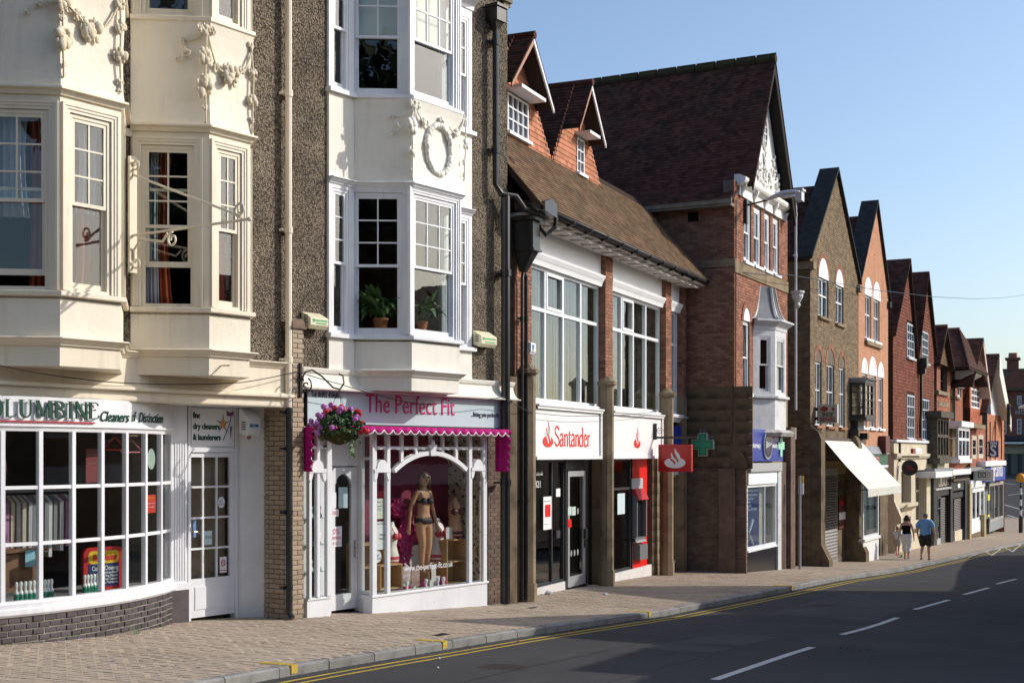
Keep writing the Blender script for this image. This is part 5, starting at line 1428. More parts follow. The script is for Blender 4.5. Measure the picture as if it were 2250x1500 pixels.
# ---- projecting red sign of the bank
su = F2.u(1436,-.1)
sgth = thing('hanging_sign','red projecting bank sign with white flame emblem hung from a black arm','sign',F2,su,-.1,F2.zu(su,1037,-.5))
zarm = F2.zu(su,961,-.5)
m = MB(); m.box(su-.02,su+.02,-.18,-.10,zarm-.05,F2.zu(su,930,-.15)); m.box(su-.022,su+.022,-1.22,-.181,zarm-.025,zarm+.03)
pts = [(su,-.20-.10*(1-t/14)*cos(t*.9)-.06,zarm+.16+.10*(1-t/14)*sin(t*.9)) for t in range(14)]; m.tube(pts,.008,5); m.build('arm',BLACKIRON,sgth)
v1 = -.25; v2 = F2.vv(1521,su); zt_ = F2.zu(su,976,-.7); zb_ = F2.zu(su,1036,-.7)
m = MB(); m.box(su-.06,su+.06,v2,v1,zb_,zt_); m.build('sign_box',pm('sign_red',(.50,.010,.012),None,rough=.25),sgth,bevel=.015)
m = MB()
for a,b,c,d in ((v2+.0,v1,zt_-.06,zt_),(v2,v1,zb_,zb_+.06),(v2,v2+.06,zb_+.06,zt_-.06),(v1-.06,v1,zb_+.06,zt_-.06)): m.box(su-.085,su-.061,a,b,c,d)
m.build('sign_frame',MATS['sign_red'],sgth)
for vv_ in (v1-.12,v2+.12):
 m = MB(); m.tube([(su,vv_,zt_),(su,vv_,zarm)],.012,6); m.build('hanger',BLACKIRON,sgth)
Ms = MT((su-.062,v1,zb_)) @ MR(R(-90),4,'Z')       # x runs outward from the wall
W_,H_ = v1-v2,zt_-zb_
m = MB(); m.M = Ms; m.xz([(W_*.5+W_*.32*cos(t*PI/16),H_*.33+H_*.20*sin(t*PI/16)) for t in range(32)],-.006,0); m.build('emblem',PAPER,sgth)
m = MB(); m.M = Ms
strokes(m,[(W_*x,H_*y) for x,y in bez((.60,.42),(.66,.58),(.50,.66),(.50,.86))],[W_*.085*k for k in (.6,1,1.1,1.2,1.2,1.1,1,.8,.6,.4,.1)],-.0065,0)
strokes(m,[(W_*x,H_*y) for x,y in bez((.45,.40),(.53,.50),(.38,.56),(.40,.70))],[W_*.085*k for k in (.6,1,1.1,1.2,1.2,1.1,1,.8,.6,.4,.1)],-.0065,0)
m.build('emblem',PAPER,sgth)
m = MB(); m.M = Ms
strokes(m,[(W_*x,H_*y) for x,y in bez((.49,.27),(.52,.42),(.33,.42),(.32,.56))],[W_*.05*k for k in (.3,.8,1,1,1,1,.9,.8,.7,.5,.3)],-.010,-.0066)
strokes(m,[(W_*x,H_*y) for x,y in bez((.58,.34),(.62,.50),(.43,.52),(.43,.70))],[W_*.05*k for k in (.3,.8,1,1,1,1,.9,.8,.7,.5,.3)],-.010,-.0066)
m.build('emblem',MATS['sign_red'],sgth)
# ------------------------------------------------------------------ F3: the pharmacy and the houses beyond
FXF = F3
def b3(name,label,u,cat='building'): return thing(name,label,cat,F3,u,0,F3.g(u))
def arch_win(par,u0,u1,z0,zsp,v,wallmat,arch_mat=None,tymp=None,kind='sash',mat=None,rise=None,sill_mat=None,depth=.12,dark_open=False):
 w = u1-u0; r = w/2; uc = (u0+u1)/2; rise = rise or r
 if tymp is not None:
  m = MB(); m.xz([(uc+r*cos(t*PI/12),zsp+rise*sin(t*PI/12)) for t in range(13)],v-.012,v+.06); m.build('tympanum',tymp,par)
 else:
  m = MB(); m.xz([(uc+r*cos(t*PI/12),zsp+rise*sin(t*PI/12)) for t in range(13)],v+.10,v+.14); m.build('tympanum',mat or WHITE,par)
 if arch_mat is not None:
  m = MB(); n = 11
  for k in range(n):
   a0,a1 = PI*k/n+.01,PI*(k+1)/n-.01
   P_ = [(uc+(r*q)*cos(a),zsp+(rise*q if q == 1 else rise+r*(q-1))*sin(a)) for a,q in ((a0,1),(a1,1),(a1,1+.16/r),(a0,1+.16/r))]
   m.xz(P_,v-.022,v+.05)
  o = m.build('brick_arch',arch_mat,par); o['kind'] = 'stuff'
 if kind == 'sash': sash(par,face_M(u0,v+.05,z0),w,zsp-z0,up=(1,1),lo=(1,1),mat=mat or WHITE,fr=.06,name='window')
 else: fixed(par,face_M(u0,v+.05,z0),w,zsp-z0,2,2,fr=.06,bar=.05,rowh=[1.3,1],mat=mat or WHITE,name='window')
 m = MB(); m.box(u0-.08,u1+.08,v-.10,v+.05,z0-.09,z0-.003); m.build('sill',sill_mat or WHITE,par)
def in_arch(x,z,u0,u1,zsp,rise):
 uc,r = (u0+u1)/2,(u1-u0)/2+.005
 return zsp <= z and ((x-uc)/r)**2 + ((z-zsp)/max(rise,r))**2 < 1
def gable_roof(par,ul,zl,ua,za,ur,zr,v0,v1,mat,under=UNDER,th=.12,tile_left=True,tile_right=False,lim=300,gauge=.10,name='roof'):
 for s_,(e,ze) in enumerate(((ul,zl),(ur,zr))):
  m = MB(); m.prism([(ua,v0,za),(e,v0,ze),(e,v1,ze),(ua,v1,za)],(0,0,-th)); r = m.build(name,under,par)
  dx = abs(ua-e); ang = atan2(za-ze,dx); L = hypot(dx,za-ze)
  if s_ == 0 and tile_left:
   Mt = MT((e,v1,ze)) @ MR(R(-90),4,'Z') @ MR(ang,4,'X')
   tilework(r,[(-.02,-.04),(v1-v0+.03,-.04),(v1-v0+.03,L),(-.02,L)],loc_M(par,Mt),mat,name='roof_tile',gauge=gauge,limit=lim)
  elif s_ == 1 and tile_right:
   Mt = MT((e,v0,ze)) @ MR(R(90),4,'Z') @ MR(ang,4,'X')
   tilework(r,[(-.02,-.04),(v1-v0+.02,-.04),(v1-v0+.02,L),(-.02,L)],loc_M(par,Mt),mat,name='roof_tile',gauge=gauge,limit=lim)
  else:
   m = MB(); m.prism([(ua,v0-.02,za+.02),(e,v0-.02,ze+.02),(e,v1,ze+.02),(ua,v1,za+.02)],(0,0,-.03)); m.build('tile_sheet',mat,par)
# ---- the pharmacy
ph = b3('pharmacy_building','tall red brick pharmacy with steep dark tiled gable roof and ornamented white pediment',2.7)
zg3 = F3.g(2.7)
UA,ZAp = 2.7,16.2
UE = 5.30
zst = F3.z(1622,850)
zco = 12.33
PW = []
for pa,pb_,pt_,pbm in ((1635,1651,428,573),(1657,1673,450,590),(1680,1693,466,603),(1699,1712,482,616)):
 PW.append((F3.u(pa),F3.u(pb_)))
zw0,zw1 = 10.28,11.93
aw_ = (F3.u(1633),F3.u(1647.5)); az0_,azs = F3.z(1640,864),F3.z(1640,705)
ou0,ou1 = F3.u(1655),F3.u(1727,-.45)+.6
oz0,oz1 = 6.62,8.75
holes = [(a,b,zw0,zw1) for a,b in PW]+[(aw_[0],aw_[1],az0_,azs)]+[(ou0+.1,ou1-.1,oz0,oz1)]
PBR = pm('plum_red_brick',(.36,.168,.11),(.25,.11,.078),4,.85,(50,.3,.003),var=.26,dirt=(.9,(.15,.08,.065),.55,.8))
m = MB(); m.wall(0.012,UE-.01,zst,zco,.012,.3,holes); fw = m.build('front_wall',MORTAR,ph)
hl = [(h[0],h[1],h[2]-zst,h[3]-zst) for h in holes]
brickwork(fw,UE,zco-zst,loc_M(ph,face_M(0,.010,zst)),PBR,limit=0,holes=hl,clip=lambda x,z: not in_arch(x,z+zst,aw_[0],aw_[1],azs,.36))
# side wall towards the camera
SBR = pm('purple_brown_brick',(.29,.155,.105),(.19,.10,.073),4,.85,(50,.3,.003),var=.30,dirt=(.8,(.10,.065,.05),.50,.8))
m = MB(); m.box(.012,.3,.02,9,zst-.1,11.75); sw = m.build('side_wall',MORTAR,ph)
brickwork(sw,7.0,11.72-zst,loc_M(ph,face_M(.012,7.0,zst,R(-90))),SBR,limit=300)
m = MB(); m.box(-.02,.0,0,4,10.02,10.22); m.box(0,.25,-.02,.0,10.02,10.22); m.build('string_course',STONE,ph)
m = MB(); m.box(-.016,.0,1.0,1.3,11.3,11.55); m.build('air_brick',SLOT,ph)
DSTONE = pm('deep_brown_sandstone',(.17,.13,.085),(.10,.078,.055),1.6,.9,(22,.35,.008),dirt=(1.0,(.045,.038,.03),.48,.7))  # darker brown than the sandstone of the front, for side blocks and corbel
# stone lower storey with its big corbel
vco = F3.vv(1638.5,0); wco = F3.u(1642,vco); zcb = F3.z(1625,1030,vco)
so = MB(); so.box(.012,.3,-.4,3.0,zcb,zst); so1 = so.build('stone_wall',MATS['stone_joint'],ph)
brickwork(so1,2.4,zst-zcb,loc_M(ph,face_M(.008,1.9,zcb,R(-90))),DSTONE,bl=.55,bh=.30,name='ashlar_block',limit=300,depth=.03)
m = MB(); n = 8
pr = [(vco-.01,zcb),(vco-.01,zcb+.25)]+[(vco-vco*sin(k/n*PI/2),zcb+.25+(zst-zcb-.25)*(1-cos(k/n*PI/2))) for k in range(1,n+1)]+[(.1,zst),(.1,zcb)]
m.yz(pr,.0,wco); m.yz([(vco-.05,zcb),(vco-.05,zcb+.2),(vco+.1,zcb+.45),(.1,zcb+.45),(.1,zcb)],-.06,wco+.03); m.build('corbel',DSTONE,ph)
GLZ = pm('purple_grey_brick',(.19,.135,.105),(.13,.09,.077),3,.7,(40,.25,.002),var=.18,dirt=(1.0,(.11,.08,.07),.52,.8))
m = MB(); m.box(.012,wco-.02,vco+.01,3.2,zg3-.8,zcb); lo = m.build('pier',MORTAR,ph)
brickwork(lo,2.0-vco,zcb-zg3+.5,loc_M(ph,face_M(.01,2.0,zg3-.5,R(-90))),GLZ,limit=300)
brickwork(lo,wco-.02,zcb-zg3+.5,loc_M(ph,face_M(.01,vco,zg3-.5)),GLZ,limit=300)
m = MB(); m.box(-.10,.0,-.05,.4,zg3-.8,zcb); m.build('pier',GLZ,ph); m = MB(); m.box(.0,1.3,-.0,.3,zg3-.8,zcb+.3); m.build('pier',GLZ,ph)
# roof: long slope to the left, sprocketed eave, overhanging gable
OV = .35
m = MB(); m.prism([(UA,-OV,ZAp),(.6,-OV,12.36),(.6,9.2,12.36),(UA,9.2,ZAp)],(0,0,-.14)); r1 = m.build('roof',UNDER,ph)
ang = atan2(ZAp-12.36,UA-.6); L1 = hypot(ZAp-12.36,UA-.6)
tilework(r1,[(0,-.05),(9.2+OV+.03,-.05),(9.2+OV+.03,L1),(0,L1)],loc_M(ph,MT((.6,9.2,12.36)) @ MR(R(-90),4,'Z') @ MR(ang,4,'X')),TILED,name='roof_tile')
m = MB(); m.prism([(.62,-.02,12.36),(-.32,-.02,11.78),(-.32,9.2,11.78),(.62,9.2,12.36)],(0,0,-.10)); r2 = m.build('eave',UNDER,ph)
ang = atan2(.58,.94); L2 = hypot(.58,.94)
tilework(r2,[(0,-.03),(9.2,-.03),(9.2,L2+.04),(0,L2+.04)],loc_M(ph,MT((-.32,9.2,11.78)) @ MR(R(-90),4,'Z') @ MR(ang,4,'X')),TILED,name='roof_tile')
m = MB(); m.box(-.30,.0,.0,3.4,11.60,11.68); m.box(-.34,-.28,-.03,3.4,11.66,11.80); m.build('eave_board',pm('weathered_eave_board',(.30,.27,.23),(.2,.18,.15),6,.8),ph)
m = MB(); m.prism([(UA,-OV,ZAp),(4.95,-OV,12.15),(4.95,9.2,12.15),(UA,9.2,ZAp)],(0,0,-.14)); m.build('roof',UNDER,ph)
m = MB(); m.prism([(UA,-OV-.02,ZAp+.03),(4.97,-OV-.02,12.15),(4.97,9.2,12.15),(UA,9.2,ZAp+.03)],(0,0,-.04)); m.build('tile_sheet',TILED,ph)
k = 0; y = -OV-.03
while y < 9:
 m = MB(); m.tube([(UA,y,ZAp+.03),(UA,y+.58,ZAp+.03+RU(-.01,.012))],.12,8); m.box(UA-.03,UA+.03,y,y+.565,ZAp+.1,ZAp+.19); m.build('ridge_tile',pm('mossy_ridge',(.05,.04,.03),(.07,.06,.025),5,.9),ph); y += .6
# pediment, soffit boards and the carved ornament
PEDW = pm('pediment_white',(.82,.81,.78),(.76,.75,.71),3,.6,(14,.15,.008))
m = MB(); m.xz([(.84,zco+.18),(4.58,zco+.18),(UA,ZAp-.32)],-.02,.25); m.build('pediment',PEDW,ph)
m = MB(); m.prism([(UA,-OV+.02,ZAp-.16),(4.90,-OV+.02,12.04),(4.90,-.03,12.04),(UA,-.03,ZAp-.16)],(0,0,-.02)); m.prism([(UA,-OV,ZAp-.12),(4.93,-OV,12.02),(4.93,-OV,11.82),(UA,-OV,ZAp-.42)],(0,.04,0)); m.build('barge_board',pm('black_stained_timber',(.03,.027,.025),None,rough=.7),ph)
m = MB(); m.prism([(UA,-OV,ZAp-.12),(.6,-OV,12.24),(.6,-OV,12.12),(UA,-OV,ZAp-.36)],(0,.04,0)); m.build('barge_board',MATS['black_stained_timber'],ph)
m = MB(); ovc = (2.75,14.15); ring_ = [(ovc[0]+.24*cos(t*PI/12),-.03,ovc[1]+.46*sin(t*PI/12)) for t in range(25)]
m.tube(ring_,.05,6); fr_ = m.build('oval_window',PEDW,ph)
m = MB(); m.xz([(ovc[0]+.22*cos(t*PI/12),ovc[1]+.44*sin(t*PI/12)) for t in range(24)],-.028,-.022); m.build('pane',pm('old_dark_pane',(.10,.12,.14),None,rough=.1),fr_)
m = MB(); m.box(ovc[0]-.015,ovc[0]+.015,-.045,-.028,ovc[1]-.44,ovc[1]+.44)
for k in (-.2,0,.2): m.box(ovc[0]-.2,ovc[0]+.2,-.044,-.028,ovc[1]+k-.012,ovc[1]+k+.012)
m.build('glazing_bar',PEDW,fr_)
for k,(a,b,n_) in enumerate(((1.5,12.9,9),(1.9,13.35,8),(2.2,12.95,8),(2.75,12.85,9),(3.3,12.95,8),(3.6,13.35,8),(4.0,12.9,9),(2.75,13.45,6))):
 m = MB()
 for q in range(n_*2): m.ball((a+RU(-.14,.14),-.04-RU(0,.03),b+RU(-.3,.3)),(RU(.03,.07),.03,RU(.03,.09)),6,4,.15)
 m.build('carved_spray',PEDW,ph,smooth=True)
m = MB(); m.tube([(1.3+2.9*t/16,-.05,13.15-.45*sin(PI*t/16)) for t in range(17)],.035,6); m.build('carved_spray',PEDW,ph)
# cornice above the four sashes, with brackets
m = MB(); m.box(.35,UE-.25,-.05,.02,11.98,12.22); m.sweep([(-.1,12.22),(.05,12.22),(.18,12.30),(.22,12.36),(.22,12.44),(.05,12.52),(-.1,12.52)],[(.25,-.02),(UE-.1,-.02)]); m.build('cornice',PEDW,ph)
for u in [.5,1.63,2.66,3.62,UE-.45]:
 m = MB(); m.yz([(-.05,11.95),(-.09,11.97),(-.11,12.08),(-.19,12.22),(-.19,12.30),(-.05,12.30)],u-.05,u+.05); m.build('bracket',PEDW,ph)
for a,b in PW:
 sash(ph,face_M(a,.05,zw0),b-a,zw1-zw0,up=(1,1),lo=(1,1),fr=.10,sr=.055,mat=WHITE)
 m = MB(); m.box(a-.06,b+.06,-.07,.06,zw0-.08,zw0-.003); m.build('sill',WHITE,ph)
m = MB(); m.box(.02,UE-.02,-.03,.01,zw0-.42,zw0-.085); m.build('string_course',STONE,ph)
arch_win(ph,aw_[0],aw_[1],az0_,azs,0,PBR,PBR,WHITE,rise=.36)
# oriel with leaded ogee roof
OP = [(ou0,.0),(ou0+.6,-.45),(ou1-.6,-.45),(ou1,.0)]
m = MB(); jobs = []
for i in range(3):
 Mx,L = face(OP[i],OP[i+1],0); m.M = Mx
 x0,x1 = (.16,L-.16); za,zb = oz0+.10,oz1-.45
 m.wall(0,L,oz0,oz1,0,.08,[(x0,x1,za,zb)]); jobs.append((Mx @ MT((x0,.01,za)),x1-x0,zb-za))
 m.M = None
ORW = pm('grey_white_paint',(.60,.61,.63),(.50,.51,.53),4,.55,dirt=(4,(.34,.33,.31),.6,.85))
m.build('oriel',ORW,ph)
for Mx,w,h in jobs: sash(ph,Mx,w,h,up=(1,1),lo=(1,1),mat=ORW,sr=.05)
m = MB(); m.sweep(corniceprof(oz1+.02,.22,.28),OP); m.build('cornice',ORW,ph)
m = MB(); m.sweep(sillprof(oz0+.02,.10,.08),OP); m.build('sill',ORW,ph)
m = MB(); m.sweep([(-.2,oz0-.95),(-.0,oz0-.95),(-.0,oz0-.06),(-.2,oz0-.06)],OP); m.build('oriel_base',ORW,ph)
m = MB(); m.sweep([(-.3,oz0-1.12),(.18,oz0-1.12),(.24,oz0-1.02),(.12,oz0-.94),(-.3,oz0-.92)],OP); m.build('cornice',pm('old_grey_lead_ledge',(.30,.29,.27),(.55,.54,.5),7,.7),ph)
bay_floor(ph,OP,oz0-.02,ROOM); bay_floor(ph,OP,oz1,ROOM)
m = MB(); n = 10; rings = []
for k in range(n+1):
 t = k/n; sc = 1-.66*(t**.45)*.97; zz_ = oz1+.02+.98*(t**1.6*.62+.38*t)
 c = ((ou0+ou1)/2,.0); grow = 1.13 if k == 0 else 1.13
 rings.append([(c[0]+(p[0]-c[0])*sc*grow,(p[1]-.05)*sc*grow if p[1] < -.01 else .02,zz_) for p in OP])
vs = [p for r in rings for p in r]; fs = [(k*4+i,k*4+i+1,k*4+i+5,k*4+i+4) for k in range(n) for i in range(3)]
m.add(vs,fs); m.quad(*rings[-1])
ol = m.build('oriel_roof',LEAD,ph)
for i in range(4):
 m = MB(); m.tube([r[i] for r in rings],.035,6); m.build('lead_roll',LEAD,ol)
for q in (1/3,2/3):
 m = MB(); m.tube([tuple(r[1][k]+(r[2][k]-r[1][k])*q for k in range(3)) for r in rings],.028,6); m.build('lead_roll',LEAD,ol)
# shopfront of the pharmacy
SVp = -.16
pz_ = F3.z(1680,1205,SVp); pzt = F3.z(1680,1062,SVp)
p0,p1 = F3.u(1641,SVp),F3.u(1706,SVp)
m = MB(); m.box(p0,p1,SVp,.2,zg3-1.2,pz_); m.build('stall_riser',MATS['black_panel'],ph)
m = MB(); m.box(p0,p1,SVp-.04,.2,pz_,pz_+.05); m.build('sill',WHITE,ph)
wo,_,_ = fixed(ph,face_M(p0,SVp,pz_+.05),p1-p0,pzt-pz_-.05,2,1,fr=.08,bar=.04,colw=[1.55,1],mat=WHITE,glass=SHOPGLASS)
m = MB(); m.box(p0,p1-.1,SVp-.05,.1,pzt,F3.z(1680,1036,SVp)); m.build('fascia',PAPER,ph)
m = MB(); m.box(p0,p1+.2,SVp-.12,.1,F3.z(1680,1035,SVp),F3.z(1680,1016,SVp)); m.build('shutter_box',pm('grey_shutter_box',(.40,.40,.40),None,rough=.4),ph)
m = MB(); m.box(p1,p1+.35,SVp-.05,.2,zg3-1,F3.z(1680,1036,SVp)); m.build('pilaster',ORW,ph)
m = MB(); m.box(p0,UE,.3,4,zg3-.4,zst); m.build('shop_core',MATS['bank_room'],ph)
m = MB(); pxw = p0+.1; m.box(pxw,F3.u(1677,SVp),SVp+.12,SVp+.13,pz_+.1,pzt-.02); po = m.build('window_poster',pm('poster_navy',(.012,.03,.16),None,rough=.4),ph)
m = MB(); m.box(F3.u(1677,SVp),p1,SVp+.3,SVp+.31,pz_,pzt); m.build('blind',pm('pale_window_back',(.5,.5,.42),(.4,.42,.36),1,.8),ph)
PALEB = pm('pale_blue_print',(.40,.55,.66),None)
def tx3(*a,**k): return tx(*a,F=F3,**k)
tx3('welcome',1641,1676,1080,SVp+.11,.16,PALEB,ph)
for k,(w,pe) in enumerate((('pharmacy',1664),('beauty',1655),('baby',1649),('photo',1651),('electrical',1662))): tx3(w,1641,pe,1090+k*8.0,SVp+.11,.11,PALEB,ph)
m = MB(); q = F3.u(1645,SVp+.1); zq = F3.z(1650,1170,SVp); m.tube([(q+.38,SVp+.11,zq+.33),(q,SVp+.11,zq),(q+.38,SVp+.11,zq-.33)],.05,8); m.build('arrow_mark',PALEB,ph)
sb0,sb1 = F3.u(1643,SVp-.15),F3.u(1720,SVp-.15); sz_0,sz_1 = F3.z(1680,1013,SVp-.15),F3.z(1680,943,SVp-.15)
m = MB(); m.box(sb0,sb1,SVp-.15,.1,sz_0,sz_1); bs = m.build('sign_board',BLUE,ph)
m = MB(); uc = F3.u(1685,SVp-.15); zc = (sz_0+sz_1)/2; m.xz([(uc+.42*cos(t*PI/16),zc+.40*sin(t*PI/16)) for t in range(32)],SVp-.19,SVp-.152); m.build('roundel_rim',pm('roundel_silver',(.35,.38,.45),None,rough=.3,metal=.4),ph)
m = MB(); m.xz([(uc+.35*cos(t*PI/16),zc+.33*sin(t*PI/16)) for t in range(32)],SVp-.205,SVp-.191); m.build('roundel',pm('roundel_navy',(.005,.01,.06),None,rough=.2),ph)
text('Boots',.26,PAPER,ph,(uc-.30,SVp-.209,zc-.09),wid=.62,shear=.35,tilt=R(-12))
tx3('pharmacy',1653,1671,983,SVp-.155,.20,PAPER,ph,bold=.004); tx3('beauty',1696,1709,983,SVp-.155,.20,PAPER,ph,bold=.004)
def cross(m,u,z,a,b,y0,y1):
 m.box(u-b,u+b,y0,y1,z-a,z+a); m.box(u-a,u-b-.0005,y0,y1,z-b,z+b); m.box(u+b+.0005,u+a,y0,y1,z-b,z+b)
GREEN = pm('pharmacy_green',(.02,.24,.12),None,rough=.35)
m = MB(); cross(m,F3.u(1716,SVp-.15)-.05,zc,.32,.11,SVp-.18,SVp-.152); m.build('cross_emblem',pm('pale_green_cross',(.30,.62,.45),None),ph)
solo_u = F3.u(1716)
# right pilaster, downpipe with ornate head
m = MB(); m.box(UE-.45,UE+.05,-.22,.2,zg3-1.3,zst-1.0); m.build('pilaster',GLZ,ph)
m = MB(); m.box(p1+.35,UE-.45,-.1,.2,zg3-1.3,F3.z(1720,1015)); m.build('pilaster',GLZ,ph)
m = MB(); m.box(.0,.9,.0,.05,zst-1.7,zst); m.build('stone_front',STONE,ph)
m = MB(); m.box(.9,UE,-.0,.28,F3.z(1720,1015),zst); m.build('stone_front',STONE,ph)
m = MB(); m.box(.0,.12,-.01,.02,zst-.02,zst+.02); m.build('mortar_line',MORTAR,ph)
room(ph,.35,UE-.05,.4,4,zst,12,pm('pharmacy_room',(.25,.22,.18),(.2,.17,.14),1,.8))
m = MB(); m.box(UE-.01,UE,.0,9,zg3-1,12.1); m.build('side_wall',SBR,ph)
up_ = F3.u(1738,.05)
pipe('drainpipe','white downpipe with ornate rainwater head at the right corner of the pharmacy',[(up_,-.10,F3.z(1738,440)),(up_,-.10,F3.z(1738,900))],.038,ORW,[(up_,-.1,F3.z(1738,q),.1) for q in (470,560)],F=F3)
m = MB(); z_ = F3.z(1738,650); m.lathe([(.05,-.35),(.10,-.28),(.07,-.2),(.13,-.1),(.17,-.02),(.17,.06),(.21,.10),(.21,.16)],(up_,-.15,z_),10)
solo(m,'rainwater_head','white cast rainwater head on the downpipe right of the pharmacy oriel','rainwater head',ORW,F3,up_,-.15,z_-.35)
m = MB(); z_ = F3.z(1735,425); m.box(up_-.16,up_+.16,-.32,-.02,z_-.2,z_+.1); m.box(up_-.2,up_+.2,-.36,-.02,z_+.1,z_+.16); solo(m,'rainwater_head','square white rainwater head below the pharmacy roof corner','rainwater head',ORW,F3,up_,-.15,z_-.2)
# green cross projecting from the corner
uc = -.12; vc = F3.vv(1545,uc); zc = F3.zu(uc,976,-.3)
gc = thing('cross_sign','green illuminated style cross sign with bird spikes projecting beside the pharmacy corner','sign',F3,uc,vc,zc-.3)
Ms = MT((uc,vc,zc)) @ MR(R(-90),4,'Z')
m = MB(); m.M = Ms; cross(m,0,0,.31,.125,-.05,.06); m.build('cross_box',pm('cross_white_edge',(.6,.68,.62),None,rough=.4),gc)
m = MB(); m.M = Ms; cross(m,0,0,.29,.11,-.062,-.051); m.build('cross_face',GREEN,gc)
m = MB(); m.M = Ms; cross(m,0,0,.24,.07,-.068,-.0625); m.build('cross_line',pm('cross_mid_green',(.05,.36,.20),None),gc)
m = MB()
for k in range(5): m.tube([(uc,vc+.09-.045*k,zc+.31),(uc,vc+.09-.045*k+RU(-.02,.02),zc+.44)],.004,4)
for k in range(3):
 for s_ in (-1,1): m.tube([(uc,vc+s_*(.16+.05*k),zc+.125),(uc,vc+s_*(.17+.055*k),zc+.25)],.004,4)
m.build('bird_spikes',ALU,gc)
m = MB(); m.box(-.1,.0,vc-.03,vc+.03,zc-.03,zc+.03); m.build('bracket',BLACKIRON,gc)
# street lamp on the pharmacy wall
def lantern(F,u,v,z,out,label,group,arm=.5,sc=1.0):
 t = thing('street_lamp',label,'street lamp',F,u,v,z,group)
 d = Vector(out)
 m = MB(); m.box(u-.09*sc,u+.09*sc,v-.10*sc,v,z-.35*sc,z+.35*sc); m.build('wall_box',BLACKIRON,t)
 a = Vector((u,v-.1*sc,z+.2*sc)); b = a+d*arm
 m = MB(); m.tube([tuple(a),tuple(b)],.028*sc,8); m.build('arm',BLACKIRON,t)
 m = MB(); vs = []; n = 14; q = 12; L = 1.0*sc
 for k in range(n+1):
  s_ = k/n; wd = .16*sc*(sin(PI*min(s_*.92+.06,1))**.55); hh = .11*sc*(sin(PI*min(s_*.85+.1,1))**.6)
  c = b + d*(s_*L) + Vector((0,0,.05*sin(PI*s_)))
  for j in range(q):
   th = 2*PI*j/q; vs.append((c.x+wd*cos(th),c.y,c.z+hh*sin(th)*(.9 if sin(th) > 0 else .45)))
 m.add(vs,[(k*q+j,k*q+(j+1) % q,(k+1)*q+(j+1) % q,(k+1)*q+j) for k in range(n) for j in range(q)]+[tuple(range(q))[::-1],tuple(range(n*q,n*q+q))])
 m.build('lamp_head',pm('lamp_grey',(.50,.52,.54),None,rough=.35),t,smooth=True)
 c = b+d*(.62*L)
 m = MB(); m.ball((c.x,c.y,c.z-.03*sc),(.11*sc,.25*sc,.06*sc),8,5); m.build('lamp_glass',pm('lamp_bowl',(.55,.56,.55),None,rough=.1),t)
 return t
lu = F3.u(1636); lantern(F3,lu,-.0,F3.z(1636,466),(.0,-1,.16),'grey street lamp on black box, high on the pharmacy front','wall mounted street lamps',arm=.52,sc=.92)
# ---- grey brown brick gabled house (shoe repairs)
GBR = pm('grey_brown_brick',(.26,.195,.125),(.17,.125,.08),5,.9,(50,.3,.003),var=.24,dirt=(.7,(.14,.11,.085),.55,.8))
def masonry(par,poly,v,mat,holes=(),arches=(),mortar=MORTAR,th=.3,name='front_wall'):
 """gabled front wall: backing with real openings under separate bricks"""
 us = [p[0] for p in poly]; zs_ = [p[1] for p in poly]; a,b = min(us),max(us); z0 = min(zs_); ze = sorted(zs_)[2] if len(poly) > 4 else max(zs_)
 zeave = min(z for u,z in poly if z > z0+.01)
 m = MB(); m.wall(a,b,z0,zeave,v,th,holes)
 up = [p for p in poly if p[1] >= zeave-.001]
 if len(up) >= 3: m.xz([(u,z+.001) for u,z in up],v,v+th)
 w = m.build(name,mortar,par)
 brickwork(w,b-a,max(zs_)-z0,loc_M(par,face_M(a,v-.002,z0)),mat,limit=0,holes=[(h[0]-0,h[1]-0,h[2]-z0,h[3]-z0) for h in [(h[0]-a,h[1]-a,h[2],h[3]) for h in holes]],
   clip=lambda x,z: in_poly(a+x,z0+z,poly) and not any(in_arch(a+x,z0+z,*q) for q in arches))
 return w
g0_,g1_ = F3.u(1780),F3.u(1885); ga_ = (g0_+g1_)/2; gz = 14.72
gh = b3('shoe_repair_house','grey brown brick house with steep parapet gable above the shoe repair shop',ga_)
zgg = F3.g(ga_)
zgs = F3.z(1800,945)
AW = []
for pa,pb_,zt__,zb__ in ((1798,1820,F3.z(1809,612),F3.z(1809,697)),(1836,1853,F3.z(1844,628),F3.z(1844,712))): AW.append((F3.u(pa),F3.u(pb_),zb__,zt__))
AW2 = []
for pa,pb_,pt_,pb2 in ((1791,1805,798,934),(1816,1833,800,936),(1844,1856,812,938)): AW2.append((F3.u(pa),F3.u(pb_),F3.z(1818,936),F3.z(1818,800)))
zeL,zeR = 11.35,11.35
poly = [(g0_,zgs),(g1_,zgs),(g1_,zeR),(ga_,gz),(g0_,zeL)]
hl = [(a,b,c,d) for a,b,c,d in AW+AW2]
ar_ = [(a,b,d,(b-a)/2) for a,b,c,d in AW+AW2]
masonry(gh,poly,0,GBR,hl,ar_)
for k,(a,b,c,d) in enumerate(AW): arch_win(gh,a,b,c,d,0,GBR,REDB,WHITE,kind='cas',sill_mat=STONE)
for k,(a,b,c,d) in enumerate(AW2): arch_win(gh,a,b,c,d,0,GBR,REDB,None,kind='cas',mat=pm('grey_white_frame',(.55,.57,.60),None,rough=.4),sill_mat=REDB)
m = MB(); m.box(g0_,g0_+.3,.3,8,zgg-1.5,zeL); sw = m.build('side_wall',MORTAR,gh)
brickwork(sw,4.0,zeL-zgs+1.5,loc_M(gh,face_M(g0_,4.0,zgs-1.5,R(-90))),pm('dark_stock_brick',(.21,.155,.09),(.14,.10,.06),4,.9,(50,.3,.003),var=.25),limit=0)
gable_roof(gh,g0_-.05,zeL,ga_,gz-.45,g1_+.05,zeR,.3,8,TILED,lim=0)
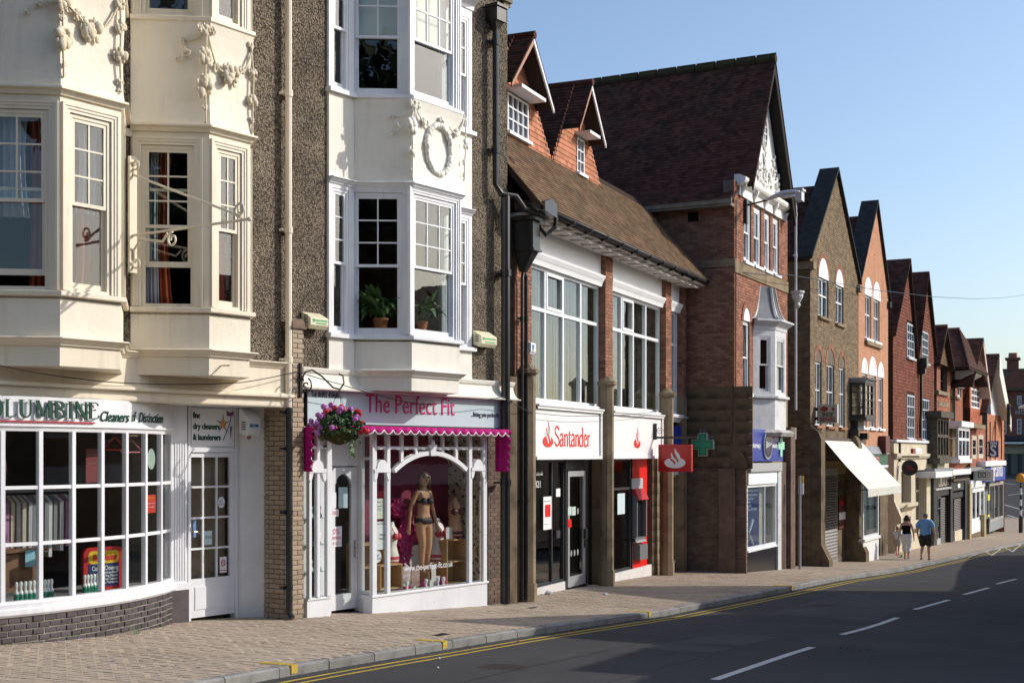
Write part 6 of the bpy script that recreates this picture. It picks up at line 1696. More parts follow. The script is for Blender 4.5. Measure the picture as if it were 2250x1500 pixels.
COP = pm('dark_slate_coping',(.045,.05,.05),(.03,.03,.03),4,.75,dirt=(3,(.09,.09,.06),.6,.8))
def coping(par,pts,v0,v1,mat,th=.10,up=.14):
 for (a,za),(b,zb) in zip(pts,pts[1:]):
  m = MB(); m.prism([(a,v0,za+up),(b,v0,zb+up),(b,v0,zb+up-th),(a,v0,za+up-th)],(0,v1-v0,0)); m.build('coping',mat,par)
coping(gh,[(g0_-.18,zeL-.15),(ga_,gz),(g1_+.18,zeR-.15)],-.12,.55,COP)
m = MB(); m.box(g0_-.12,g0_+.25,-.14,.5,zeL-.42,zeL-.18); m.build('kneeler',STONE,gh); m = MB(); m.box(g1_-.25,g1_+.10,-.14,.5,zeR-.42,zeR-.18); m.build('kneeler',STONE,gh)
# ground floor: stone piers, shutter, awning
GST = pm('dark_sandstone',(.20,.155,.10),(.13,.10,.07),2,.9,(25,.3,.006),dirt=(1,(.06,.05,.035),.5,.75))
m = MB(); m.box(g0_,g0_+.25,.0,4,zgg-1.5,zgs-.9); so = m.build('stone_wall',MATS['stone_joint'],gh)
brickwork(so,3.5,zgs-zgg+.4,loc_M(gh,face_M(g0_-.004,3.5,zgg-1.3,R(-90))),GST,bl=.6,bh=.30,name='ashlar_block',depth=.03)
pe = F3.u(1795)
def buttress(par,u0,u1,z0,z1,mat,v0=-.35,name='buttress'):
 m = MB(); m.box(u0,u1,v0,.2,z0-1.3,z1-.35); m.yz([(v0,z1-.35),(v0+.1,z1-.1),(.0,z1+.05),(.2,z1+.05),(.2,z1-.35)],u0,u1)
 m.yz([(v0-.25,z0-1.3),(v0-.25,z0+.35),(v0,z0+.85),(v0+.01,z0-1.3)],u0+.02,u1-.02); m.build(name,mat,par)
buttress(gh,g0_+.02,g0_+.55,zgg,zgs+.05,GST)
buttress(gh,F3.u(1868)-.2,F3.u(1868)+.35,zgg-.1,zgs-.1,GST)
m = MB(); m.box(g0_+.55,g1_,.55,4,zgg-1.5,zgs); m.build('shop_core',MATS['bank_room'],gh)
m = MB(); m.box(g0_,g1_,.0,.6,F3.z(1820,968),zgs); m.build('stone_front',GST,gh)
sh0,sh1 = g0_+.58,F3.u(1838,.1)
shz0,shz1 = F3.g(sh0)-.02,F3.z(1820,1045,.1)
ST = pm('shutter_steel',(.30,.29,.28),None,rough=.45,metal=.3)
m = MB(); m.box(sh0,sh0+.05,.06,.14,shz0,shz1); m.box(sh1-.05,sh1,.06,.14,shz0,shz1); m.box(sh0,sh1,.05,.15,shz1,shz1+.25); m.box(sh0,sh1,.04,.14,shz0-.1,shz0+.06); sho = m.build('roller_shutter',ST,gh)
lz = shz0+1.05
for k in range(9):
 m = MB(); z = shz0+.07+k*.11; m.yz([(.07,z),(.055,z+.05),(.07,z+.1),(.10,z+.1),(.10,z)],sh0+.05,sh1-.05); m.build('slat',ST,sho)
m = MB(); z = lz
while z < shz1:
 m.box(sh0+.05,sh1-.05,.085,.095,z,z+.018)
 k = 0; x = sh0+.1
 while x < sh1-.06: m.box(x,x+.02,.082,.098,z+.019,z+.089); x += .17
 z += .09
o = m.build('grille',ST,sho); o['kind'] = 'stuff'
m = MB(); m.box(sh1+.05,F3.u(1868)-.2,.15,.5,zgg-1.3,F3.z(1850,990)); m.build('stone_front',GST,gh)
m = MB(); q0,q1 = F3.u(1841,.14),F3.u(1861,.14); m.box(q0,q1,.09,.16,F3.z(1850,1160,.14),F3.z(1850,1090,.14)); m.build('notice_board',pm('dark_red_board',(.10,.02,.015),None,rough=.5),gh)
poster('white notice on the dark red board beside the roller shutter',1844,1858,1126,1142,.085,F=F3); poster('small red notice on the dark red board beside the roller shutter',1846,1854,1100,1110,.085,RED,F=F3)
m = MB(); m.box(F3.u(1796),F3.u(1896),-.12,.1,F3.z(1830,974),F3.z(1830,962)); m.box(F3.u(1796,.0),F3.u(1880),.02,.1,F3.z(1830,1010),F3.z(1830,974)); m.build('fascia',pm('brown_fascia',(.06,.03,.02),None),gh)
m = MB(); m.box(F3.u(1798,.1),F3.u(1868,.1),.1,.2,F3.z(1830,1042,.1),F3.z(1830,1012,.1)); m.build('transom_panel',pm('ochre_panel',(.34,.27,.12),(.28,.22,.10),2,.6),gh)
AWC = pm('cream_canvas',(.80,.77,.68),(.74,.71,.62),2,.8,(90,.15,.002))
au0,au1 = F3.u(1812,-.14),F3.u(1893,-.14); av1 = -1.55; azt = F3.z(1850,969,-.14); azb = F3.zu(au1,1066,av1)
awn = thing('awning','open cream shop awning with striped canvas and ragged fringe over the repair shop','awning',F3,au0,0,azb-.3)
m = MB(); n = 14; vs = []
for k in range(n+1):
 x = au0+(au1-au0)*k/n; vs += [(x,-.14,azt),(x,-.85,(azt+azb)/2-.05),(x,av1,azb)]
m.add(vs,[(3*k+i,3*k+i+1,3*k+i+4,3*k+i+3) for k in range(n) for i in range(2)]); o = m.build('canvas',AWC,awn); q = o.modifiers.new('thick','SOLIDIFY'); q.thickness = .006
m = MB()
for k in range(1,12): x = au0+(au1-au0)*k/12; m.prism([(x-.012,-.15,azt+.006),(x+.012,-.15,azt+.006),(x+.012,-.85,(azt+azb)/2-.044),(x-.012,-.85,(azt+azb)/2-.044)],(0,0,.003)); m.prism([(x-.012,-.85,(azt+azb)/2-.044),(x+.012,-.85,(azt+azb)/2-.044),(x+.012,av1,azb+.006),(x-.012,av1,azb+.006)],(0,0,.003))
o = m.build('stripe',pm('canvas_stripe',(.62,.60,.52),None,rough=.8),awn); o['kind'] = 'stuff'
m = MB(); n = 60; vs = []
for k in range(n+1): x = au0+(au1-au0)*k/n; vs += [(x,av1-.005,azb),(x,av1-.01,azb-.24-.025*(k % 2)-RU(0,.02))]
m.add(vs,[(2*k,2*k+1,2*k+3,2*k+2) for k in range(n)]); o = m.build('fringe',pm('fringe_cloth',(.66,.66,.58),(.55,.55,.47),6,.9),awn); q = o.modifiers.new('thick','SOLIDIFY'); q.thickness = .006
for x in (au0+.03,au1-.03):
 m = MB(); m.tube([(x,-.05,azb-.1),(x,av1+.03,azb-.02)],.02,6); m.tube([(x,-.1,azt-.05),(x,av1+.03,azb-.02)],.015,6); m.build('arm',BLACKIRON,awn)
# projecting shoe repairs sign
su = F3.u(1791); v1 = -.12; v2 = F3.vv(1841,su); zt_,zb_ = F3.zu(su,888,-.6),F3.zu(su,929,-.6)
ss = thing('projecting_sign','projecting shoe repairs box sign with red shoe soles on the brown brick house','sign',F3,su,0,zb_)
m = MB(); m.box(su-.09,su+.09,v2,v1,zb_,zt_); m.build('sign_box',pm('grey_sign_edge',(.45,.45,.43),None,rough=.5),ss)
m = MB(); m.box(su-.096,su-.0905,v2+.05,v1-.05,zb_+.05,zt_-.05); m.build('sign_face',pm('stained_sign_face',(.50,.47,.36),(.36,.33,.2),5,.5),ss)
m = MB(); m.box(su-.05,su+.05,v1,.0,zb_+.1,zb_+.2); m.box(su-.05,su+.05,v1,.0,zt_-.2,zt_-.1); m.build('bracket',BLACKIRON,ss)
W_,H_ = v1-v2,zt_-zb_; RS = R(-90)
text('SHOE',.19*H_/.62,BLK,ss,(su-.0985,v1-.22*W_,zb_+.35*H_),rot=RS,wid=.56*W_,bold=.006); text('REPAIRS',.19*H_/.62,pm('dark_red_print',(.30,.03,.03),None),ss,(su-.0985,v1-.11*W_,zb_+.08*H_),rot=RS,wid=.78*W_,bold=.006)
Ms = MT((su-.0975,v1,zb_)) @ MR(RS,4,'Z')
m = MB(); m.M = Ms; m.xz([(W_*(.33+.20*cos(t*PI/10)),H_*(.76+.14*sin(t*PI/10))) for t in range(20)],-.004,0); m.build('emblem',pm('dark_red_print',(.30,.03,.03),None),ss)
m = MB(); m.M = Ms; m.xz([(W_*(.76+.10*cos(t*PI/10)),H_*(.74+.10*sin(t*PI/10))) for t in range(20)],-.004,0); m.build('emblem',pm('dark_red_print',(.30,.03,.03),None),ss)
text('G',.14,PAPER,ss,(su-.0985,v1-.58*W_,zb_+.66*H_),rot=RS)
# small black oriel on the grey brown house
o0,o1 = F3.u(1866),F3.u(1866)+1.5; z0_,z1_ = F3.z(1880,918),F3.z(1880,842)
OB = [(o0,0),(o0+.05,-.55),(o1-.05,-.55),(o1,0)]
OBK = pm('black_oak',(.018,.016,.014),(.03,.026,.022),4,.6)
obh = thing('box_oriel','black timber oriel window with red flowers between the brown and the salmon houses','oriel window',F3,(o0+o1)/2,0,z0_)
for i in range(3):
 Mx,L = face(OB[i],OB[i+1],0)
 fixed(obh,Mx @ MT((0,0,z0_)),L,z1_-z0_,2,4,fr=.10,bar=.03,mat=OBK,glass=GLASS)
m = MB(); m.sweep(corniceprof(z1_+.14,.14,.16),OB); m.xy(OB,z1_+.12,z1_+.16); m.build('roof',LEAD,obh)
m = MB(); m.sweep([(-.3,z0_-.12),(.06,z0_-.10),(.06,z0_),(-.3,z0_)],OB); m.xy([(o0+.2,0),(o0+.25,-.25),(o1-.25,-.25),(o1-.2,0)],z0_-.5,z0_-.12); m.xy(OB,z0_-.02,z0_+.0); m.build('base',OBK,obh)
m = MB(); m.xy(OB,z1_+.01,z1_+.03); m.build('ceiling',OBK,obh)
m = MB()
for k in range(9): m.ball((o0+.3+RU(0,.5),-.38+RU(-.05,.05),z0_+.35+RU(0,.25)),.06,6,4,.2)
solo(m,'flowers','red flowers standing in the black oriel window','flowers',pm('geranium_red',(.62,.02,.035),(.50,.012,.02),30,.6),F3,o0+.5,-.35,z0_)
# ---- salmon painted house
p0_,p1_ = F3.u(1885.5)+.02,F3.u(1951); pa_ = F3.u(1924); pz = 14.72
sl_ = b3('salmon_house','salmon painted brick house with steep gable and slim white arched windows',pa_)
SAL = pm('salmon_painted_brick',(.55,.30,.19),(.49,.26,.16),2,.8,(30,.2,.004),var=.06,dirt=(1.2,(.42,.21,.13),.58,.8))
zps = F3.z(1925,980); zgp_ = F3.g(pa_)
AW3 = [(F3.u(a),F3.u(b),F3.z(1918,748),F3.z(1918,655)) for a,b in ((1900.5,1914),(1919.5,1932.5))]
AW4 = [(F3.u(a),F3.u(b),F3.z(1918,940),F3.z(1918,825)) for a,b in ((1893.5,1904.5),(1910,1924),(1929.5,1940))]
zeP = 11.30
masonry(sl_,[(p0_,zps),(p1_,zps),(p1_,zeP),(pa_,pz),(p0_,zeP)],0,SAL,AW3+AW4,[(a,b,d,(b-a)/2) for a,b,c,d in AW3+AW4],mortar=SAL)
for a,b,c,d in AW3: arch_win(sl_,a,b,c,d,0,SAL,WHITE,WHITE,kind='cas')
for a,b,c,d in AW4: arch_win(sl_,a,b,c,d,0,SAL,WHITE,WHITE,kind='cas')
m = MB(); m.box(AW3[0][0]-.1,AW3[1][1]+.1,-.12,.05,AW3[0][2]-.25,AW3[0][2]-.1); m.build('sill',STONE,sl_)
gable_roof(sl_,p0_,zeP,pa_,pz-.45,p1_,zeP,.3,8,TILED,lim=0)
coping(sl_,[(p0_-.05,zeP-.10),(pa_,pz),(p1_+.12,zeP-.15)],-.12,.55,COP)
m = MB(); m.box(p1_-.2,p1_+.12,-.14,.5,zeP-.4,zeP-.16); m.build('kneeler',COP,sl_)
m = MB(); m.box(p0_,p1_,.5,8,zgp_-1.5,zps); m.build('shop_core',MATS['bank_room'],sl_)
room(sl_,p0_+.1,p1_-.1,.31,4,zps+.2,zeP,ROOM); room(gh,g0_+.35,g1_-.1,.31,4,zgs+.3,zeL,ROOM)
m = MB(); m.box(p1_-.3,p1_,.3,8,zgp_-1,zeP); m.build('side_wall',SAL,sl_)
m = MB(); m.sweep([(-.1,zps-.3),(.16,zps-.3),(.02,zps),(-.1,zps)],[(F3.u(1893),-.02),(F3.u(1946,-.02),-.02)]); m.build('lead_flashing',LEAD,sl_)
GSB = pm('dark_green_fascia',(.006,.10,.055),None,rough=.4)
q0,q1 = F3.u(1893,-.1),F3.u(1949,-.1); zq0,zq1 = F3.z(1920,1022,-.1),F3.z(1920,997,-.1)
m = MB(); m.box(q0,q1,-.12,.3,zq0,zq1); m.build('sign_board',GSB,sl_)
m = MB(); m.box(q0,q1,-.15,.3,zq0-.09,zq0); m.box(q0,q1+.03,-.14,.3,zq1,zq1+.06); m.build('sign_frame',WHITE,sl_)
tx3('Pizza Gogo',1899,1932,1015,-.125,.42,pm('pink_red_letter',(.60,.13,.16),None),sl_,bold=.01)
m = MB(); m.box(F3.u(1934,.0),p1_,.0,.3,zgp_-1.5,zq0-.1); m.build('stone_pier',GST,sl_); m = MB(); m.box(p0_-.05,p0_+.5,-.3,.3,zgp_-1.4,zps-.6); m.build('stone_pier',GST,sl_)
r0,r1 = F3.u(1897,-.5),F3.u(1931,-.5)
zb__ = F3.z(1912,1186,-.5); zt__ = F3.z(1912,1060,-.5)
PBW = pm('white_render',(.7,.7,.7),None)
m = MB(); m.box(r0,r1,-.5,.3,zgp_-1.2,zb__); m.box(r0-.05,r1+.06,-.56,.3,zb__,zb__+.1); m.build('stall_riser',PBW,sl_)
fixed(sl_,face_M(r0,-.5,zb__+.1),r1-r0,zt__-zb__,1,1,fr=.10,mat=UPVC,glass=SHOPGLASS)
m = MB(); m.box(r0,r1,-.3,-.29,zb__+.1,zt__); m.build('window_back',pm('teal_display',(.05,.14,.16),(.02,.05,.08),3,.6),sl_)
m = MB(); m.box(r0,r1,-.5,.3,zt__+.1,zq0-.1); m.build('fascia',GST,sl_)
m = MB(); m.box(F3.u(1935,-.1),F3.u(1944,-.1),-.3,.0,F3.z(1940,995),F3.z(1940,958)); solo(m,'wall_box','dark red box fixed to the right corner of the salmon house above green fascia','wall box',pm('dark_red_box',(.10,.02,.012),None),F3,F3.u(1940),0,F3.z(1940,995))
for px,py,k in ((1886,958,0),(1866,950,1)):
 m = MB(); u = F3.u(px); z = F3.z(px,py); m.box(u-.12,u+.12,-.35,.0,z-.12,z+.12); solo(m,'floodlight',['small black floodlight by the salmon house corner','small black floodlight left of the corner under black oriel'][k],'floodlight',BLACKIRON,F3,u,0,z-.12)
# ------------------------------------------------------------------ tile hung double gable house over the stone shop
t0,t1,tv = F3.u(1962),F3.u(2052),F3.u(2012)
ga1,gz1_ = (t0+tv)/2+.55,13.35
ga2,gz2_ = 29.0,13.35
zt0 = F3.z(2000,966)
ze_ = 10.0; zvl = F3.zu(tv,790)
th = b3('tile_hung_house','double gabled house hung with red brown tiles above a pale stone shop',(t0+t1)/2)
zgt_ = F3.g((t0+t1)/2)
HT = pm('red_brown_hung_tile',(.19,.066,.042),(.13,.047,.032),3,.8,(40,.2,.003),var=.26,dirt=(1,(.11,.05,.035),.58,.85))
poly = [(t0,zt0),(t1,zt0),(t1,ze_-.2),(ga2,gz2_),(tv,zvl),(ga1,gz1_),(t0,ze_)]
TW = [(F3.u(a),F3.u(b),F3.z((a+b)/2,c),F3.z((a+b)/2,d)) for a,b,d,c in ((1992,2007.5,712,786),(2024.5,2038,729,797),(1992,2008,868,964),(2025,2039.5,877,967))]
m = MB(); m.wall(t0,t1,zt0,zvl-.3,.02,.25,[q for q in TW if q[3] < zvl-.4]); m.build('front_wall',UNDER,th)
for k,(a,b,c,d) in enumerate(((t0,tv,ga1,gz1_),(tv,t1,ga2,gz2_))):
 m = MB(); zz0 = zvl-.301
 k0 = (a if k == 0 else a)
 m.xz([(a,zz0),(b,zz0),(b,zvl if k == 0 else ze_-.2),(c,d),(a,ze_ if k == 0 else zvl)],.03,.25); fw_ = m.build('front_wall',UNDER,th)
Mf = loc_M(th,MT((t0,.02,zt0)) @ MR(R(90),4,'X'))
tilework(fw_,[(u-t0,z-zt0) for u,z in poly],Mf,HT,name='hung_tile',gauge=.14,tw=.19,th=.022,limit=0,holes=[[(a-t0-.03,c-zt0-.05),(b-t0+.03,c-zt0-.05),(b-t0+.03,d-zt0+.08),(a-t0-.03,d-zt0+.08)] for a,b,c,d in TW])
LEADED = pm('grey_blue_casement',(.42,.47,.53),None,rough=.4)
for a,b,c,d in TW:
 fixed(th,face_M(a,-.03,c),b-a,d-c,3,4,fr=.07,bar=.05,mat=LEADED)
 m = MB(); m.box(a-.06,b+.06,-.12,.02,c-.10,c-.003); m.build('sill',LEADED,th)
m = MB(); m.box(t0,t0+.25,.25,9,zt0-.2,ze_); m.build('side_wall',UNDER,th)
for (e,ze2,c,d,s_) in ((t0-.15,ze_-.1,ga1,gz1_,0),(tv,zvl,ga1,gz1_,1),(tv,zvl,ga2,gz2_,0),(t1+.15,ze_-.25,ga2,gz2_,1)):
 m = MB(); m.prism([(c,-.15,d+.06),(e,-.15,ze2+.06),(e,9,ze2+.06),(c,9,d+.06)],(0,0,-.14)); r = m.build('roof',UNDER,th)
 if s_ == 0:
  dx = abs(c-e); ang = atan2(d-ze2,dx); L = hypot(dx,d-ze2)
  tilework(r,[(0,0),(9.17,0),(9.17,L),(0,L)],loc_M(th,MT((e,9,ze2+.06)) @ MR(R(-90),4,'Z') @ MR(ang,4,'X')),TILED,name='roof_tile',limit=0,gauge=.14,tw=.2)
 else:
  m = MB(); m.prism([(c,-.17,d+.09),(e,-.17,ze2+.09),(e,9,ze2+.09),(c,9,d+.09)],(0,0,-.03)); m.build('tile_sheet',TILED,th)
ud = F3.u(2018)
pipe('drainpipe','black downpipe between the two gables of the tile hung house',[(ud,-.12,zvl-.2),(ud,-.12,(zvl+zt0)/2-.5),(ud-.15,-.12,(zvl+zt0)/2-.9),(ud-.15,-.12,zt0+.1)],.07,BLACKIRON,[],F=F3)
m = MB(); m.box(ud-.22,ud+.22,-.4,-.03,zvl-.35,zvl+.1); m.box(ud-.15,ud+.15,-.32,-.03,zvl-.6,zvl-.35); solo(m,'rainwater_head','black rainwater head in the valley between the two tile hung gables','rainwater head',BLACKIRON,F3,ud,-.1,zvl-.6)
m = MB(); m.box(t0-.02,t1+.02,-.16,.1,zt0-.12,zt0-.02); m.build('lead_apron',WHITE,th)
# pale stone shopfront
zs0 = zt0-.14
A1 = (F3.u(1977),F3.u(1999),F3.z(1988,1105),F3.z(1988,1035)); A2 = (F3.u(2008),F3.u(2033),F3.z(2020,1150),F3.z(2020,1032))
m = MB(); m.wall(t0-.1,t1-.2,zgt_-2,zs0,-.06,.5,[A1,A2,(A1[0]+.2,A1[1]-.1,zgt_-2,A1[2]-.6)]); m.build('shop_wall',STONEL,th)
m = MB(); m.sweep([(-.1,A1[3]+.55),(.08,A1[3]+.55),(.14,A1[3]+.65),(.14,A1[3]+.75),(-.1,A1[3]+.8)],[(t0-.1,-.06),(t1-.2,-.06)]); m.build('string_course',STONEL,th)
for a,b,c,d in (A1,A2):
 m = MB(); m.prism([(a-.1,-.06,c-.35),(b+.1,-.06,c-.35),(b+.1,-.34,c-.12),(a-.1,-.34,c-.12)],(0,0,.15)); m.build('sill',STONEL,th)
STW = pm('stone_panel',(.30,.26,.20),(.24,.21,.16),2,.9)
m = MB(); m.box(A1[0],A1[1],.30,.36,A1[2],A1[3]); m.build('niche_panel',STW,th)
m = MB(); m.box(A1[0]+.2,A1[1]-.1,.35,.4,zgt_-2,A1[2]-.6); m.build('door',pm('stone_door',(.33,.28,.21),None),th)
fixed(th,face_M(A2[0],.25,A2[2]),A2[1]-A2[0],A2[3]-A2[2],3,2,fr=.12,bar=.10,mat=STONEL,rowh=[1.6,1])
m = MB(); m.prism([(t0-.12,-.06,zgt_-2),(t0-.12,-.06,A1[2]+.2),(t0-.12,-.35,A1[2]-.5),(t0-.12,-.35,A1[2]-.75),(t0-.12,-.12,A1[2]-.8),(t0-.12,-.12,zgt_-2)],(.45,0,0)); m.build('pilaster',STONEL,th)
m = MB(); m.box(t0,t1-.2,.9,9,zgt_-2,zt0); m.build('shop_core',ROOM,th)
room(th,t0+.3,t1-.3,.3,4,zt0+.1,zvl-.4,ROOM)
m = MB(); q = F3.u(1998.5); m.box(q,F3.u(2003.5),-.16,-.06,F3.z(2000,1004),F3.z(2000,985)); m.build('sign_block',pm('dark_red_sign',(.25,.02,.02),None,rough=.4),th)
m = MB(); m.box(F3.u(2004),F3.u(2018),-.16,-.06,F3.z(2010,1004),F3.z(2010,985)); m.build('sign_block',PAPER,th)
for k,px in enumerate((2005.5,2010,2014.5)):
 m = MB(); u = F3.u(px); w = F3.u(px+2)-u; z = F3.z(2010,1002); h = F3.z(2010,987)-z
 for a,b in (((0,.2) if k else (.3,.45)),(.55,.75)): m.box(u,u+w*.7,-.166,-.161,z+h*a,z+h*b)
 m.build('sign_mark',BLK,th)
su = F3.u(1972); v1,v2 = F3.vv(1981,su),F3.vv(2017,su); vc = (v1+v2)/2; rr = abs(v1-v2)/2; zc = F3.zu(su,1027,vc)
ds = thing('disc_sign','round black disc sign with faint red emblem hanging over the stone shop pavement','sign',F3,su,-.06,zc-rr)
m = MB(); m.M = MT((su,vc,zc)) @ MR(R(90),4,'Y'); m.lathe([(rr*.9,-.05),(rr,-.03),(rr,.03),(rr*.9,.05)],(0,0,0),32); m.build('disc',pm('disc_black',(.012,.010,.012),None,rough=.4),ds)
m = MB(); m.M = MT((su-.055,vc-.02,zc)) @ MR(R(-90),4,'Z'); m.xz([(.12+.09*cos(t*PI/8),-.08+.07*sin(t*PI/8)) for t in range(16)],-.006,0); m.xz([(-.05+.13*cos(t*PI/8),.02+.12*sin(t*PI/8)) for t in range(16)],-.004,0); m.build('emblem',pm('disc_red',(.12,.02,.02),None),ds)
m = MB(); m.box(su-.04,su+.04,-.14,-.06,zc+.25,zc+rr+.75); m.box(su-.02,su+.02,v2-.05,-.14,zc+rr+.10,zc+rr+.16); m.build('arm',BLACKIRON,ds)
# ------------------------------------------------------------------ the smaller houses further down
def fz_(px,py,v=0): return F3.z(px,py,v)
def fbox(par,name,mat,pa,pb,pt_,pb_,v0=-.02,v1=.3,ref=None):
 r = (pa+pb)/2; m = MB(); m.box(F3.u(pa,v0),F3.u(pb,v0),v0,v1,fz_(r,pb_,v0),fz_(r,pt_,v0)); return m.build(name,mat,par)
FBR = pm('warm_red_brick',(.40,.155,.095),(.29,.11,.07),3,.85,(30,.2,.003),var=.25)
DOAK = pm('weathered_oak',(.13,.11,.085),(.075,.065,.05),6,.8)
def fbrick(par,pa,pb,pt_,pb_,v,mat,holes=(),name='front_wall'):
 r = (pa+pb)/2; a,b = F3.u(pa,v),F3.u(pb,v); z0,z1 = fz_(r,pb_,v),fz_(r,pt_,v)
 m = MB(); m.wall(a,b,z0,z1,v,.25,holes); w = m.build(name,MORTAR,par)
 brickwork(w,b-a,z1-z0,loc_M(par,face_M(a,v-.002,z0)),mat,limit=0,holes=[(h[0]-a,h[1]-a,h[2]-z0,h[3]-z0) for h in holes])
 return w
def hole(pa,pb,pt_,pb_,v=0): r = (pa+pb)/2; return (F3.u(pa,v),F3.u(pb,v),fz_(r,pb_,v),fz_(r,pt_,v))
def roof_slope(par,P4,mat,th=.12):
 """roof slope from four corners: eave front, eave back, ridge back, ridge front"""
 m = MB(); m.prism(P4,(0,0,-th)); r = m.build('roof',UNDER,par)
 a,b,c,d = (Vector(p) for p in P4)
 x = (b-a).normalized(); n = x.cross(d-a).normalized();
 if n.z < 0: n = -n
 yv = n.cross(x).normalized()
 if yv.dot(d-a) < 0: yv = -yv;
 M = Matrix((x,yv,n)).transposed().to_4x4(); M.translation = a
 loc = [((p-a).dot(x),(p-a).dot(yv)) for p in (a,b,c,d)]
 tilework(r,loc,loc_M(par,M),mat,name='roof_tile',limit=0,gauge=.15,tw=.22,th=.022)
 return r
# house with the dark timber oriel
a,b = F3.u(2053),F3.u(2089)
h1 = b3('timber_oriel_house','narrow brick house with small tiled gable dormer and weathered timber oriel',(a+b)/2)
zg_ = F3.g((a+b)/2)
fbrick(h1,2058,2088,797,1012,.25,FBR,[hole(2066,2081,808,862,.25)])
fixed(h1,face_M(F3.u(2066,.25),.45,fz_(2073,862,.25)),F3.u(2081,.25)-F3.u(2066,.25),fz_(2073,808,.25)-fz_(2073,862,.25),2,2,fr=.08,mat=OBK)
fbox(h1,'sill',STONE,2063,2087,860,868,.1,.4); fbox(h1,'string_course',STONE,2062,2086,883,893,.22,.4)
m = MB(); q0,q1 = F3.u(2059,-.15),F3.u(2091,-.15); zb = fz_(2075,800,-.15); za = fz_(2080,722,-.15); qa = (q0+q1)/2
m.xz([(q0+.2,zb),(q1-.2,zb),(qa,za-.2)],-.0,.3); m.build('gable',UNDER,h1)
tilework(h1.children[-1],[(0,0),(q1-q0-.4,0),((q1-q0)/2-.2,za-zb-.2)],loc_M(h1,MT((q0+.2,-.02,zb)) @ MR(R(90),4,'X')),pm('brown_hung_tile',(.17,.10,.06),(.11,.07,.045),3,.85,var=.25),name='hung_tile',gauge=.15,tw=.22,th=.02,limit=0)
roof_slope(h1,[(q0,-.3,zb-.1),(q0,6,zb-.1),(qa,6,za),(qa,-.3,za)],TILED); roof_slope(h1,[(q1,6,zb-.1),(q1,-.3,zb-.1),(qa,-.3,za),(qa,6,za)],TILED)
m = MB(); m.tube([(qa,-.3,za+.05),(qa,7,za+.05)],.12,6); m.build('ridge',pm('red_ridge',(.22,.07,.045),None),h1)
fbox(h1,'oriel_base',STONEL,2060,2085,1010,1032,-.3,.4)
o0,o1 = F3.u(2060,-.5),F3.u(2085,-.5); z0_,z1_ = fz_(2072,1006,-.5),fz_(2072,918,-.5)
fixed(h1,face_M(o0,-.5,z0_),o1-o0,z1_-z0_,4,2,fr=.14,bar=.14,mat=DOAK,rowh=[1.3,1],depth=.12); m = MB(); m.box(o0,o0+.12,-.38,.3,z0_,z1_); m.build('oriel_side',DOAK,h1)
m = MB(); m.box(o0-.2,o1+.2,-.7,.3,z1_,z1_+.3); m.build('oriel_cornice',DOAK,h1); m = MB(); m.box(o0-.1,o1+.1,-.62,.3,z0_-.25,z0_); m.build('oriel_sill',DOAK,h1)
m = MB(); m.box(F3.u(2053),F3.u(2058),.2,.5,zg_-2,fz_(2055,800)); m.build('stone_pier',GST,h1)
fbox(h1,'awning_box',WHITE,2056,2093,1035,1048,-.7,.2); fbox(h1,'lead_ledge',LEAD,2054,2094,1028,1034,-.5,.3)
NAVY = pm('navy_black_shopfront',(.010,.012,.02),None,rough=.35)
fbox(h1,'fascia',NAVY,2056,2089,1050,1068,-.15,.3); fbox(h1,'pilaster',NAVY,2052,2059,1048,1200,-.2,.3); fbox(h1,'pilaster',NAVY,2089,2094,1048,1200,-.2,.3); fbox(h1,'cornice',MATS['grey_shutter_box'],2057,2091,1071,1075,-.3,.2); fbox(h1,'fascia',NAVY,2057,2090,1076,1088,-.12,.2)
tx3('LIDO',2062,2080,1069,-.155,.75,pm('brass_letter',(.55,.45,.32),None,rough=.3),h1)
wa,wb = F3.u(2060,-.05),F3.u(2067,-.05); fixed(h1,face_M(wa,-.05,fz_(2063,1185)),wb-wa,fz_(2063,1090)-fz_(2063,1185),1,2,fr=.08,rowh=[3,1],mat=pm('teal_frame',(.04,.09,.09),None),glass=SHOPGLASS)
fbox(h1,'stall_riser',MATS['grey_shutter_box'],2053,2067,1184,1215,-.1,.3)
SHB = pm('brown_shutter',(.10,.075,.06),None,rough=.5)
def shutter(par,pa,pb,pt_,pb_,v,n):
 r = (pa+pb)/2; a,b = F3.u(pa,v),F3.u(pb,v); z0,z1 = fz_(r,pb_,v),fz_(r,pt_,v)
 m = MB(); m.box(a,b,v+.06,v+.12,z0,z1); so = m.build('roller_shutter',SLOT,par)
 for k in range(n):
  z = z0+(z1-z0)*k/n; h = (z1-z0)/n; mm = MB(); mm.yz([(v+.02,z),(v+.0,z+h*.45),(v+.02,z+h*.8),(v+.059,z+h*.8),(v+.059,z)],a,b); mm.build('slat',SHB,so)
shutter(h1,2068,2077,1092,1196,0,28); shutter(h1,2079,2088,1090,1192,0,28)
m = MB(); m.box(a,b,.5,8,zg_-2,fz_(2070,800)); m.build('core',ROOM,h1)
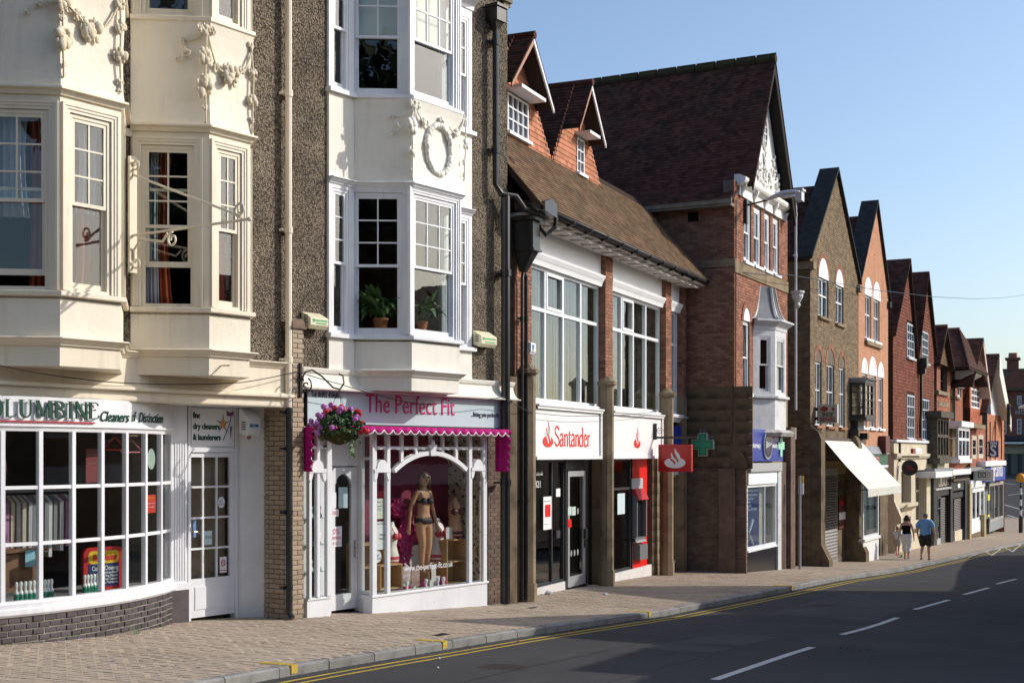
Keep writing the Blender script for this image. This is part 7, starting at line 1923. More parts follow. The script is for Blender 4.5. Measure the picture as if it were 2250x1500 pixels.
# house with the white oriel and hipped roof
a,b = F3.u(2091),F3.u(2133)
h2 = b3('white_oriel_house','red brick house with dark half hipped roof and white first floor bay',(a+b)/2)
zg_ = F3.g((a+b)/2)
w1_ = hole(2104,2111.5,826,872,.15)
fbrick(h2,2099,2121,800,935,.15,FBR,[w1_]); fixed(h2,face_M(w1_[0],.2,w1_[2]),w1_[1]-w1_[0],w1_[3]-w1_[2],1,2,fr=.12,mat=WHITE)
fbox(h2,'sill',STONE,2103,2113,872,876,.0,.3)
m = MB(); m.box(F3.u(2091,.3),F3.u(2099,.3),.3,.6,zg_-1,fz_(2095,803)); m.build('side_wall',pm('dark_stock_brick',(.21,.155,.09),None),h2)
e0,e1 = F3.u(2089),F3.u(2134); ez = fz_(2112,798,-.9); m = MB(); m.yz([(.16,ez-.9),(.16,ez-.05),(-.75,ez-.02),(-.72,ez-.18),(-.2,ez-.45),(.1,ez-.9)],F3.u(2099,.15),F3.u(2121,.15)); m.build('coved_eave',WHITE,h2)
e0,e1 = F3.u(2089),F3.u(2134); ez = fz_(2112,798,-.9); rz = fz_(2112,719); rm = (e0+e1)/2
roof_slope(h2,[(e0,-.9,ez),(e0,7,ez),(rm+1.5,7,rz),(rm+1.5,.3,rz)],TILED); roof_slope(h2,[(e0,-.9,ez),(e1,-.9,ez),(rm+1.6,.3,rz),(rm+1.4,.3,rz)],TILED); roof_slope(h2,[(e1,7,ez-.6),(e1,-.9,ez-.6),(rm+1.5,.3,rz),(rm+1.5,7,rz)],TILED)
m = MB(); m.tube([(F3.u(2053),3,rz+.1),(rm+1.5,3,rz+.1)],.16,6); m.tube([(rm+1.5,.3,rz+.02),(rm+1.5,7,rz+.02)],.14,6); m.build('ridge',pm('red_ridge',(.22,.07,.045),None),h2)
roof_slope(h2,[(F3.u(2060),.5,ez+.3),(e0+1,.5,ez+.3),(rm+1.5,3,rz+.1),(F3.u(2053),3,rz+.1)],TILED)
o0,o1 = F3.u(2106,-.5),F3.u(2131,-.5); z0_,z1_ = fz_(2118,1008,-.5),fz_(2118,938,-.5)
fixed(h2,face_M(o0,-.5,z0_),o1-o0,z1_-z0_,3,2,fr=.18,bar=.14,mat=WHITE,rowh=[2,1]); fixed(h2,face_M(o0,.25,z0_,R(-90)),.75,z1_-z0_,1,2,fr=.10,mat=WHITE,rowh=[2,1])
m = MB(); m.box(o0-.15,o1+.15,-.68,.3,z1_,z1_+.28); m.build('oriel_cornice',WHITE,h2); m = MB(); m.box(o0-.1,o1+.1,-.6,.3,z0_-.2,z0_); m.build('oriel_sill',WHITE,h2)
m = MB(); m.yz([(-.5,z0_-.2),(.2,z0_-.9),(.2,z0_-.2)],o0,o1); m.build('oriel_corbel',FBR,h2)
fbox(h2,'awning_box',WHITE,2094,2134,1030,1042,-.6,.2); fbox(h2,'cornice',DOAK,2096,2131,1051,1056,-.4,.2); fbox(h2,'fascia',NAVY,2094,2129,1058,1076,-.15,.3); fbox(h2,'pilaster',NAVY,2121,2130,1058,1192,-.2,.3); fbox(h2,'fascia',NAVY,2094,2122,1080,1092,-.1,.3)
fbox(h2,'plate',PAPER,2105,2110,1062,1071,-.17,-.151)
shutter(h2,2097,2116,1094,1165,0,20); fbox(h2,'stall_riser',STONEL,2098,2116,1164,1190,-.05,.3)
m = MB(); m.box(a,b,.5,8,zg_-2,fz_(2110,815)); m.build('core',ROOM,h2)
# house with the white leaded window in its gable, BBS board
a,b = F3.u(2133),F3.u(2168)
h3 = b3('white_window_house','tiled gable house with broad white window and white shopfront',(a+b)/2)
zg_ = F3.g((a+b)/2)
w2_ = hole(2134,2153,854,898,-.2)
fixed(h3,face_M(w2_[0],-.2,w2_[2]),w2_[1]-w2_[0],w2_[3]-w2_[2],5,3,fr=.12,bar=.09,mat=WHITE)
m = MB(); q0,q1 = F3.u(2131,-.2),F3.u(2157,-.2); z0_,z1_ = fz_(2145,935,-.2),fz_(2145,898,-.2); m.box(q0,q1,-.18,.3,z0_,fz_(2145,848,-.2)); fw_ = m.build('front_wall',UNDER,h3)
TH3 = pm('orange_hung_tile',(.42,.14,.075),(.32,.10,.055),3,.8,var=.22)
tilework(fw_,[(0,0),(q1-q0,0),(q1-q0,z1_-z0_),(0,z1_-z0_)],loc_M(h3,MT((q0,-.2,z0_)) @ MR(R(90),4,'X')),TH3,name='hung_tile',gauge=.15,tw=.22,th=.02,limit=0)
m = MB(); m.box(q0,w2_[0]-.01,-.2,.3,z1_,fz_(2145,848,-.2)); m.box(w2_[1]+.01,q1,-.2,.3,z1_,fz_(2145,848,-.2)); o = m.build('brick_return',FBR,h3); o['kind'] = 'stuff'
e0,e1 = F3.u(2129,-.6),F3.u(2170,-.6); ez = fz_(2150,852,-.6); rz = fz_(2157,745,-.6); rm = (e0+e1)/2+.5
m = MB(); m.xz([(e0+.4,ez+.1),(e1-.4,ez+.1),(rm,rz-.3)],-.22,.2); m.build('gable',TH3,h3)
roof_slope(h3,[(e0,-.8,ez),(e0,7,ez),(rm,7,rz),(rm,-.8,rz)],TILED); roof_slope(h3,[(e1,7,ez-.3),(e1,-.8,ez-.3),(rm,-.8,rz),(rm,7,rz)],TILED)
m = MB(); m.prism([(rm,-.8,rz-.12),(e1,-.8,ez-.42),(e1,-.8,ez-.75),(rm,-.8,rz-.5)],(0,.05,0)); m.prism([(rm,-.74,rz-.14),(e1,-.74,ez-.44),(e1,-.2,ez-.44),(rm,-.2,rz-.14)],(0,0,-.02)); m.build('barge_board',pm('pale_pink_barge',(.62,.50,.43),None),h3)
fbox(h3,'cornice',STONE,2130,2166,931,940,-.5,.3)
fbrick(h3,2132,2165,940,1030,.0,FBR,[hole(2136,2146,957,1008),hole(2150,2161,955,1006)])
for pa,pb_,q in ((2136,2146,0),(2150,2161,1)):
 w_ = hole(pa,pb_,957-2*q,1008-2*q); fixed(h3,face_M(w_[0],.0,w_[2]),w_[1]-w_[0],w_[3]-w_[2],1,2,fr=.25,mat=pm('stone_grey_frame',(.42,.38,.31),None))
fbox(h3,'lead_ledge',LEAD,2130,2165,1026,1034,-.3,.3); fbox(h3,'fascia',WHITE,2133,2165,1055,1070,-.15,.3)
wa,wb = F3.u(2135,-.05),F3.u(2163,-.05); fixed(h3,face_M(wa,-.05,fz_(2149,1145)),wb-wa,fz_(2149,1070)-fz_(2149,1145),3,1,fr=.25,bar=.35,mat=WHITE,glass=SHOPGLASS)
fbox(h3,'stall_riser',WHITE,2135,2163,1144,1168,-.1,.3); fbox(h3,'plinth',GST,2134,2164,1168,1190,-.12,.3); fbox(h3,'pilaster',pm('ochre_stone',(.42,.33,.18),(.3,.24,.14),4,.8),2131,2135,1062,1190,-.3,.3); fbox(h3,'pilaster',MATS['ochre_stone'],2163,2167,1130,1180,-.3,.3)
m = MB(); m.box(a,b,.5,8,zg_-2,fz_(2150,860)); m.build('core',ROOM,h3)
su = F3.u(2138); v1,v2 = F3.vv(2140,su),F3.vv(2184,su); zt_,zb_ = F3.zu(su,1031,-.7),F3.zu(su,1056,-.7)
bb = thing('projecting_sign','long white projecting sign board with BBS squares','sign',F3,su,0,zb_)
m = MB(); m.box(su-.18,su+.18,v2,v1,zb_,zt_); m.build('sign_box',pm('sign_offwhite',(.70,.67,.62),None,rough=.4),bb)
W_,H_ = v1-v2,zt_-zb_
for k,(ch_,c1,c2) in enumerate((('B',BLK,PAPER),('B',BLK,PAPER),('S',pm('tan_square',(.45,.36,.18),None),PAPER))):
 m = MB(); y = v1-W_*(.22+.22*k); m.box(su-.186,su-.1805,y-W_*.18,y,zb_+.3*H_,zb_+.78*H_); m.build('emblem',c1,bb); text(ch_,.42*H_,c2,bb,(su-.189,y-W_*.05,zb_+.38*H_),rot=R(-90),wid=W_*.09,bold=.01)
m = MB(); m.box(su-.185,su-.1805,v1-W_*.8,v1-W_*.22,zb_+.17*H_,zb_+.20*H_); m.build('emblem',BLK,bb)
m = MB(); m.box(su-.05,su+.05,v1-.02,.0,zb_+.3*H_,zb_+.6*H_); m.build('bracket',BLACKIRON,bb)
# corner shop with the blue fascia
a,b = F3.u(2168),F3.u(2207)
h4 = b3('corner_stationer','corner house with white barge boards over a blue fronted stationer shop',(a+b)/2)
zg_ = F3.g((a+b)/2)
sl4 = [hole(pa,pa+2.6,925,1010) for pa in (2174,2185,2199)]
fbrick(h4,2169,2206,912,1015,.0,pm('orange_brick',(.56,.24,.135),(.45,.18,.10),3,.85,var=.2),sl4)
for w_ in sl4: fixed(h4,face_M(w_[0],.15,w_[2]),w_[1]-w_[0],w_[3]-w_[2],1,2,fr=.06,mat=OBK)
e0,e1 = F3.u(2156,-.3),F3.u(2211,-.3); ez = fz_(2180,912,-.3); rz = fz_(2195,783,-.3); rm = F3.u(2196,-.6)
roof_slope(h4,[(e0,-.6,ez),(e0,9,ez),(rm,9,rz),(rm,-.6,rz)],TILED); roof_slope(h4,[(e1,9,ez),(e1,-.6,ez),(rm,-.6,rz),(rm,9,rz)],TILED)
for k in range(4):
 m = MB(); m.tube([(rm,1.2+1.6*k+.35*cos(t*PI/5),rz+.25+.25*sin(t*PI/5)) for t in range(11)],.06,5); m.build('ridge_crest',TILED,h4)
m = MB(); m.prism([(rm,-.62,rz-.05),(e1,-.62,ez-.05),(e1,-.62,ez-.9),(rm,-.62,rz-1.3)],(0,.05,0)); m.prism([(rm,-.55,rz-.15),(e1,-.55,ez-.15),(e1,.1,ez-.15),(rm,.1,rz-.15)],(0,0,-.02)); m.build('barge_board',pm('ivory_barge',(.72,.69,.60),None),h4)
m = MB(); m.xz([(F3.u(2178),ez),(F3.u(2204),ez),(rm,rz-1)],.0,.3); m.build('gable',WHITE,h4)
fbox(h4,'cornice',WHITE,2166,2211,1012,1023,-.5,.3)
WHB = pm('stationer_blue',(.012,.05,.36),None,rough=.35)
fbox(h4,'fascia',WHB,2166,2209,1026,1056,-.35,.3)
tx3('WHSmith',2177,2203,1048,-.36,1.5,PAPER,h4,bold=.012)
wa,wb = F3.u(2174,-.05),F3.u(2205,-.05); fixed(h4,face_M(wa,-.05,fz_(2190,1143)),wb-wa,fz_(2190,1058)-fz_(2190,1143),3,1,fr=.2,bar=.15,mat=pm('bronze_frame',(.30,.28,.24),None),glass=SHOPGLASS)
m = MB(); m.box(wa+.2,wb-.2,.5,.52,fz_(2190,1143),fz_(2190,1060)); m.build('window_back',pm('grey_green_display',(.25,.27,.25),(.15,.17,.17),1,.8),h4)
for k,px in enumerate((2185.5,)): fbox(h4,'window_poster',pm('tan_poster',(.5,.36,.2),(.3,.2,.25),3,.6),px,px+3,1075,1115,.2,.21)
fbox(h4,'stall_riser',pm('grey_riser',(.20,.21,.22),None),2174,2205,1143,1163,-.1,.3); fbox(h4,'stall_riser',SLOT,2170,2175,1140,1162,-.1,.3)
fbox(h4,'sale_panel',pm('sale_yellow',(.62,.52,.03),None),2170.5,2175,1086,1099,-.1,-.05); fbox(h4,'sale_panel',BLK,2170.5,2175,1100,1130,-.1,-.05); fbox(h4,'sale_panel',pm('sale_yellow',(.62,.52,.03),None),2170.5,2175,1130,1135,-.1,-.05)
m = MB(); m.box(a,b,.55,9,zg_-2,ez); m.build('core',ROOM,h4)
m = MB(); m.box(b-.02,b+.02,.0,9,zg_-2,ez); m.build('side_wall',FBR,h4)
su = F3.u(2169); v1,v2 = F3.vv(2172,su),F3.vv(2194,su); zt_,zb_ = F3.zu(su,968,-.9),F3.zu(su,1004,-.9)
wh = thing('projecting_sign','navy square projecting sign with white W H S letters','sign',F3,su,0,zb_)
m = MB(); m.box(su-.12,su+.12,v2,v1,zb_,zt_); m.build('sign_box',pm('sign_navy',(.015,.02,.11),None,rough=.4),wh)
W_,H_ = v1-v2,zt_-zb_
text('WH',.40*H_,PAPER,wh,(su-.125,v1-.14*W_,zb_+.72*H_),rot=R(-90),wid=.72*W_,bold=.012); text('S',.95*H_,PAPER,wh,(su-.125,v1-.16*W_,zb_+.08*H_),rot=R(-90),wid=.66*W_,bold=.02)
m = MB(); m.box(su-.03,su+.03,v1,.0,zt_-.15,zt_-.08); m.box(su-.03,su+.03,v1,.0,zb_+.08,zb_+.15); m.build('bracket',BLACKIRON,wh)
lu = F3.u(2190); lantern(F3,lu,-.62,F3.z(2205,908,-.6),(.0,-1,.03),'nearer of two pale street lamps over the white barge board corner','wall mounted street lamps',arm=.5,sc=1.9)
# ------------------------------------------------------------------ terrace closing the street
F4 = Frame(165,34,-90)
FXF = F4
bw = thing('broadway_terrace','shaded brick terrace with chimneys and name panel closing the end of the street','building',F4,26,0,ground_z(165))
zb_ = F4.z(2225,1040); zt_ = F4.z(2225,855); zr_ = F4.z(2225,803)
DBR = pm('dull_red_brick',(.23,.10,.07),(.17,.075,.055),3,.85,(20,.2,.003),dirt=(.6,(.12,.065,.05),.5,.8))
Z = lambda py: F4.z(2235,py)
wns = []
for py0,py1 in ((869,889),(920,953)):
 for px in (2201.5,2234.5,2258,2282): wns.append((F4.u(px),F4.u(px+10),Z(py1),Z(py0)))
m = MB(); m.wall(3,52,Z(975),zt_,0,.3,wns); m.build('front_wall',DBR,bw)
for w_ in wns: fixed(bw,face_M(w_[0],.02,w_[2]),w_[1]-w_[0],w_[3]-w_[2],2,3,fr=.12,bar=.05,mat=pm('grey_white_frame2',(.55,.57,.6),None))
m = MB(); m.box(3,52,.3,.5,Z(975),zt_); m.build('core',ROOM,bw)
m = MB(); m.prism([(3,-.5,zt_),(52,-.5,zt_),(52,6,zr_),(3,6,zr_)],(0,.0,-.2)); m.prism([(3,6,zr_),(52,6,zr_),(52,12,zt_),(3,12,zt_)],(0,0,-.2)); rf4 = m.build('roof',pm('brown_tile_far',(.13,.085,.06),(.09,.06,.045),3,.85),bw)
for px in (2211,2262):
 u0,u1 = F4.u(px,6),F4.u(px+29,6); z0 = zr_-.3
 m = MB(); m.box(u0+.1,u1-.1,5.4,6.8,z0,F4.z(2225,791,6)); m.box(u0-.1,u1+.1,5.2,7,F4.z(2225,791,6),F4.z(2225,786,6)); m.build('chimney',DBR,rf4)
 for k in range(4): m = MB(); x = u0+.5+k*(u1-u0-1)/3; m.lathe([(.28,0),(.24,.55),(.27,.6)],(x,6.1,F4.z(2225,786,6)),8); m.build('chimney_pot',pm('clay_pot',(.28,.10,.06),None),rf4)
m = MB(); gx = F4.u(2246); m.xz([(gx-2.6,zt_-.2),(gx+2.6,zt_-.2),(gx+2.6,zt_+.6)]+[(gx+2.2*cos(t*PI/10),zt_+.6+1.6*sin(t*PI/10)) for t in range(11)]+[(gx-2.6,zt_+.6)],-.1,.3); m.build('shaped_gable',DBR,bw)
text('THE',.55,pm('grey_stone_letter',(.38,.36,.33),None),bw,(F4.u(2236),-.01,Z(903)),bold=.01); text('BROADWAY',.55,MATS['grey_stone_letter'],bw,(F4.u(2230),-.01,Z(909)),bold=.01)
m = MB(); m.box(3,52,-1.6,.3,Z(975),Z(967)); m.prism([(3,-1.6,Z(967)),(52,-1.6,Z(967)),(52,.2,Z(956)),(3,.2,Z(956))],(0,0,-.1)); m.build('canopy',pm('slate_canopy',(.04,.04,.045),None,rough=.6),bw)
m = MB(); m.box(3,52,-1.62,-1.6,Z(975),Z(971)); m.build('canopy_edge',WHITE,bw)
m = MB(); m.box(3,52,.0,.3,zb_-1.5,Z(975)); m.build('shop_wall',pm('dark_shopfront',(.025,.028,.027),(.05,.06,.055),.4,.4),bw)
for px in (2200,2222,2246,2268): m = MB(); u = F4.u(px); m.box(u,u+.7,-.3,.0,zb_-1,Z(980)); m.build('pilaster',pm('sage_pilaster',(.09,.11,.09),None),bw)
m = MB(); u = F4.u(2228); m.xz([(u-1.1,Z(985)-.6),(u+1.3,Z(985)-.6)]+[(u+.1+1.2*cos(t*PI/8),Z(985)+.7*sin(t*PI/8)) for t in range(9)],-.4,-.3); m.build('sign_panel',pm('buff_panel',(.35,.30,.19),None),bw)
# beacon
bx,by,bz = on_ground(2243,1170)
be = thing('belisha_beacon','black and white banded beacon post with amber globe at the crossing','beacon',None,loc=(bx,by,ground_z(bx)))
H = 3.55
m = MB(); m.lathe([(.16,-.2),(.16,.02),(.13,.06),(.13,1.05),(.10,1.12)],(0,0,0),12); m.build('base',BLACKIRON,be)
zz_ = 1.12; k = 0
for h in (.35,.28,.40,.32,.42,.26):
 m = MB(); m.lathe([(.075,zz_),(.075,min(zz_+h,H-.45))],(0,0,0),10); m.build('band',BLACKIRON if k % 2 else pm('band_white',(.72,.72,.70),None,rough=.5),be); zz_ += h; k += 1
m = MB(); m.lathe([(.075,zz_),(.075,H-.32),(.12,H-.28)],(0,0,0),10); m.build('band',BLACKIRON,be)
m = MB(); m.ball((0,0,H-.0),.30,14,10); m.build('globe',pm('amber_globe',(.80,.34,.02),None,rough=.3),be,smooth=True)
# tall lamp further off
lx,ly,lz = on_ground(2214,1048);
lp = thing('street_lamp','farther of the two pale street lamps, on a thin column before the shaded terrace','street lamp',None,loc=(140,10.3,ground_z(140)))
zl = 5+(997-872)/2900*(140*AX[0]+10.3*AX[1])-ground_z(140)
m = MB(); m.lathe([(.11,-.3),(.09,1.2),(.06,1.25),(.05,zl)],(0,0,0),8); m.build('column',BLACKIRON,lp)
m = MB(); m.tube([(0,0,zl),(0,-.5,zl+.1)],.04,6); m.build('arm',BLACKIRON,lp)
m = MB(); m.ball((0,-1.2,zl+.12),(.30,.85,.17),10,6); m.build('lamp_head',MATS['lamp_grey'],lp,smooth=True)
# ------------------------------------------------------------------ the other side of the street (seen in the window glass, and it throws the shade on the road)
tag(strip('opposite_pavement',PAVB,[x for x in XS if x <= 112],lambda X: -4.0,lambda X: -.35,0.0),kind='structure')
OBR = pm('opposite_brick',(.30,.15,.10),(.23,.11,.075),2,.85,(30,.2,.003))
F5 = Frame(36.3,-3,180)      # seen from the road: u runs back towards the camera, v away from the road
FXF = F5
op = thing('opposite_gabled_shops','twin gabled brick shops across the road behind the camera side pavement','building',F5,9,0,ground_z(27))
OW = [(u,u+1.3,z,z+1.9) for u in (1.5,4.2,8.2,10.8,14.2) for z in (5.4,)]
m = MB(); m.wall(0,16.4,.8,7.9,0,.3,OW); m.build('front_wall',OBR,op)
m = MB(); m.xz([(0,7.9),(6.3,8.0),(.3,11.1),(0,11.1)],.0,.3); m.build('gable',OBR,op); m = MB(); m.xz([(6.3,7.9),(13.0,7.9),(10.0,10.5)],.0,.3); m.build('gable',OBR,op)
m = MB(); m.xz([(16.4,.8),(18.8,.8),(18.8,5.0),(16.4,8.1)],.0,.3); m.build('front_wall',OBR,op)
for P_ in ([(0,-.1,11.1),(.3,-.1,11.15),(.3,9,11.15),(0,9,11.1)],[(.3,-.1,11.15),(6.3,-.1,8.0),(6.3,9,8.0),(.3,9,11.15)],[(6.3,-.1,8.0),(10,-.1,10.55),(10,9,10.55),(6.3,9,8.0)],[(10,-.1,10.55),(13,-.1,7.95),(13,9,7.95),(10,9,10.55)],[(13,-.1,7.95),(16.4,-.1,8.1),(16.4,9,8.1),(13,9,7.95)],[(16.4,-.1,8.1),(18.9,-.1,4.9),(18.9,9,4.9),(16.4,9,8.1)]):
 m = MB(); m.prism(P_,(0,0,-.12)); m.build('roof',TILED,op)
m = MB(); m.box(-.02,.2,.3,9,.5,11.0); m.build('side_wall',OBR,op); m = MB(); m.box(0,18.8,9,9.2,.5,8); m.build('rear_wall',OBR,op)
for w_ in OW: fixed(op,face_M(w_[0],.05,w_[2]),w_[1]-w_[0],w_[3]-w_[2],2,2,fr=.08,mat=WHITE)
m = MB(); m.box(.3,18,.4,.5,1,7.8); m.build('core',ROOM,op)
m = MB(); m.box(.5,15.8,-.3,.0,4.1,4.7); m.build('fascia',WHITE,op)
lowp = thing('opposite_low_shops','low parapeted shops across the road further down the hill','building',F5,-13,0,ground_z(49))
m = MB(); m.wall(-27,-.01,-1,5.75,0,.3,[(u,u+1.2,3.6,4.9) for u in (-25,-21,-17,-13,-9,-5)]); m.build('front_wall',pm('opposite_render',(.55,.5,.42),(.48,.43,.36),1,.8),lowp)
m = MB(); m.box(-27,-.02,.3,9,-1,5.6); m.build('core',OBR,lowp)
cot = thing('opposite_cottages','set back cottages with pale walls across the road from the cleaners','building',F5,30,10,ground_z(8))
m = MB(); m.wall(24,52,2,7,9,.3,[(u,u+1.1,4.4,5.8) for u in (26,30,34,38,42,46)]); m.build('front_wall',OBR,cot)
m = MB(); m.prism([(24,8.7,7),(52,8.7,7),(52,13,10),(24,13,10)],(0,0,-.15)); m.prism([(24,13,10),(52,13,10),(52,17,7),(24,17,7)],(0,0,-.15)); m.build('roof',TILED,cot)
m = MB(); m.box(24,52,9.4,17,2,6.9); m.build('core',ROOM,cot)
# tall trees behind the camera side houses: they darken the reflections in the bay windows
BARK = pm('tree_bark',(.09,.065,.045),(.055,.04,.03),6,.9); CROWN = pm('tree_leaf',(.055,.095,.03),(.035,.065,.02),3,.6,var=.3)
for k,(X,Y,hh,lab) in enumerate(((-13,-9,20,'tall leafy tree across the road, farthest behind the camera'),(-21,-14,22,'tallest leafy tree across the road behind the camera'),(-2,-27,16,'leafy tree beyond the set back cottages across the road'),(-31,-20,21,'broad leafy tree at the back of the opposite gardens'))):
 t = thing('tree',lab,'tree',None,loc=(X,Y,ground_z(X)),group='trees across the road'); m = MB(); m.tube([(0,0,-.3),(.1,0,hh*.3),(0,.1,hh*.55),(.1,0,hh*.85)],[.35,.28,.18,.05],8)
 for j in range(7): a = j*.9; m.tube([(0,0,hh*(.3+.06*j)),(2.2*cos(a),2.2*sin(a),hh*(.42+.06*j)),(3.6*cos(a),3.6*sin(a),hh*(.5+.055*j))],[.12,.07,.02],5)
 m.build('trunk',BARK,t); m = MB()
 for j in range(3200):
  d = Vector((rnd.gauss(0,1),rnd.gauss(0,1),rnd.gauss(0,1))).normalized(); q = RU(.55,1.0)*(1+.25*sin(3*d.x+k)*cos(4*d.z)); c = Vector((d.x*6*q,d.y*6*q,hh*.66+d.z*hh*.36*q)); n_ = Vector((rnd.gauss(0,1),rnd.gauss(0,1),rnd.gauss(0,1))).normalized(); s1 = n_.orthogonal().normalized(); s2 = n_.cross(s1); w_ = RU(.3,.55)
  m.add([tuple(c+s1*w_),tuple(c+s2*w_*.6),tuple(c-s1*w_),tuple(c-s2*w_*.6)],[(0,1,2,3)])
 o = m.build('crown',CROWN,t); o['kind'] = 'stuff'
 if k < 2:
  for (x_,y_,lb) in (((-17,-5,'leafy tree close beside the road far behind the camera'),(-27,-11,'leafy tree in the middle of the group behind the camera')) if k == 0 else ((-36,-15,'leafy tree farthest down the opposite side behind the camera'),(-12,-20,'leafy tree behind the cottages nearest the camera'))):
   c_ = copy_tree(t); c_.location = (x_,y_,ground_z(x_)); c_.rotation_euler.z = x_*.7; c_['label'] = lb
FXF = F1
# ------------------------------------------------------------------ lettering and fittings of the cleaners
FXF = F1
def bow_at(px,off=.045):
 """point of the bow sign seen in photo column px"""
 for i in range(len(bow)-1):
  a,b = bow[i],bow[i+1]
  du,dv = b[0]-a[0],b[1]-a[1]; l = hypot(du,dv); n = (dv/l,-du/l)
  A = (a[0]+n[0]*off,a[1]+n[1]*off); B = (b[0]+n[0]*off,b[1]+n[1]*off)
  s = fx(A,B,px)/l
  if -.001 <= s <= 1.001: return (A[0]+du*s,A[1]+dv*s,atan2(dv,du))
 return None
DGRN = pm('dark_green_letter',(.004,.055,.032),None,rough=.35)
GLY = {  # vertical strokes (x, z0, z1, width), slanted/curved strokes, serifs (x0, x1, z)
 'O': ([],[(bez((.5,.98),(.02,.98),(.02,.02),(.5,.02),12),[.06,.10,.15,.19,.21,.22,.22,.22,.21,.19,.15,.10,.06]),(bez((.5,.02),(.98,.02),(.98,.98),(.5,.98),12),[.06,.10,.15,.19,.21,.22,.22,.22,.21,.19,.15,.10,.06])],[]),
 'L': ([(.22,0,1,.20)],[([(.2,.03),(.6,.03),(.92,.10),(.97,.22)],[.07,.07,.06,.03])],[(.02,.45,.98),(.02,.5,.0)]),
 'U': ([(.20,.32,1,.20),(.82,.3,1,.09)],[(bez((.20,.34),(.20,-.08),(.80,-.08),(.82,.34),10),[.20,.19,.17,.14,.11,.09,.08,.08,.08,.09,.09])],[(.02,.42,.98),(.66,1.0,.98)]),
 'M': ([(.13,0,1,.08),(.86,0,1,.19)],[([(.12,.98),(.48,.10)],[.20,.16]),([(.48,.08),(.84,.98)],[.07,.07])],[(.0,.28,.0),(.70,1.02,.0),(-.02,.2,.98),(.76,1.02,.98)]),
 'B': ([(.24,0,1,.21)],[(bez((.24,.97),(.95,1.0),(.95,.54),(.30,.53),10),[.06,.08,.12,.17,.2,.21,.2,.17,.12,.08,.06]),(bez((.30,.53),(1.12,.54),(1.12,-.02),(.24,.03),10),[.06,.08,.12,.17,.21,.22,.21,.17,.12,.08,.06])],[(.02,.4,.98),(.02,.4,.0)]),
 'I': ([(.5,0,1,.34)],[],[(.08,.92,.98),(.08,.92,.0)]),
 'N': ([(.14,0,1,.08),(.88,0,1,.08)],[([(.12,.98),(.88,.02)],[.21,.21])],[(-.02,.3,.0),(-.04,.24,.98),(.72,1.04,.98)]),
 'E': ([(.24,0,1,.22)],[([(.24,.97),(.7,.97),(.90,.90),(.93,.78)],[.06,.06,.06,.03]),([(.24,.52),(.62,.52),(.72,.58)],[.06,.06,.05]),([(.24,.03),(.7,.03),(.94,.10),(1.0,.24)],[.06,.06,.06,.03])],[(.02,.4,.98),(.02,.4,.0)])}
for ch_,pa,pb_ in (('O',-26,4),('L',7,34),('U',37,70),('M',74,112),('B',113,141),('I',144,158),('N',160,188),('E',189,213)):
 q0 = bow_at(max(pa,-60)); q1 = bow_at(pb_)
 if not q0 or not q1: continue
 w = hypot(q1[0]-q0[0],q1[1]-q0[1]); a = atan2(q1[1]-q0[1],q1[0]-q0[0])
 z0 = F1.z(105,918.5,q0[1]); h = F1.z(105,880,q0[1])-z0
 ver,cur,ser = GLY[ch_]
 m = MB(); m.M = face_M(q0[0],q0[1],z0,a) @ Matrix.Diagonal((w,1,h,1))
 for x,a0,a1,ww in ver: m.box(x-ww/2,x+ww/2,-.042,-.022,a0,a1)
 for pts_,wd in cur:
  m2 = MB(); strokes(m2,pts_,wd,-.041,-.022); m.add(m2.v,m2.f)
 for x0,x1,zc in ser: m.box(x0,x1,-.040,-.022,min(zc,.97),min(zc,.97)+.035)
 m.build('lettering',DGRN,cl)
q0,q1 = bow_at(-20),bow_at(213)
m = MB()
pts_ = [bow_at(p,.05) for p in range(-20,214,12)]
z0 = F1.z(105,929,-.25)
for a,b in zip(pts_,pts_[1:]): m.prism([(a[0],a[1],z0),(b[0],b[1],z0),(b[0],b[1],z0+.022),(a[0],a[1],z0+.022)],(0,-.012,0))
m.build('red_rule',pm('sign_dark_red',(.36,.012,.03),None),cl)
for w_,pa,pb_,pyb,sz in (('Cleaners',218,284,924.5,.19),('of',289,299,925,.19),('Distinction',304,358,926.5,.19)):
 q0,q1 = bow_at(pa),bow_at(pb_); a = atan2(q1[1]-q0[1],q1[0]-q0[0])
 text(w_,sz,DGRN,cl,(q0[0],q0[1]-.006,F1.zu(q0[0],pyb,q0[1])),rot=a,wid=hypot(q1[0]-q0[0],q1[1]-q0[1]),shear=.35,bold=.002)
vds = E[1]+.03-.026
for s,pyb,wpx in (('fine',918,434),('dry cleaners',942,478),('& launderers',966,480)):
 a,b = F1.u(424,vds),F1.u(wpx+5,vds); text(s,.125,DGRN,cl,(a,vds,F1.z(440,pyb,vds)),wid=b-a,bold=.003)
PUR = pm('violet_print',(.16,.05,.16),None); GOLD = pm('ochre_print',(.55,.27,.06),None)
m = MB(); c = (F1.u(490,vds),F1.z(490,931,vds))
for k in range(5):
 a = k*1.257+.3; m.xz([(c[0]+.03*cos(a-.5),c[1]+.03*sin(a-.5)),(c[0]+.14*cos(a),c[1]+.16*sin(a)),(c[0]+.03*cos(a+.5),c[1]+.03*sin(a+.5))],vds-.004,vds)
m.build('flower_print',PUR,cl)
m = MB(); m.xz([(c[0]+.055*cos(t*.524),c[1]+.065*sin(t*.524)) for t in range(12)],vds-.006,vds-.0045); m.build('flower_print',GOLD,cl)
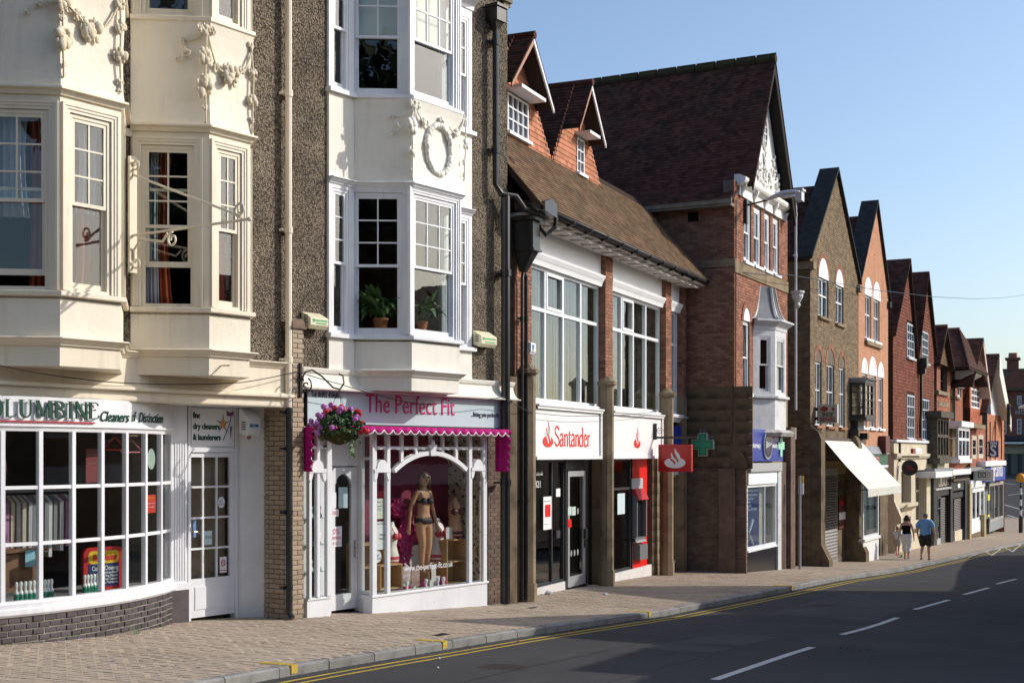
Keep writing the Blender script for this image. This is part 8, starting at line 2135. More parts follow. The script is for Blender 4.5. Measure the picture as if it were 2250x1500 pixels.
m = MB(); strokes(m,[(c[0]-.0,c[1]-.25),(c[0]+.09,c[1]-.08),(c[0]+.14,c[1]+.03),(c[0]+.16,c[1]+.13)],.012,vds-.004,vds); m.xz([(c[0]+.08,c[1]+.12),(c[0]+.20,c[1]+.13),(c[0]+.21,c[1]+.20),(c[0]+.14,c[1]+.17),(c[0]+.07,c[1]+.20)],vds-.004,vds); m.xz([(c[0]+.15,c[1]-.22),(c[0]+.18,c[1]-.02),(c[0]+.14,c[1]-.05)],vds-.004,vds); m.build('flower_print',PUR,cl)
# alarm box by the door
def wallbox(label,F,px0,px1,py0,py1,v,d,mat,tx_=None,green=False,slant=.35,group='alarm boxes'):
 u0 = F.u(px0,v-d*.3); u1 = F.u(px1,v-d*.9); u1 = max(u1,u0+.25); z1,z0 = F.zu(u0,py0,v-d*.5),F.zu(u0,py1,v-d*.5)
 t = thing('alarm_box',label,'alarm box',F,u0,v,z0,group)
 m = MB(); m.yz([(v,z0+.05),(v-d*.75,z0),(v-d,z0+.06),(v-d,z1-(z1-z0)*slant),(v-.02,z1),(v,z1)],u0,u1); m.build('housing',mat,t,bevel=.008)
 m = MB()
 for k in range(4): m.box(u0-.003,u0+.001,v-d*.7,v-d*.3,z0+.10+k*.035,z0+.115+k*.035)
 m.build('louvre',SLOT,t)
 return t,u0,u1,z0,z1
AB = pm('alarm_white',(.74,.75,.76),None,rough=.4)
sv = .56
t_,u0,u1,z0,z1 = wallbox('white alarm box with sensor on the white wall over the cleaners door step',F1,531,568,897,958,sv,.22,AB)
text('SECOM',.06,BLU,t_,(u0+.02,sv-.223,z0+.14),wid=.17,bold=.002)
m = MB(); m.ball((u0+.06,sv-.16,z0-.015),.035,8,6); m.build('sensor',pm('amber_sensor',(.25,.11,.03),None,rough=.2),t_)
YB = pm('aged_cream_box',(.74,.71,.50),(.66,.62,.42),4,.5,dirt=(5,(.35,.32,.18),.66,.85)); GRN = col_mat('print_green',(.05,.33,.12))
for lab,a,b,c,d in (('yellowed alarm box beside the brick pier cap, left of the white bay',668,720,684,722),('yellowed alarm box to the right of the white bay, near the black pipe',1044,1090,725,762)):
 t_,u0,u1,z0,z1 = wallbox(lab,F1,a,b,c,d,-.02,.20,YB)
 m = MB(); zc = z0+(z1-z0)*.5; m.box(u0+.10,u1-.03,-.222,-.2205,zc-.012,zc+.012); m.xz([(u0+.07+.03*cos(t*.785),zc+.03*sin(t*.785)) for t in range(8)],-.222,-.2205); m.box(u0+.12,u1-.05,-.222,-.2205,z0+.08,z0+.10); m.build('green_print',GRN,t_)
t_,u0,u1,z0,z1 = wallbox('white alarm box with blue triangle on the first brick pier of the bank',F2,1155,1172,748,778,-.02,.16,AB,slant=.15)
m = MB(); m.xz([(u0+.10,z1-.22),(u0+.16,z1-.08),(u0+.04,z1-.08)],-.184,-.1805); m.build('blue_mark',BLU,t_)
# scrolled sign bracket between the cream bays
bu = B2[0][0]-.07; bz = F1.zu(bu,517,-.15)
br_ = thing('sign_bracket','cream wrought iron scroll bracket reaching out between the two cream bays','sign bracket',F1,bu,-.13,F1.zu(bu,592,-.15))
m = MB(); m.box(bu-.06,bu+.06,-.15,-.11,F1.zu(bu,600,-.1),F1.zu(bu,345,-.1)); m.build('back_board',CREAM,br_)
vt_ = F1.vv(548,bu);
def spiral(c,r0,r1,a0,turns,n=26,plane='yz'):
 out = []
 for k in range(n+1):
  t = k/n; a = a0+turns*2*PI*t; r = r0+(r1-r0)*t; out.append((c[0],c[1]+r*cos(a),c[2]+r*sin(a)))
 return out
zt_ = F1.zu(bu,384,-.2);
ve2 = F1.vv(530,bu); vm = F1.vv(368,bu)
m = MB(); m.tube([(bu,-.14,bz),(bu,vt_,bz-.02)],.018,6); m.build('arm',CREAM,br_)
m = MB(); m.tube([(bu,-.16,zt_),(bu,ve2,bz+.03)],.017,6); m.build('stay',CREAM,br_)
m = MB(); m.tube([(bu,-.16,zt_),(bu,-.14,zt_+.08)]+spiral((bu,-.20,zt_+.14),.085,.03,PI*.0+.6,-1.2),.016,6); m.build('scroll',CREAM,br_)
zl = F1.zu(bu,570,-.2)
m = MB(); m.tube(spiral((bu,-.22,zl-.05),.03,.085,0,1.15)[::1]+[(bu,-.17,zl+.14),(bu,-.30,zl+.26),(bu,vm+.1,bz-.14),(bu,vm,bz-.04)],.016,6); m.build('scroll',CREAM,br_)
m = MB(); m.tube(spiral((bu,vm-.10,bz-.13),.10,.03,PI*.5,-1.3),.016,6); m.build('scroll',CREAM,br_)
m = MB(); m.tube(spiral((bu,ve2+.02,bz+.12),.10,.03,-PI*.5,1.3),.016,6); m.build('scroll',CREAM,br_)
m = MB(); m.ball((bu,vt_,bz-.02),.03,8,6); m.build('finial',CREAM,br_)
# curtains behind the cream bays
CURT = pm('rust_curtain',(.40,.10,.055),(.30,.07,.04),7,.85); NET = pm('net_curtain',(.55,.56,.60),(.48,.49,.54),3,.9)
def curtain(label,P0,P1,x0,x1,z0,z1,mat,gather=0.0,depth=.25,name='curtain',side=1):
 Mx,L = face(P0,P1,0); m = MB(); m.M = Mx; n,r = 26,10; vs = []
 for j in range(r+1):
  t = j/r
  for i in range(n+1):
   s = i/n; w = (x1-x0)*(1-gather*(1-t)**1.0*.0-gather*sin(PI*min(t*1.0,1))*.5)
   x = (x0+s*w) if side > 0 else (x1-s*w)
   vs.append((x,depth+.035*sin(s*22)+.0,z0+(z1-z0)*t))
 m.add(vs,[(j*(n+1)+i,j*(n+1)+i+1,(j+1)*(n+1)+i+1,(j+1)*(n+1)+i) for j in range(r) for i in range(n)])
 m.M = None
 o = solo(m,name,label,'curtain',mat,F1,P0[0],P0[1],z0,'curtains behind the cream bays',smooth=True)
 q = o.modifiers.new('thick','SOLIDIFY'); q.thickness = .006
 return o
zq0,zq1 = F1.zu(B2[1][0],672,-P),F1.zu(B2[1][0],300,-P)
L20 = face(B2[0],B2[1],0)[1]
curtain('rust curtain gathered at the left of the open sash in the right cream bay',B2[0],B2[1],.24,.52,zq0,zq1,CURT,.5)
curtain('white net curtain at the left edge of the open sash in the right cream bay',B2[0],B2[1],.16,.34,zq0,zq1,NET,.2,.20,'net_curtain')
curtain('rust curtain filling the lower front window of the right cream bay',B2[1],B2[2],.16,.52,zq0,zq0+(zq1-zq0)*.55,CURT,.3,.22)
curtain('white net curtain inside the front window of the right cream bay',B2[1],B2[2],.34,.60,zq0+.3,zq1,NET,.2,.28,'net_curtain',-1)
L10 = face(B1[0],B1[1],0)[1]
curtain('blue white net curtain left of the wide window in the left cream bay',B1[0],B1[1],.25,.62,zq0+.9,zq1,NET,.3,.26,'net_curtain')
curtain('rust curtain at the right of the wide window in the left cream bay',B1[0],B1[1],L10-.42,L10-.16,zq0,zq1,CURT,.3,.22,side=-1)
curtain('rust curtain in the front window of the left cream bay',B1[1],B1[2],.38,.74,zq0,zq0+(zq1-zq0)*.5,CURT,.2,.24,side=-1)
curtain('white net curtain in the front window of the left cream bay',B1[1],B1[2],.40,.72,zq0+1.0,zq1,NET,.3,.24,'net_curtain',-1)
# ---- inside the cleaners
zf = wz0-.05
room(cl,-12.5,cl_door_u-.05,E[1]+.12,4.4,zg1+.15,zC+.1,pm('shop_room_dark',(.24,.22,.19),(.17,.16,.14),1,.8))
m = MB(); pb2 = [(p[0],p[1]+.05) for p in bow]; m.xy(pb2+[(bow[-1][0],1.3),(bow[0][0],1.3)],zf-.06,zf-.01); m.build('display_shelf',pm('grey_shelf',(.30,.29,.28),None,rough=.6),cl)
def at(px,v): return F1.u(px,v)
def zat(px,py,v): return F1.z(px,py,v)
# bottles along the sill
BOT = pm('bottle_white',(.74,.76,.74),None,rough=.3); LABG = pm('bottle_green',(.03,.20,.13),None,rough=.4)
bt = thing('cleaning_brush','white green labelled brush in the larger row on the cleaners window sill','brush',F1,0,0,0,'brushes standing on the cleaners window sill')
m = MB(); m.lathe([(.03,0),(.033,.02),(.033,.10),(.028,.115)],(0,0,0),10); m.build('label',LABG,bt)
m = MB(); m.lathe([(.027,.112),(.03,.13),(.016,.16),(.014,.19),(.02,.22),(.022,.25),(.012,.27)],(0,0,0),10); m.build('handle',BOT,bt)
k0 = True
for px in (36,46,56,66,75,84,99,106,113,186,193,200,207,214):
 o = bt if k0 else copy_tree(bt); k0 = False
 if px > 150: o['label'] = 'white green labelled brush in the smaller row before the red board'
 v = -.02 + max(0,(px-120))*.0019; u = at(px,v); x,y = F1.w(u,v); o.location = (x,y,zf-.01); o.rotation_euler = (0,0,F1.a+RU(-.5,.5))
# red framed A board
av = .42; u0,u1 = at(184,av),at(270,av); z1,z0 = zat(225,1201,av),zf-.01
ab = thing('pavement_board','red framed advertising board for carpet cleaning hire inside the bow window','sign board',F1,u0,av,z0)
def rrect(u0,u1,z0,z1,r,n=5):
 out = []
 for cx_,cz_,a0 in ((u1-r,z1-r,0),(u0+r,z1-r,90),(u0+r,z0+r,180),(u1-r,z0+r,270)):
  for k in range(n+1): a = R(a0+90*k/n); out.append((cx_+r*cos(a),cz_+r*sin(a)))
 return out
m = MB(); m.xz(rrect(u0,u1,z0,z1,.10),av,av+.05); m.build('frame',pm('board_red',(.45,.015,.02),None,rough=.4),ab)
m = MB(); m.box(u0+.07,u1-.07,av-.006,av-.001,z0+.06,z0+(z1-z0)*.62); m.build('panel',pm('board_navy',(.02,.03,.12),None,rough=.4),ab)
m = MB(); m.xz(rrect(u0+.07,u1-.07,z0+(z1-z0)*.625,z1-.05,.06),av-.006,av-.001); m.build('panel',pm('board_yellow',(.68,.45,.02),None,rough=.4),ab)
text('Rug Doctor',.12,RED,ab,(u0+.14,av-.010,z0+(z1-z0)*.70),wid=(u1-u0)*.62,shear=.15,bold=.004)
text('Carpet Cleaning',.09,PAPER,ab,(u0+.12,av-.010,z0+(z1-z0)*.47),wid=(u1-u0)*.68)
for k,s in enumerate(('with Freshness Boost','Rent a Rug Doctor','Save Your Carpets','and a Fortune')): text(s,.05,PAPER,ab,(u0+.22,av-.010,z0+(z1-z0)*(.39-.075*k)),wid=(u1-u0)*.5)
# counter, rails of clothes, wall display
CW = pm('counter_oak',(.24,.12,.06),(.17,.08,.04),4,.5)
cv = 1.5; u0,u1 = at(-30,cv),at(95,cv); zc = zat(60,1205,cv)
ct = thing('shop_counter','brown wooden counter inside the cleaners at the left of the bow window','counter',F1,u0,cv,zg1)
m = MB(); m.box(u0,u1,cv,cv+.5,zg1+.16,zc-.04); m.build('panel',CW,ct); m = MB(); m.box(u0-.05,u1+.05,cv-.06,cv+.55,zc-.04,zc); m.build('top',CW,ct)
m = MB(); m.box(at(56,cv-.07),at(78,cv-.07),cv-.064,cv-.06,zat(60,1245,cv-.06),zc-.01); solo(m,'paper','pale blue sheet hanging over the front of the wooden counter','paper',pm('sky_paper',(.25,.50,.60),None),F1,at(56,cv-.07),cv-.06,zat(60,1245,cv-.06))
GC = [pm('shirt_%s' % n,c,None,rough=.8) for n,c in (('white',(.62,.62,.64)),('pale',(.48,.46,.52)),('mauve',(.38,.20,.34)),('grey',(.25,.26,.28)),('cream',(.52,.47,.38)))]
rv = 1.9
rl = thing('clothes_rail','steel rail of hung shirts at the back of the cleaners shop','clothes rail',F1,at(100,rv),rv,zat(100,1080,rv))
m = MB(); zr_ = zat(100,1078,rv); m.tube([(at(-40,rv),rv,zr_),(at(152,rv),rv,zr_)],.015,6); m.build('rail',ALU,rl)
u = at(-36,rv); k = 0
while u < at(150,rv):
 m = MB(); w = .20+RU(-.02,.03); hgt = RU(.75,.95); d_ = .035
 m.prism([(u-d_,rv-w,zr_-.15),(u-d_,rv-w*.95,zr_-hgt),(u-d_,rv+w*.95,zr_-hgt),(u-d_,rv+w,zr_-.15),(u-d_,rv+.04,zr_-.05),(u-d_,rv-.04,zr_-.05)],(d_*1.6,.0,0))
 solo(m,'hung_shirt',['white','pale lilac','mauve','dark grey','cream'][(k*7+k//3) % 5]+' pressed shirt hanging on the cleaners rail behind the bow window','shirt',GC[(k*7+k//3) % 5],F1,u,rv,zr_-hgt,'shirts hung on the cleaners rail'); u += .085; k += 1
dv_ = 2.6
m = MB(); m.box(at(222,dv_),at(330,dv_),dv_,dv_+.03,zg1+.3,zC); dpan = m.build('slat_wall',pm('slat_grey',(.12,.12,.12),None,rough=.6),cl)
for k in range(14):
 m = MB(); z = zg1+.6+k*.17; m.box(at(222,dv_),at(330,dv_),dv_-.012,dv_,z,z+.11); m.build('slat',pm('slat_face',(.15,.15,.15),None,rough=.6),dpan)
for k in range(16):
 px,py = (225+22*(k % 4),985+75*(k//4)); u,z = at(px+RU(-3,3),dv_-.1),zat(px,py,dv_-.1)
 m = MB(); m.box(u,u+RU(.14,.24),dv_-.10,dv_-.02,z,z+RU(.16,.3)); solo(m,'packet',['navy','dark red','olive','grey'][k % 4]+' packet hung on the slatted wall inside the cleaners','packet',[pm('packet_a',(.10,.10,.16),None),pm('packet_b',(.28,.05,.05),None),pm('packet_c',(.36,.32,.10),None),pm('packet_d',(.30,.30,.32),None)][k % 4],F1,u,dv_-.1,z,'packets hung on the slatted wall')
def wposter(label,px0,px1,py0,py1,mat,off=-.03,lines=(),**k):
 """notice on the inside of the bow glass"""
 q0,q1 = bow_at(px0,off),bow_at(px1,off); a = atan2(q1[1]-q0[1],q1[0]-q0[0]); w = hypot(q1[0]-q0[0],q1[1]-q0[1])
 z1_,z0_ = F1.zu(q0[0],py0,q0[1]),F1.zu(q0[0],py1,q0[1])
 t = thing(k.get('name','notice'),label,k.get('cat','notice'),F1,q0[0],q0[1],z0_)
 m = MB(); m.M = face_M(q0[0],q0[1],0,a)
 if k.get('round_'): m.xz([(w/2+w/2*cos(j*PI/12),(z0_+z1_)/2+(z1_-z0_)/2*sin(j*PI/12)) for j in range(24)],0,.003)
 else: m.box(0,w,0,.003,z0_,z1_)
 m.build('sheet',mat,t)
 for s,fy,sz,col in lines:
  text(s,sz*(z1_-z0_),col,t,(q0[0]+w*.1*cos(a),q0[1]+w*.1*sin(a)-.002,z0_+fy*(z1_-z0_)),rot=a,wid=w*.75,extrude=.0006)
 return t
YEP = pm('poster_yellow',(.72,.47,.03),None)
wposter('yellow and red sticker on the fourth pane from the right of the bow window',324,342,1087,1127,pm('poster_red',(.62,.035,.02),None),lines=(('Rug Doctor',.8,.14,YEP),('Hire here',.5,.10,PAPER),('today',.3,.10,PAPER)),cat='sticker',name='sticker')
wposter('pale green film reel shaped disc hung in the top of the bow window',324,341,985,1031,pm('pale_green_disc',(.42,.52,.46),None),cat='disc',name='disc',round_=True)
wposter('dark red poster hanging inside the third top pane of the bow window',189,217,985,1060,pm('poster_dark_red',(.16,.02,.02),None),off=-.5,lines=(('Stains and spills',.8,.07,GRYT),('Carpets cleaned',.55,.06,GRYT)),cat='poster',name='poster')
hv = .55
for lab,px,py,mt in (('red plastic coat hanger hung in the top of the bow window',252,962,pm('hanger_red',(.5,.03,.04),None,rough=.3)),('pink plastic coat hanger behind the red one in the bow window',288,968,pm('hanger_pink',(.55,.18,.2),None,rough=.3))):
 u,z = at(px,hv),zat(px,py,hv)
 m = MB(); m.tube([(u-.18,hv,z-.14),(u-.02,hv,z),(u+.02,hv,z),(u+.18,hv,z-.14),(u+.16,hv,z-.16),(u-.16,hv,z-.16),(u-.18,hv,z-.14)],.012,6); m.tube([(u,hv,z),(u,hv,z+.06),(u+.03,hv,z+.09),(u+.0,hv,z+.12),(u-.02,hv,z+.10)],.006,5)
 solo(m,'coat_hanger',lab,'coat hanger',mt,F1,u,hv,z-.16)
# stickers on the cleaners door
vdn = E[1]+.03+.018
poster('round buy local sticker on the right column of the cleaners door',479,494,1091,1116,vdn,lines=(('BUY',.2,.52,.26,BLU),('LOCAL',.12,.26,.26,BLU)),cat='sticker',name='sticker',round_=True)
poster('teal tsa notice in the middle column of the cleaners door',449,466,1166,1197,vdn,pm('pale_teal_paper',(.50,.64,.66),None),lines=(('tsa',.12,.45,.42,pm('teal_ink',(.02,.22,.25),None)),))
poster('narrow blue card notice in the left column of the cleaners door',424,431,1142,1180,vdn,pm('card_blue',(.10,.22,.5),None),cat='card',name='card')
poster('small no smoking sign at the foot of the right column of the cleaners door',483,498,1223,1258,vdn,lines=(('No smoking',.08,.12,.12,RED),),cat='sign',name='sign')
m = MB(); u,z = F1.u(490.5,vdn-.004),F1.z(490,1236,vdn); m.tube([(u+.038*cos(t*.4),vdn-.004,z+.045*sin(t*.4)) for t in range(17)],.006,5); m.tube([(u-.027,vdn-.004,z+.03),(u+.027,vdn-.004,z-.03)],.005,5); solo(m,'symbol','red circle symbol of the no smoking sign on the cleaners door','symbol',RED,F1,u,vdn,z-.05)
# ------------------------------------------------------------------ figures
def fingers(V,E_,Rr,wrist,palm,d,side,r,L,curl):
 """five unequal finger chains rooted in the palm; d: hand direction, side: across the palm"""
 d = Vector(d).normalized(); side = Vector(side).normalized(); nrm = d.cross(side).normalized()
 P0 = Vector(V[palm])
 for k,(o,ln) in enumerate(((-1.5,.85),(-.5,1.0),(.5,.95),(1.5,.72))):
  a = P0+side*o*r*2.1+d*L*.35; b = a+d*L*ln*.55+nrm*curl*L*.12; c = b+d*L*ln*.35+nrm*curl*L*.35
  i = len(V); V += [tuple(a),tuple(b),tuple(c)]; E_ += [(palm,i),(i,i+1),(i+1,i+2)]; Rr += [r*.9,r*.8,r*.6]
 a = P0-side*r*3.2+d*L*.05; b = a-side*r*1.6+d*L*.5+nrm*curl*L*.1
 i = len(V); V += [tuple(a),tuple(b)]; E_ += [(palm,i),(i,i+1)]; Rr += [r,r*.75]
def figure(root,H,skin_mat,arms,legs,lean=0.0,wide=1.0,hipw=1.0,female=True,head_yaw=0.0,name='body',belly=0.0):
 """one continuous body, facing +x, y to its left; arms/legs give joint offsets in units of height"""
 s = H
 V = [(0,0,.525),(0.0,0,.585),(.004+belly,0,.655),(0.006,0,.735),(-.004,0,.795),(-.006,0,.830),(0,0,.862),(.012,0,.893),(.012,0,.935),(.004,0,.975)]
 Rr = [(.070*hipw,.095*hipw),(.062*wide+belly,.082*wide),(.062*wide+belly,.085*wide),(.064*wide,.092*wide),(.050*wide,.085*wide),(.036,.042),(.030,.030),(.048,.042),(.060,.050),(.040,.036)]
 E_ = [(i,i+1) for i in range(9)]
 for sd,(el,wr) in zip((1,-1),arms):
  i = len(V); sh = (-.004,sd*.105*wide,.800)
  hd = (Vector(wr)-Vector(el)).normalized()
  palm = Vector(wr)+hd*.045
  V += [sh,el,wr,tuple(palm)]; E_ += [(4,i),(i,i+1),(i+1,i+2),(i+2,i+3)]; Rr += [.036*wide,.025*wide,.016,(.021,.012)]
  fingers(V,E_,Rr,i+2,i+3,hd,(1,0,0) if abs(hd.x) < .7 else (0,0,1),.0062,.052,sd*.7)
 for sd,(kn,an,toe) in zip((1,-1),legs):
  i = len(V); hip = (0,sd*.052*hipw,.490); k_,a_ = Vector(kn),Vector(an)
  calf = k_.lerp(a_,.32)+Vector((-.012,0,0)); heel = a_+Vector((-.022,0,-.022))
  V += [hip,kn,tuple(calf),an,toe]; E_ += [(0,i),(i,i+1),(i+1,i+2),(i+2,i+3),(i+3,i+4)]; Rr += [.064*hipw,.037,.036,.022,(.020,.014)]
 V = [tuple(c*s for c in p) for p in V]; Rr = [(r[0]*s,r[1]*s) if isinstance(r,tuple) else r*s for r in Rr]
 b = skin_obj(name,V,E_,Rr,skin_mat,root)
 return b,V
def garment(root,body,name,H,sel,off,mat):
 """clothing: the part of the body surface picked by sel, lifted off the skin and given thickness"""
 me = body.data; n = len(me.vertices); co = np.empty(n*3); me.vertices.foreach_get('co',co); co = co.reshape(-1,3)
 no = np.empty(n*3); me.vertices.foreach_get('normal',no); no = no.reshape(-1,3)
 ok = np.array([sel(*(c/H)) for c in co]); V,F_,ix = [],[],{}
 for p in me.polygons:
  if all(ok[i] for i in p.vertices):
   f = []
   for i in p.vertices:
    if i not in ix: ix[i] = len(V); V.append(tuple(co[i]+no[i]*off*H*(1+.35*sin(co[i][2]/H*60+co[i][1]/H*40))))
    f.append(ix[i])
   F_.append(tuple(f))
 m = MB(); m.add(V,F_); o = m.build(name,mat,root,(0,0,0),smooth=True)
 q = o.modifiers.new('thick','SOLIDIFY'); q.thickness = .006*H; q.offset = 0
 return o
def face_parts(root,H,skin_mat,hair_mat,hair='short',yaw=0.0):
 """nose, ears, eyes, mouth and hair set on the head"""
 c = Vector((.010*H,0,.935*H)); Rz = MR(yaw,4,'Z')
 def put(m,name,mat): m.v = [tuple(c+(Rz @ (Vector(p)-c))) for p in m.v]; m.build(name,mat,root,(0,0,0),smooth=True)
 m = MB(); m.ball((c.x+.058*H,0,c.z-.006*H),(.014*H,.009*H,.016*H),8,6); put(m,'nose',skin_mat)
 for sd in (1,-1):
  m = MB(); m.ball((c.x-.002*H,sd*.050*H,c.z-.004*H),(.010*H,.006*H,.017*H),8,6); put(m,'ear',skin_mat)
  m = MB(); m.ball((c.x+.050*H,sd*.020*H,c.z+.008*H),(.006*H,.008*H,.005*H),8,6); put(m,'eye',pm('eye_dark',(.03,.02,.015),None,rough=.2))
 m = MB(); m.ball((c.x+.052*H,0,c.z-.030*H),(.006*H,.015*H,.004*H),8,6); put(m,'mouth',pm('lip',(.36,.10,.08),None,rough=.5))
 m = MB()
 if hair == 'long':
  for k in range(34):
   a = R(70+220*k/33); x0,y0 = c.x+.050*H*cos(a)*1.1,.050*H*sin(a)
   m.tube([(c.x-.005*H,y0*.3,c.z+.058*H),(x0*1.0,y0*1.08,c.z+.02*H),(x0-.012*H,y0*1.25,c.z-.06*H),(x0-.012*H+RU(-.01,.01)*H,y0*1.35,c.z-RU(.11,.15)*H)],[.012*H,.014*H,.012*H,.004*H],5)
  m.ball((c.x-.012*H,0,c.z+.022*H),(.058*H,.056*H,.046*H),12,8)
 elif hair == 'bob':
  m.ball((c.x-.014*H,0,c.z+.014*H),(.060*H,.058*H,.056*H),14,10,.05)
  for k in range(26):
   a = R(75+210*k/25); x0,y0 = c.x-.01*H+.052*H*cos(a),.054*H*sin(a); m.ball((x0,y0,c.z-.02*H-RU(0,.02)*H),(.016*H,.016*H,.028*H),6,5,.2)
 else:
  m.ball((c.x-.012*H,0,c.z+.016*H),(.056*H,.051*H,.050*H),14,10,.02)
 put(m,'hair',hair_mat)
SKIN = pm('light_skin',(.55,.32,.23),(.48,.27,.19),8,.55); SKINT = pm('mannequin_tan',(.56,.31,.185),(.50,.27,.155),4,.4)
# ---- couple walking away down the pavement
def walker(px,py,H,label,name='person'):
 x,y,z = on_ground(px,py); t = thing(name,label,'person',None,loc=(x,y,ground_z(x)),rz=R(-6)); return t
HW = 1.66
wm = walker(1992,1228,HW,'woman with short dark hair in black strap top and white cropped trousers walking away')
armsW = (((-.045,.135,.645),(-.02,.175,.50)),((-.01,-.150,.645),(.03,-.155,.505)))
legsW = (((.075,.055,.285),(.085,.055,.040),(.155,.058,.014)),((-.005,-.055,.275),(-.105,-.058,.075),(-.055,-.060,.014)))
wmb,_ = figure(wm,HW,SKIN,armsW,legsW,wide=1.02,hipw=1.12)
face_parts(wm,HW,SKIN,pm('dark_brown_hair',(.025,.012,.008),None,rough=.5),'bob',R(40))
TOPB = pm('black_jersey',(.010,.010,.012),None,rough=.8); TRW = pm('white_cotton',(.74,.73,.72),(.64,.63,.63),9,.85,(9,.35,.02))
garment(wm,wmb,'strap_top',HW,lambda x,y,z: .555 < z < .772 and abs(y) < .108,.010,TOPB)
for sd in (1,-1): m = MB(); m.tube([(.035*HW,sd*.05*HW,.765*HW),(.0,sd*.062*HW,.832*HW),(-.05*HW,sd*.05*HW,.765*HW)],.006*HW,6); m.build('strap',TOPB,wm,(0,0,0))
garment(wm,wmb,'trousers',HW,lambda x,y,z: .165 < z < .585 and abs(y) < .128,.013,TRW)
for (ax_,ay_,az_) in ((.115,.056,.010),(-.07,-.059,.030)): m = MB(); m.ball((ax_*HW,ay_*HW,az_*HW),(.075*HW,.026*HW,.012*HW),10,6); m.build('sandal',BLK,wm,(0,0,0),smooth=True)
HM = 1.76
mn = walker(2033,1230,HM,'man with cropped grey hair in light blue T-shirt and dark shorts walking away')
armsM = (((-.035,.165,.645),(.0,.150,.505)),((.01,-.175,.640),(.06,-.185,.505)))
legsM = (((.010,.060,.280),(-.09,.062,.085),(-.045,.064,.014)),((.075,-.060,.285),(.085,-.062,.042),(.155,-.064,.014)))
mnb,_ = figure(mn,HM,SKIN,armsM,legsM,wide=1.22,hipw=1.08,belly=.012)
face_parts(mn,HM,SKIN,pm('cropped_grey_hair',(.20,.17,.15),None,rough=.8),'short',R(15))
TEE = pm('light_blue_cotton',(.20,.40,.66),(.17,.35,.60),8,.85,(7,.35,.02)); SHO = pm('dark_shorts',(.055,.048,.042),(.04,.036,.032),8,.85)
garment(mn,mnb,'t_shirt',HM,lambda x,y,z: (.488 < z < .862 and abs(y) < .132) or (z > .685 and .1 < abs(y)),.012,TEE)
garment(mn,mnb,'shorts',HM,lambda x,y,z: .295 < z < .556 and abs(y) < .134,.018,SHO)
for (ax_,ay_,az_) in ((-.062,.063,.034),(.115,-.063,.016)): m = MB(); m.ball((ax_*HM,ay_*HM,az_*HM),(.082*HM,.032*HM,.020*HM),10,6); m.build('shoe',BLK,mn,(0,0,0),smooth=True)
HC = 1.15
ch = walker(1990,1221,HC,'small child in pale clothes and red shoes half hidden beside the walking woman')
ch.location.y += .35; ch.location.x += .3
chb,_ = figure(ch,HC,SKIN,(((-.02,.13,.64),(.0,.14,.50)),((.0,-.13,.64),(.02,-.14,.50))),(((.03,.05,.28),(.05,.05,.04),(.12,.05,.014)),((-.01,-.05,.28),(-.06,-.05,.06),(.0,-.05,.014))))
face_parts(ch,HC,SKIN,pm('fair_hair',(.30,.20,.10),None,rough=.6),'bob')
garment(ch,chb,'shirt',HC,lambda x,y,z: (.54 < z < .83 and abs(y) < .115) or (z > .70 and abs(y) > .1),.012,PAPER); garment(ch,chb,'shorts',HC,lambda x,y,z: .32 < z < .56 and abs(y) < .12,.016,pm('pale_shorts',(.45,.43,.38),None))
for (ax_,ay_,az_) in ((.08,.05,.02),(-.02,-.05,.03)): m = MB(); m.ball((ax_*HC,ay_*HC,az_*HC),(.085*HC,.036*HC,.024*HC),10,6); m.build('shoe',RED,ch,(0,0,0),smooth=True)
sx = on_ground(1998,1224); sct = thing('scooter','lime green child scooter wheeled along between the woman and the child','scooter',None,loc=(sx[0]+.1,sx[1]+.25,ground_z(sx[0])),rz=R(-6))
LIME = pm('lime_plastic',(.25,.62,.04),None,rough=.35)
m = MB(); m.box(-.28,.22,-.05,.05,.07,.10); m.build('deck',LIME,sct); m = MB(); m.tube([(.25,0,.09),(.20,0,.72)],.016,8); m.tube([(.2,-.16,.72),(.2,.16,.72)],.014,8); m.build('stem',pm('scooter_pink',(.6,.06,.25),None),sct)
for x in (-.26,.27): m = MB(); m.M = MT((x,0,.05)) @ MR(R(90),4,'X'); m.lathe([(.05,-.014),(.055,0),(.05,.014)],(0,0,0),14); m.build('wheel',BLK,sct)
# ---- shop mannequin
mv = .42; HMq = 1.80
mu = F1.u(930,mv); mz = F1.z(930,1037,mv)-HMq
mq = thing('mannequin','brown haired shop mannequin in black lace underwear behind the arched window','mannequin',F1,mu,mv,mz)
x,y = F1.w(mu,mv); mq.location = (x,y,mz); mq.rotation_euler = (0,0,F1.a-R(98)); mq['_o'] = (0,0,0)
mqb,_ = figure(mq,HMq,SKINT,(((-.03,.145,.645),(.015,.160,.50)),((-.02,-.150,.645),(-.01,-.175,.50))),(((.012,.062,.285),(-.02,.075,.05),(.045,.085,.014)),((.035,-.040,.285),(.01,-.030,.05),(.08,-.030,.014))),wide=.88,hipw=.95)
face_parts(mq,HMq,SKINT,pm('light_brown_hair',(.15,.085,.04),(.09,.05,.025),14,.5),'long',R(-10))
LACE = pm('black_lace',(.010,.010,.014),(.03,.028,.035),60,.6)
for sd in (1,-1):
 m = MB(); m.ball((.052*HMq,sd*.040*HMq,.718*HMq),(.034*HMq,.038*HMq,.034*HMq),12,8); m.build('bra_cup',LACE,mq,(0,0,0),smooth=True)
 m = MB(); m.tube([(.055*HMq,sd*.048*HMq,.745*HMq),(.035*HMq,sd*.062*HMq,.80*HMq),(-.01*HMq,sd*.064*HMq,.832*HMq),(-.05*HMq,sd*.05*HMq,.76*HMq)],.0045*HMq,6); m.build('bra_strap',LACE,mq,(0,0,0))
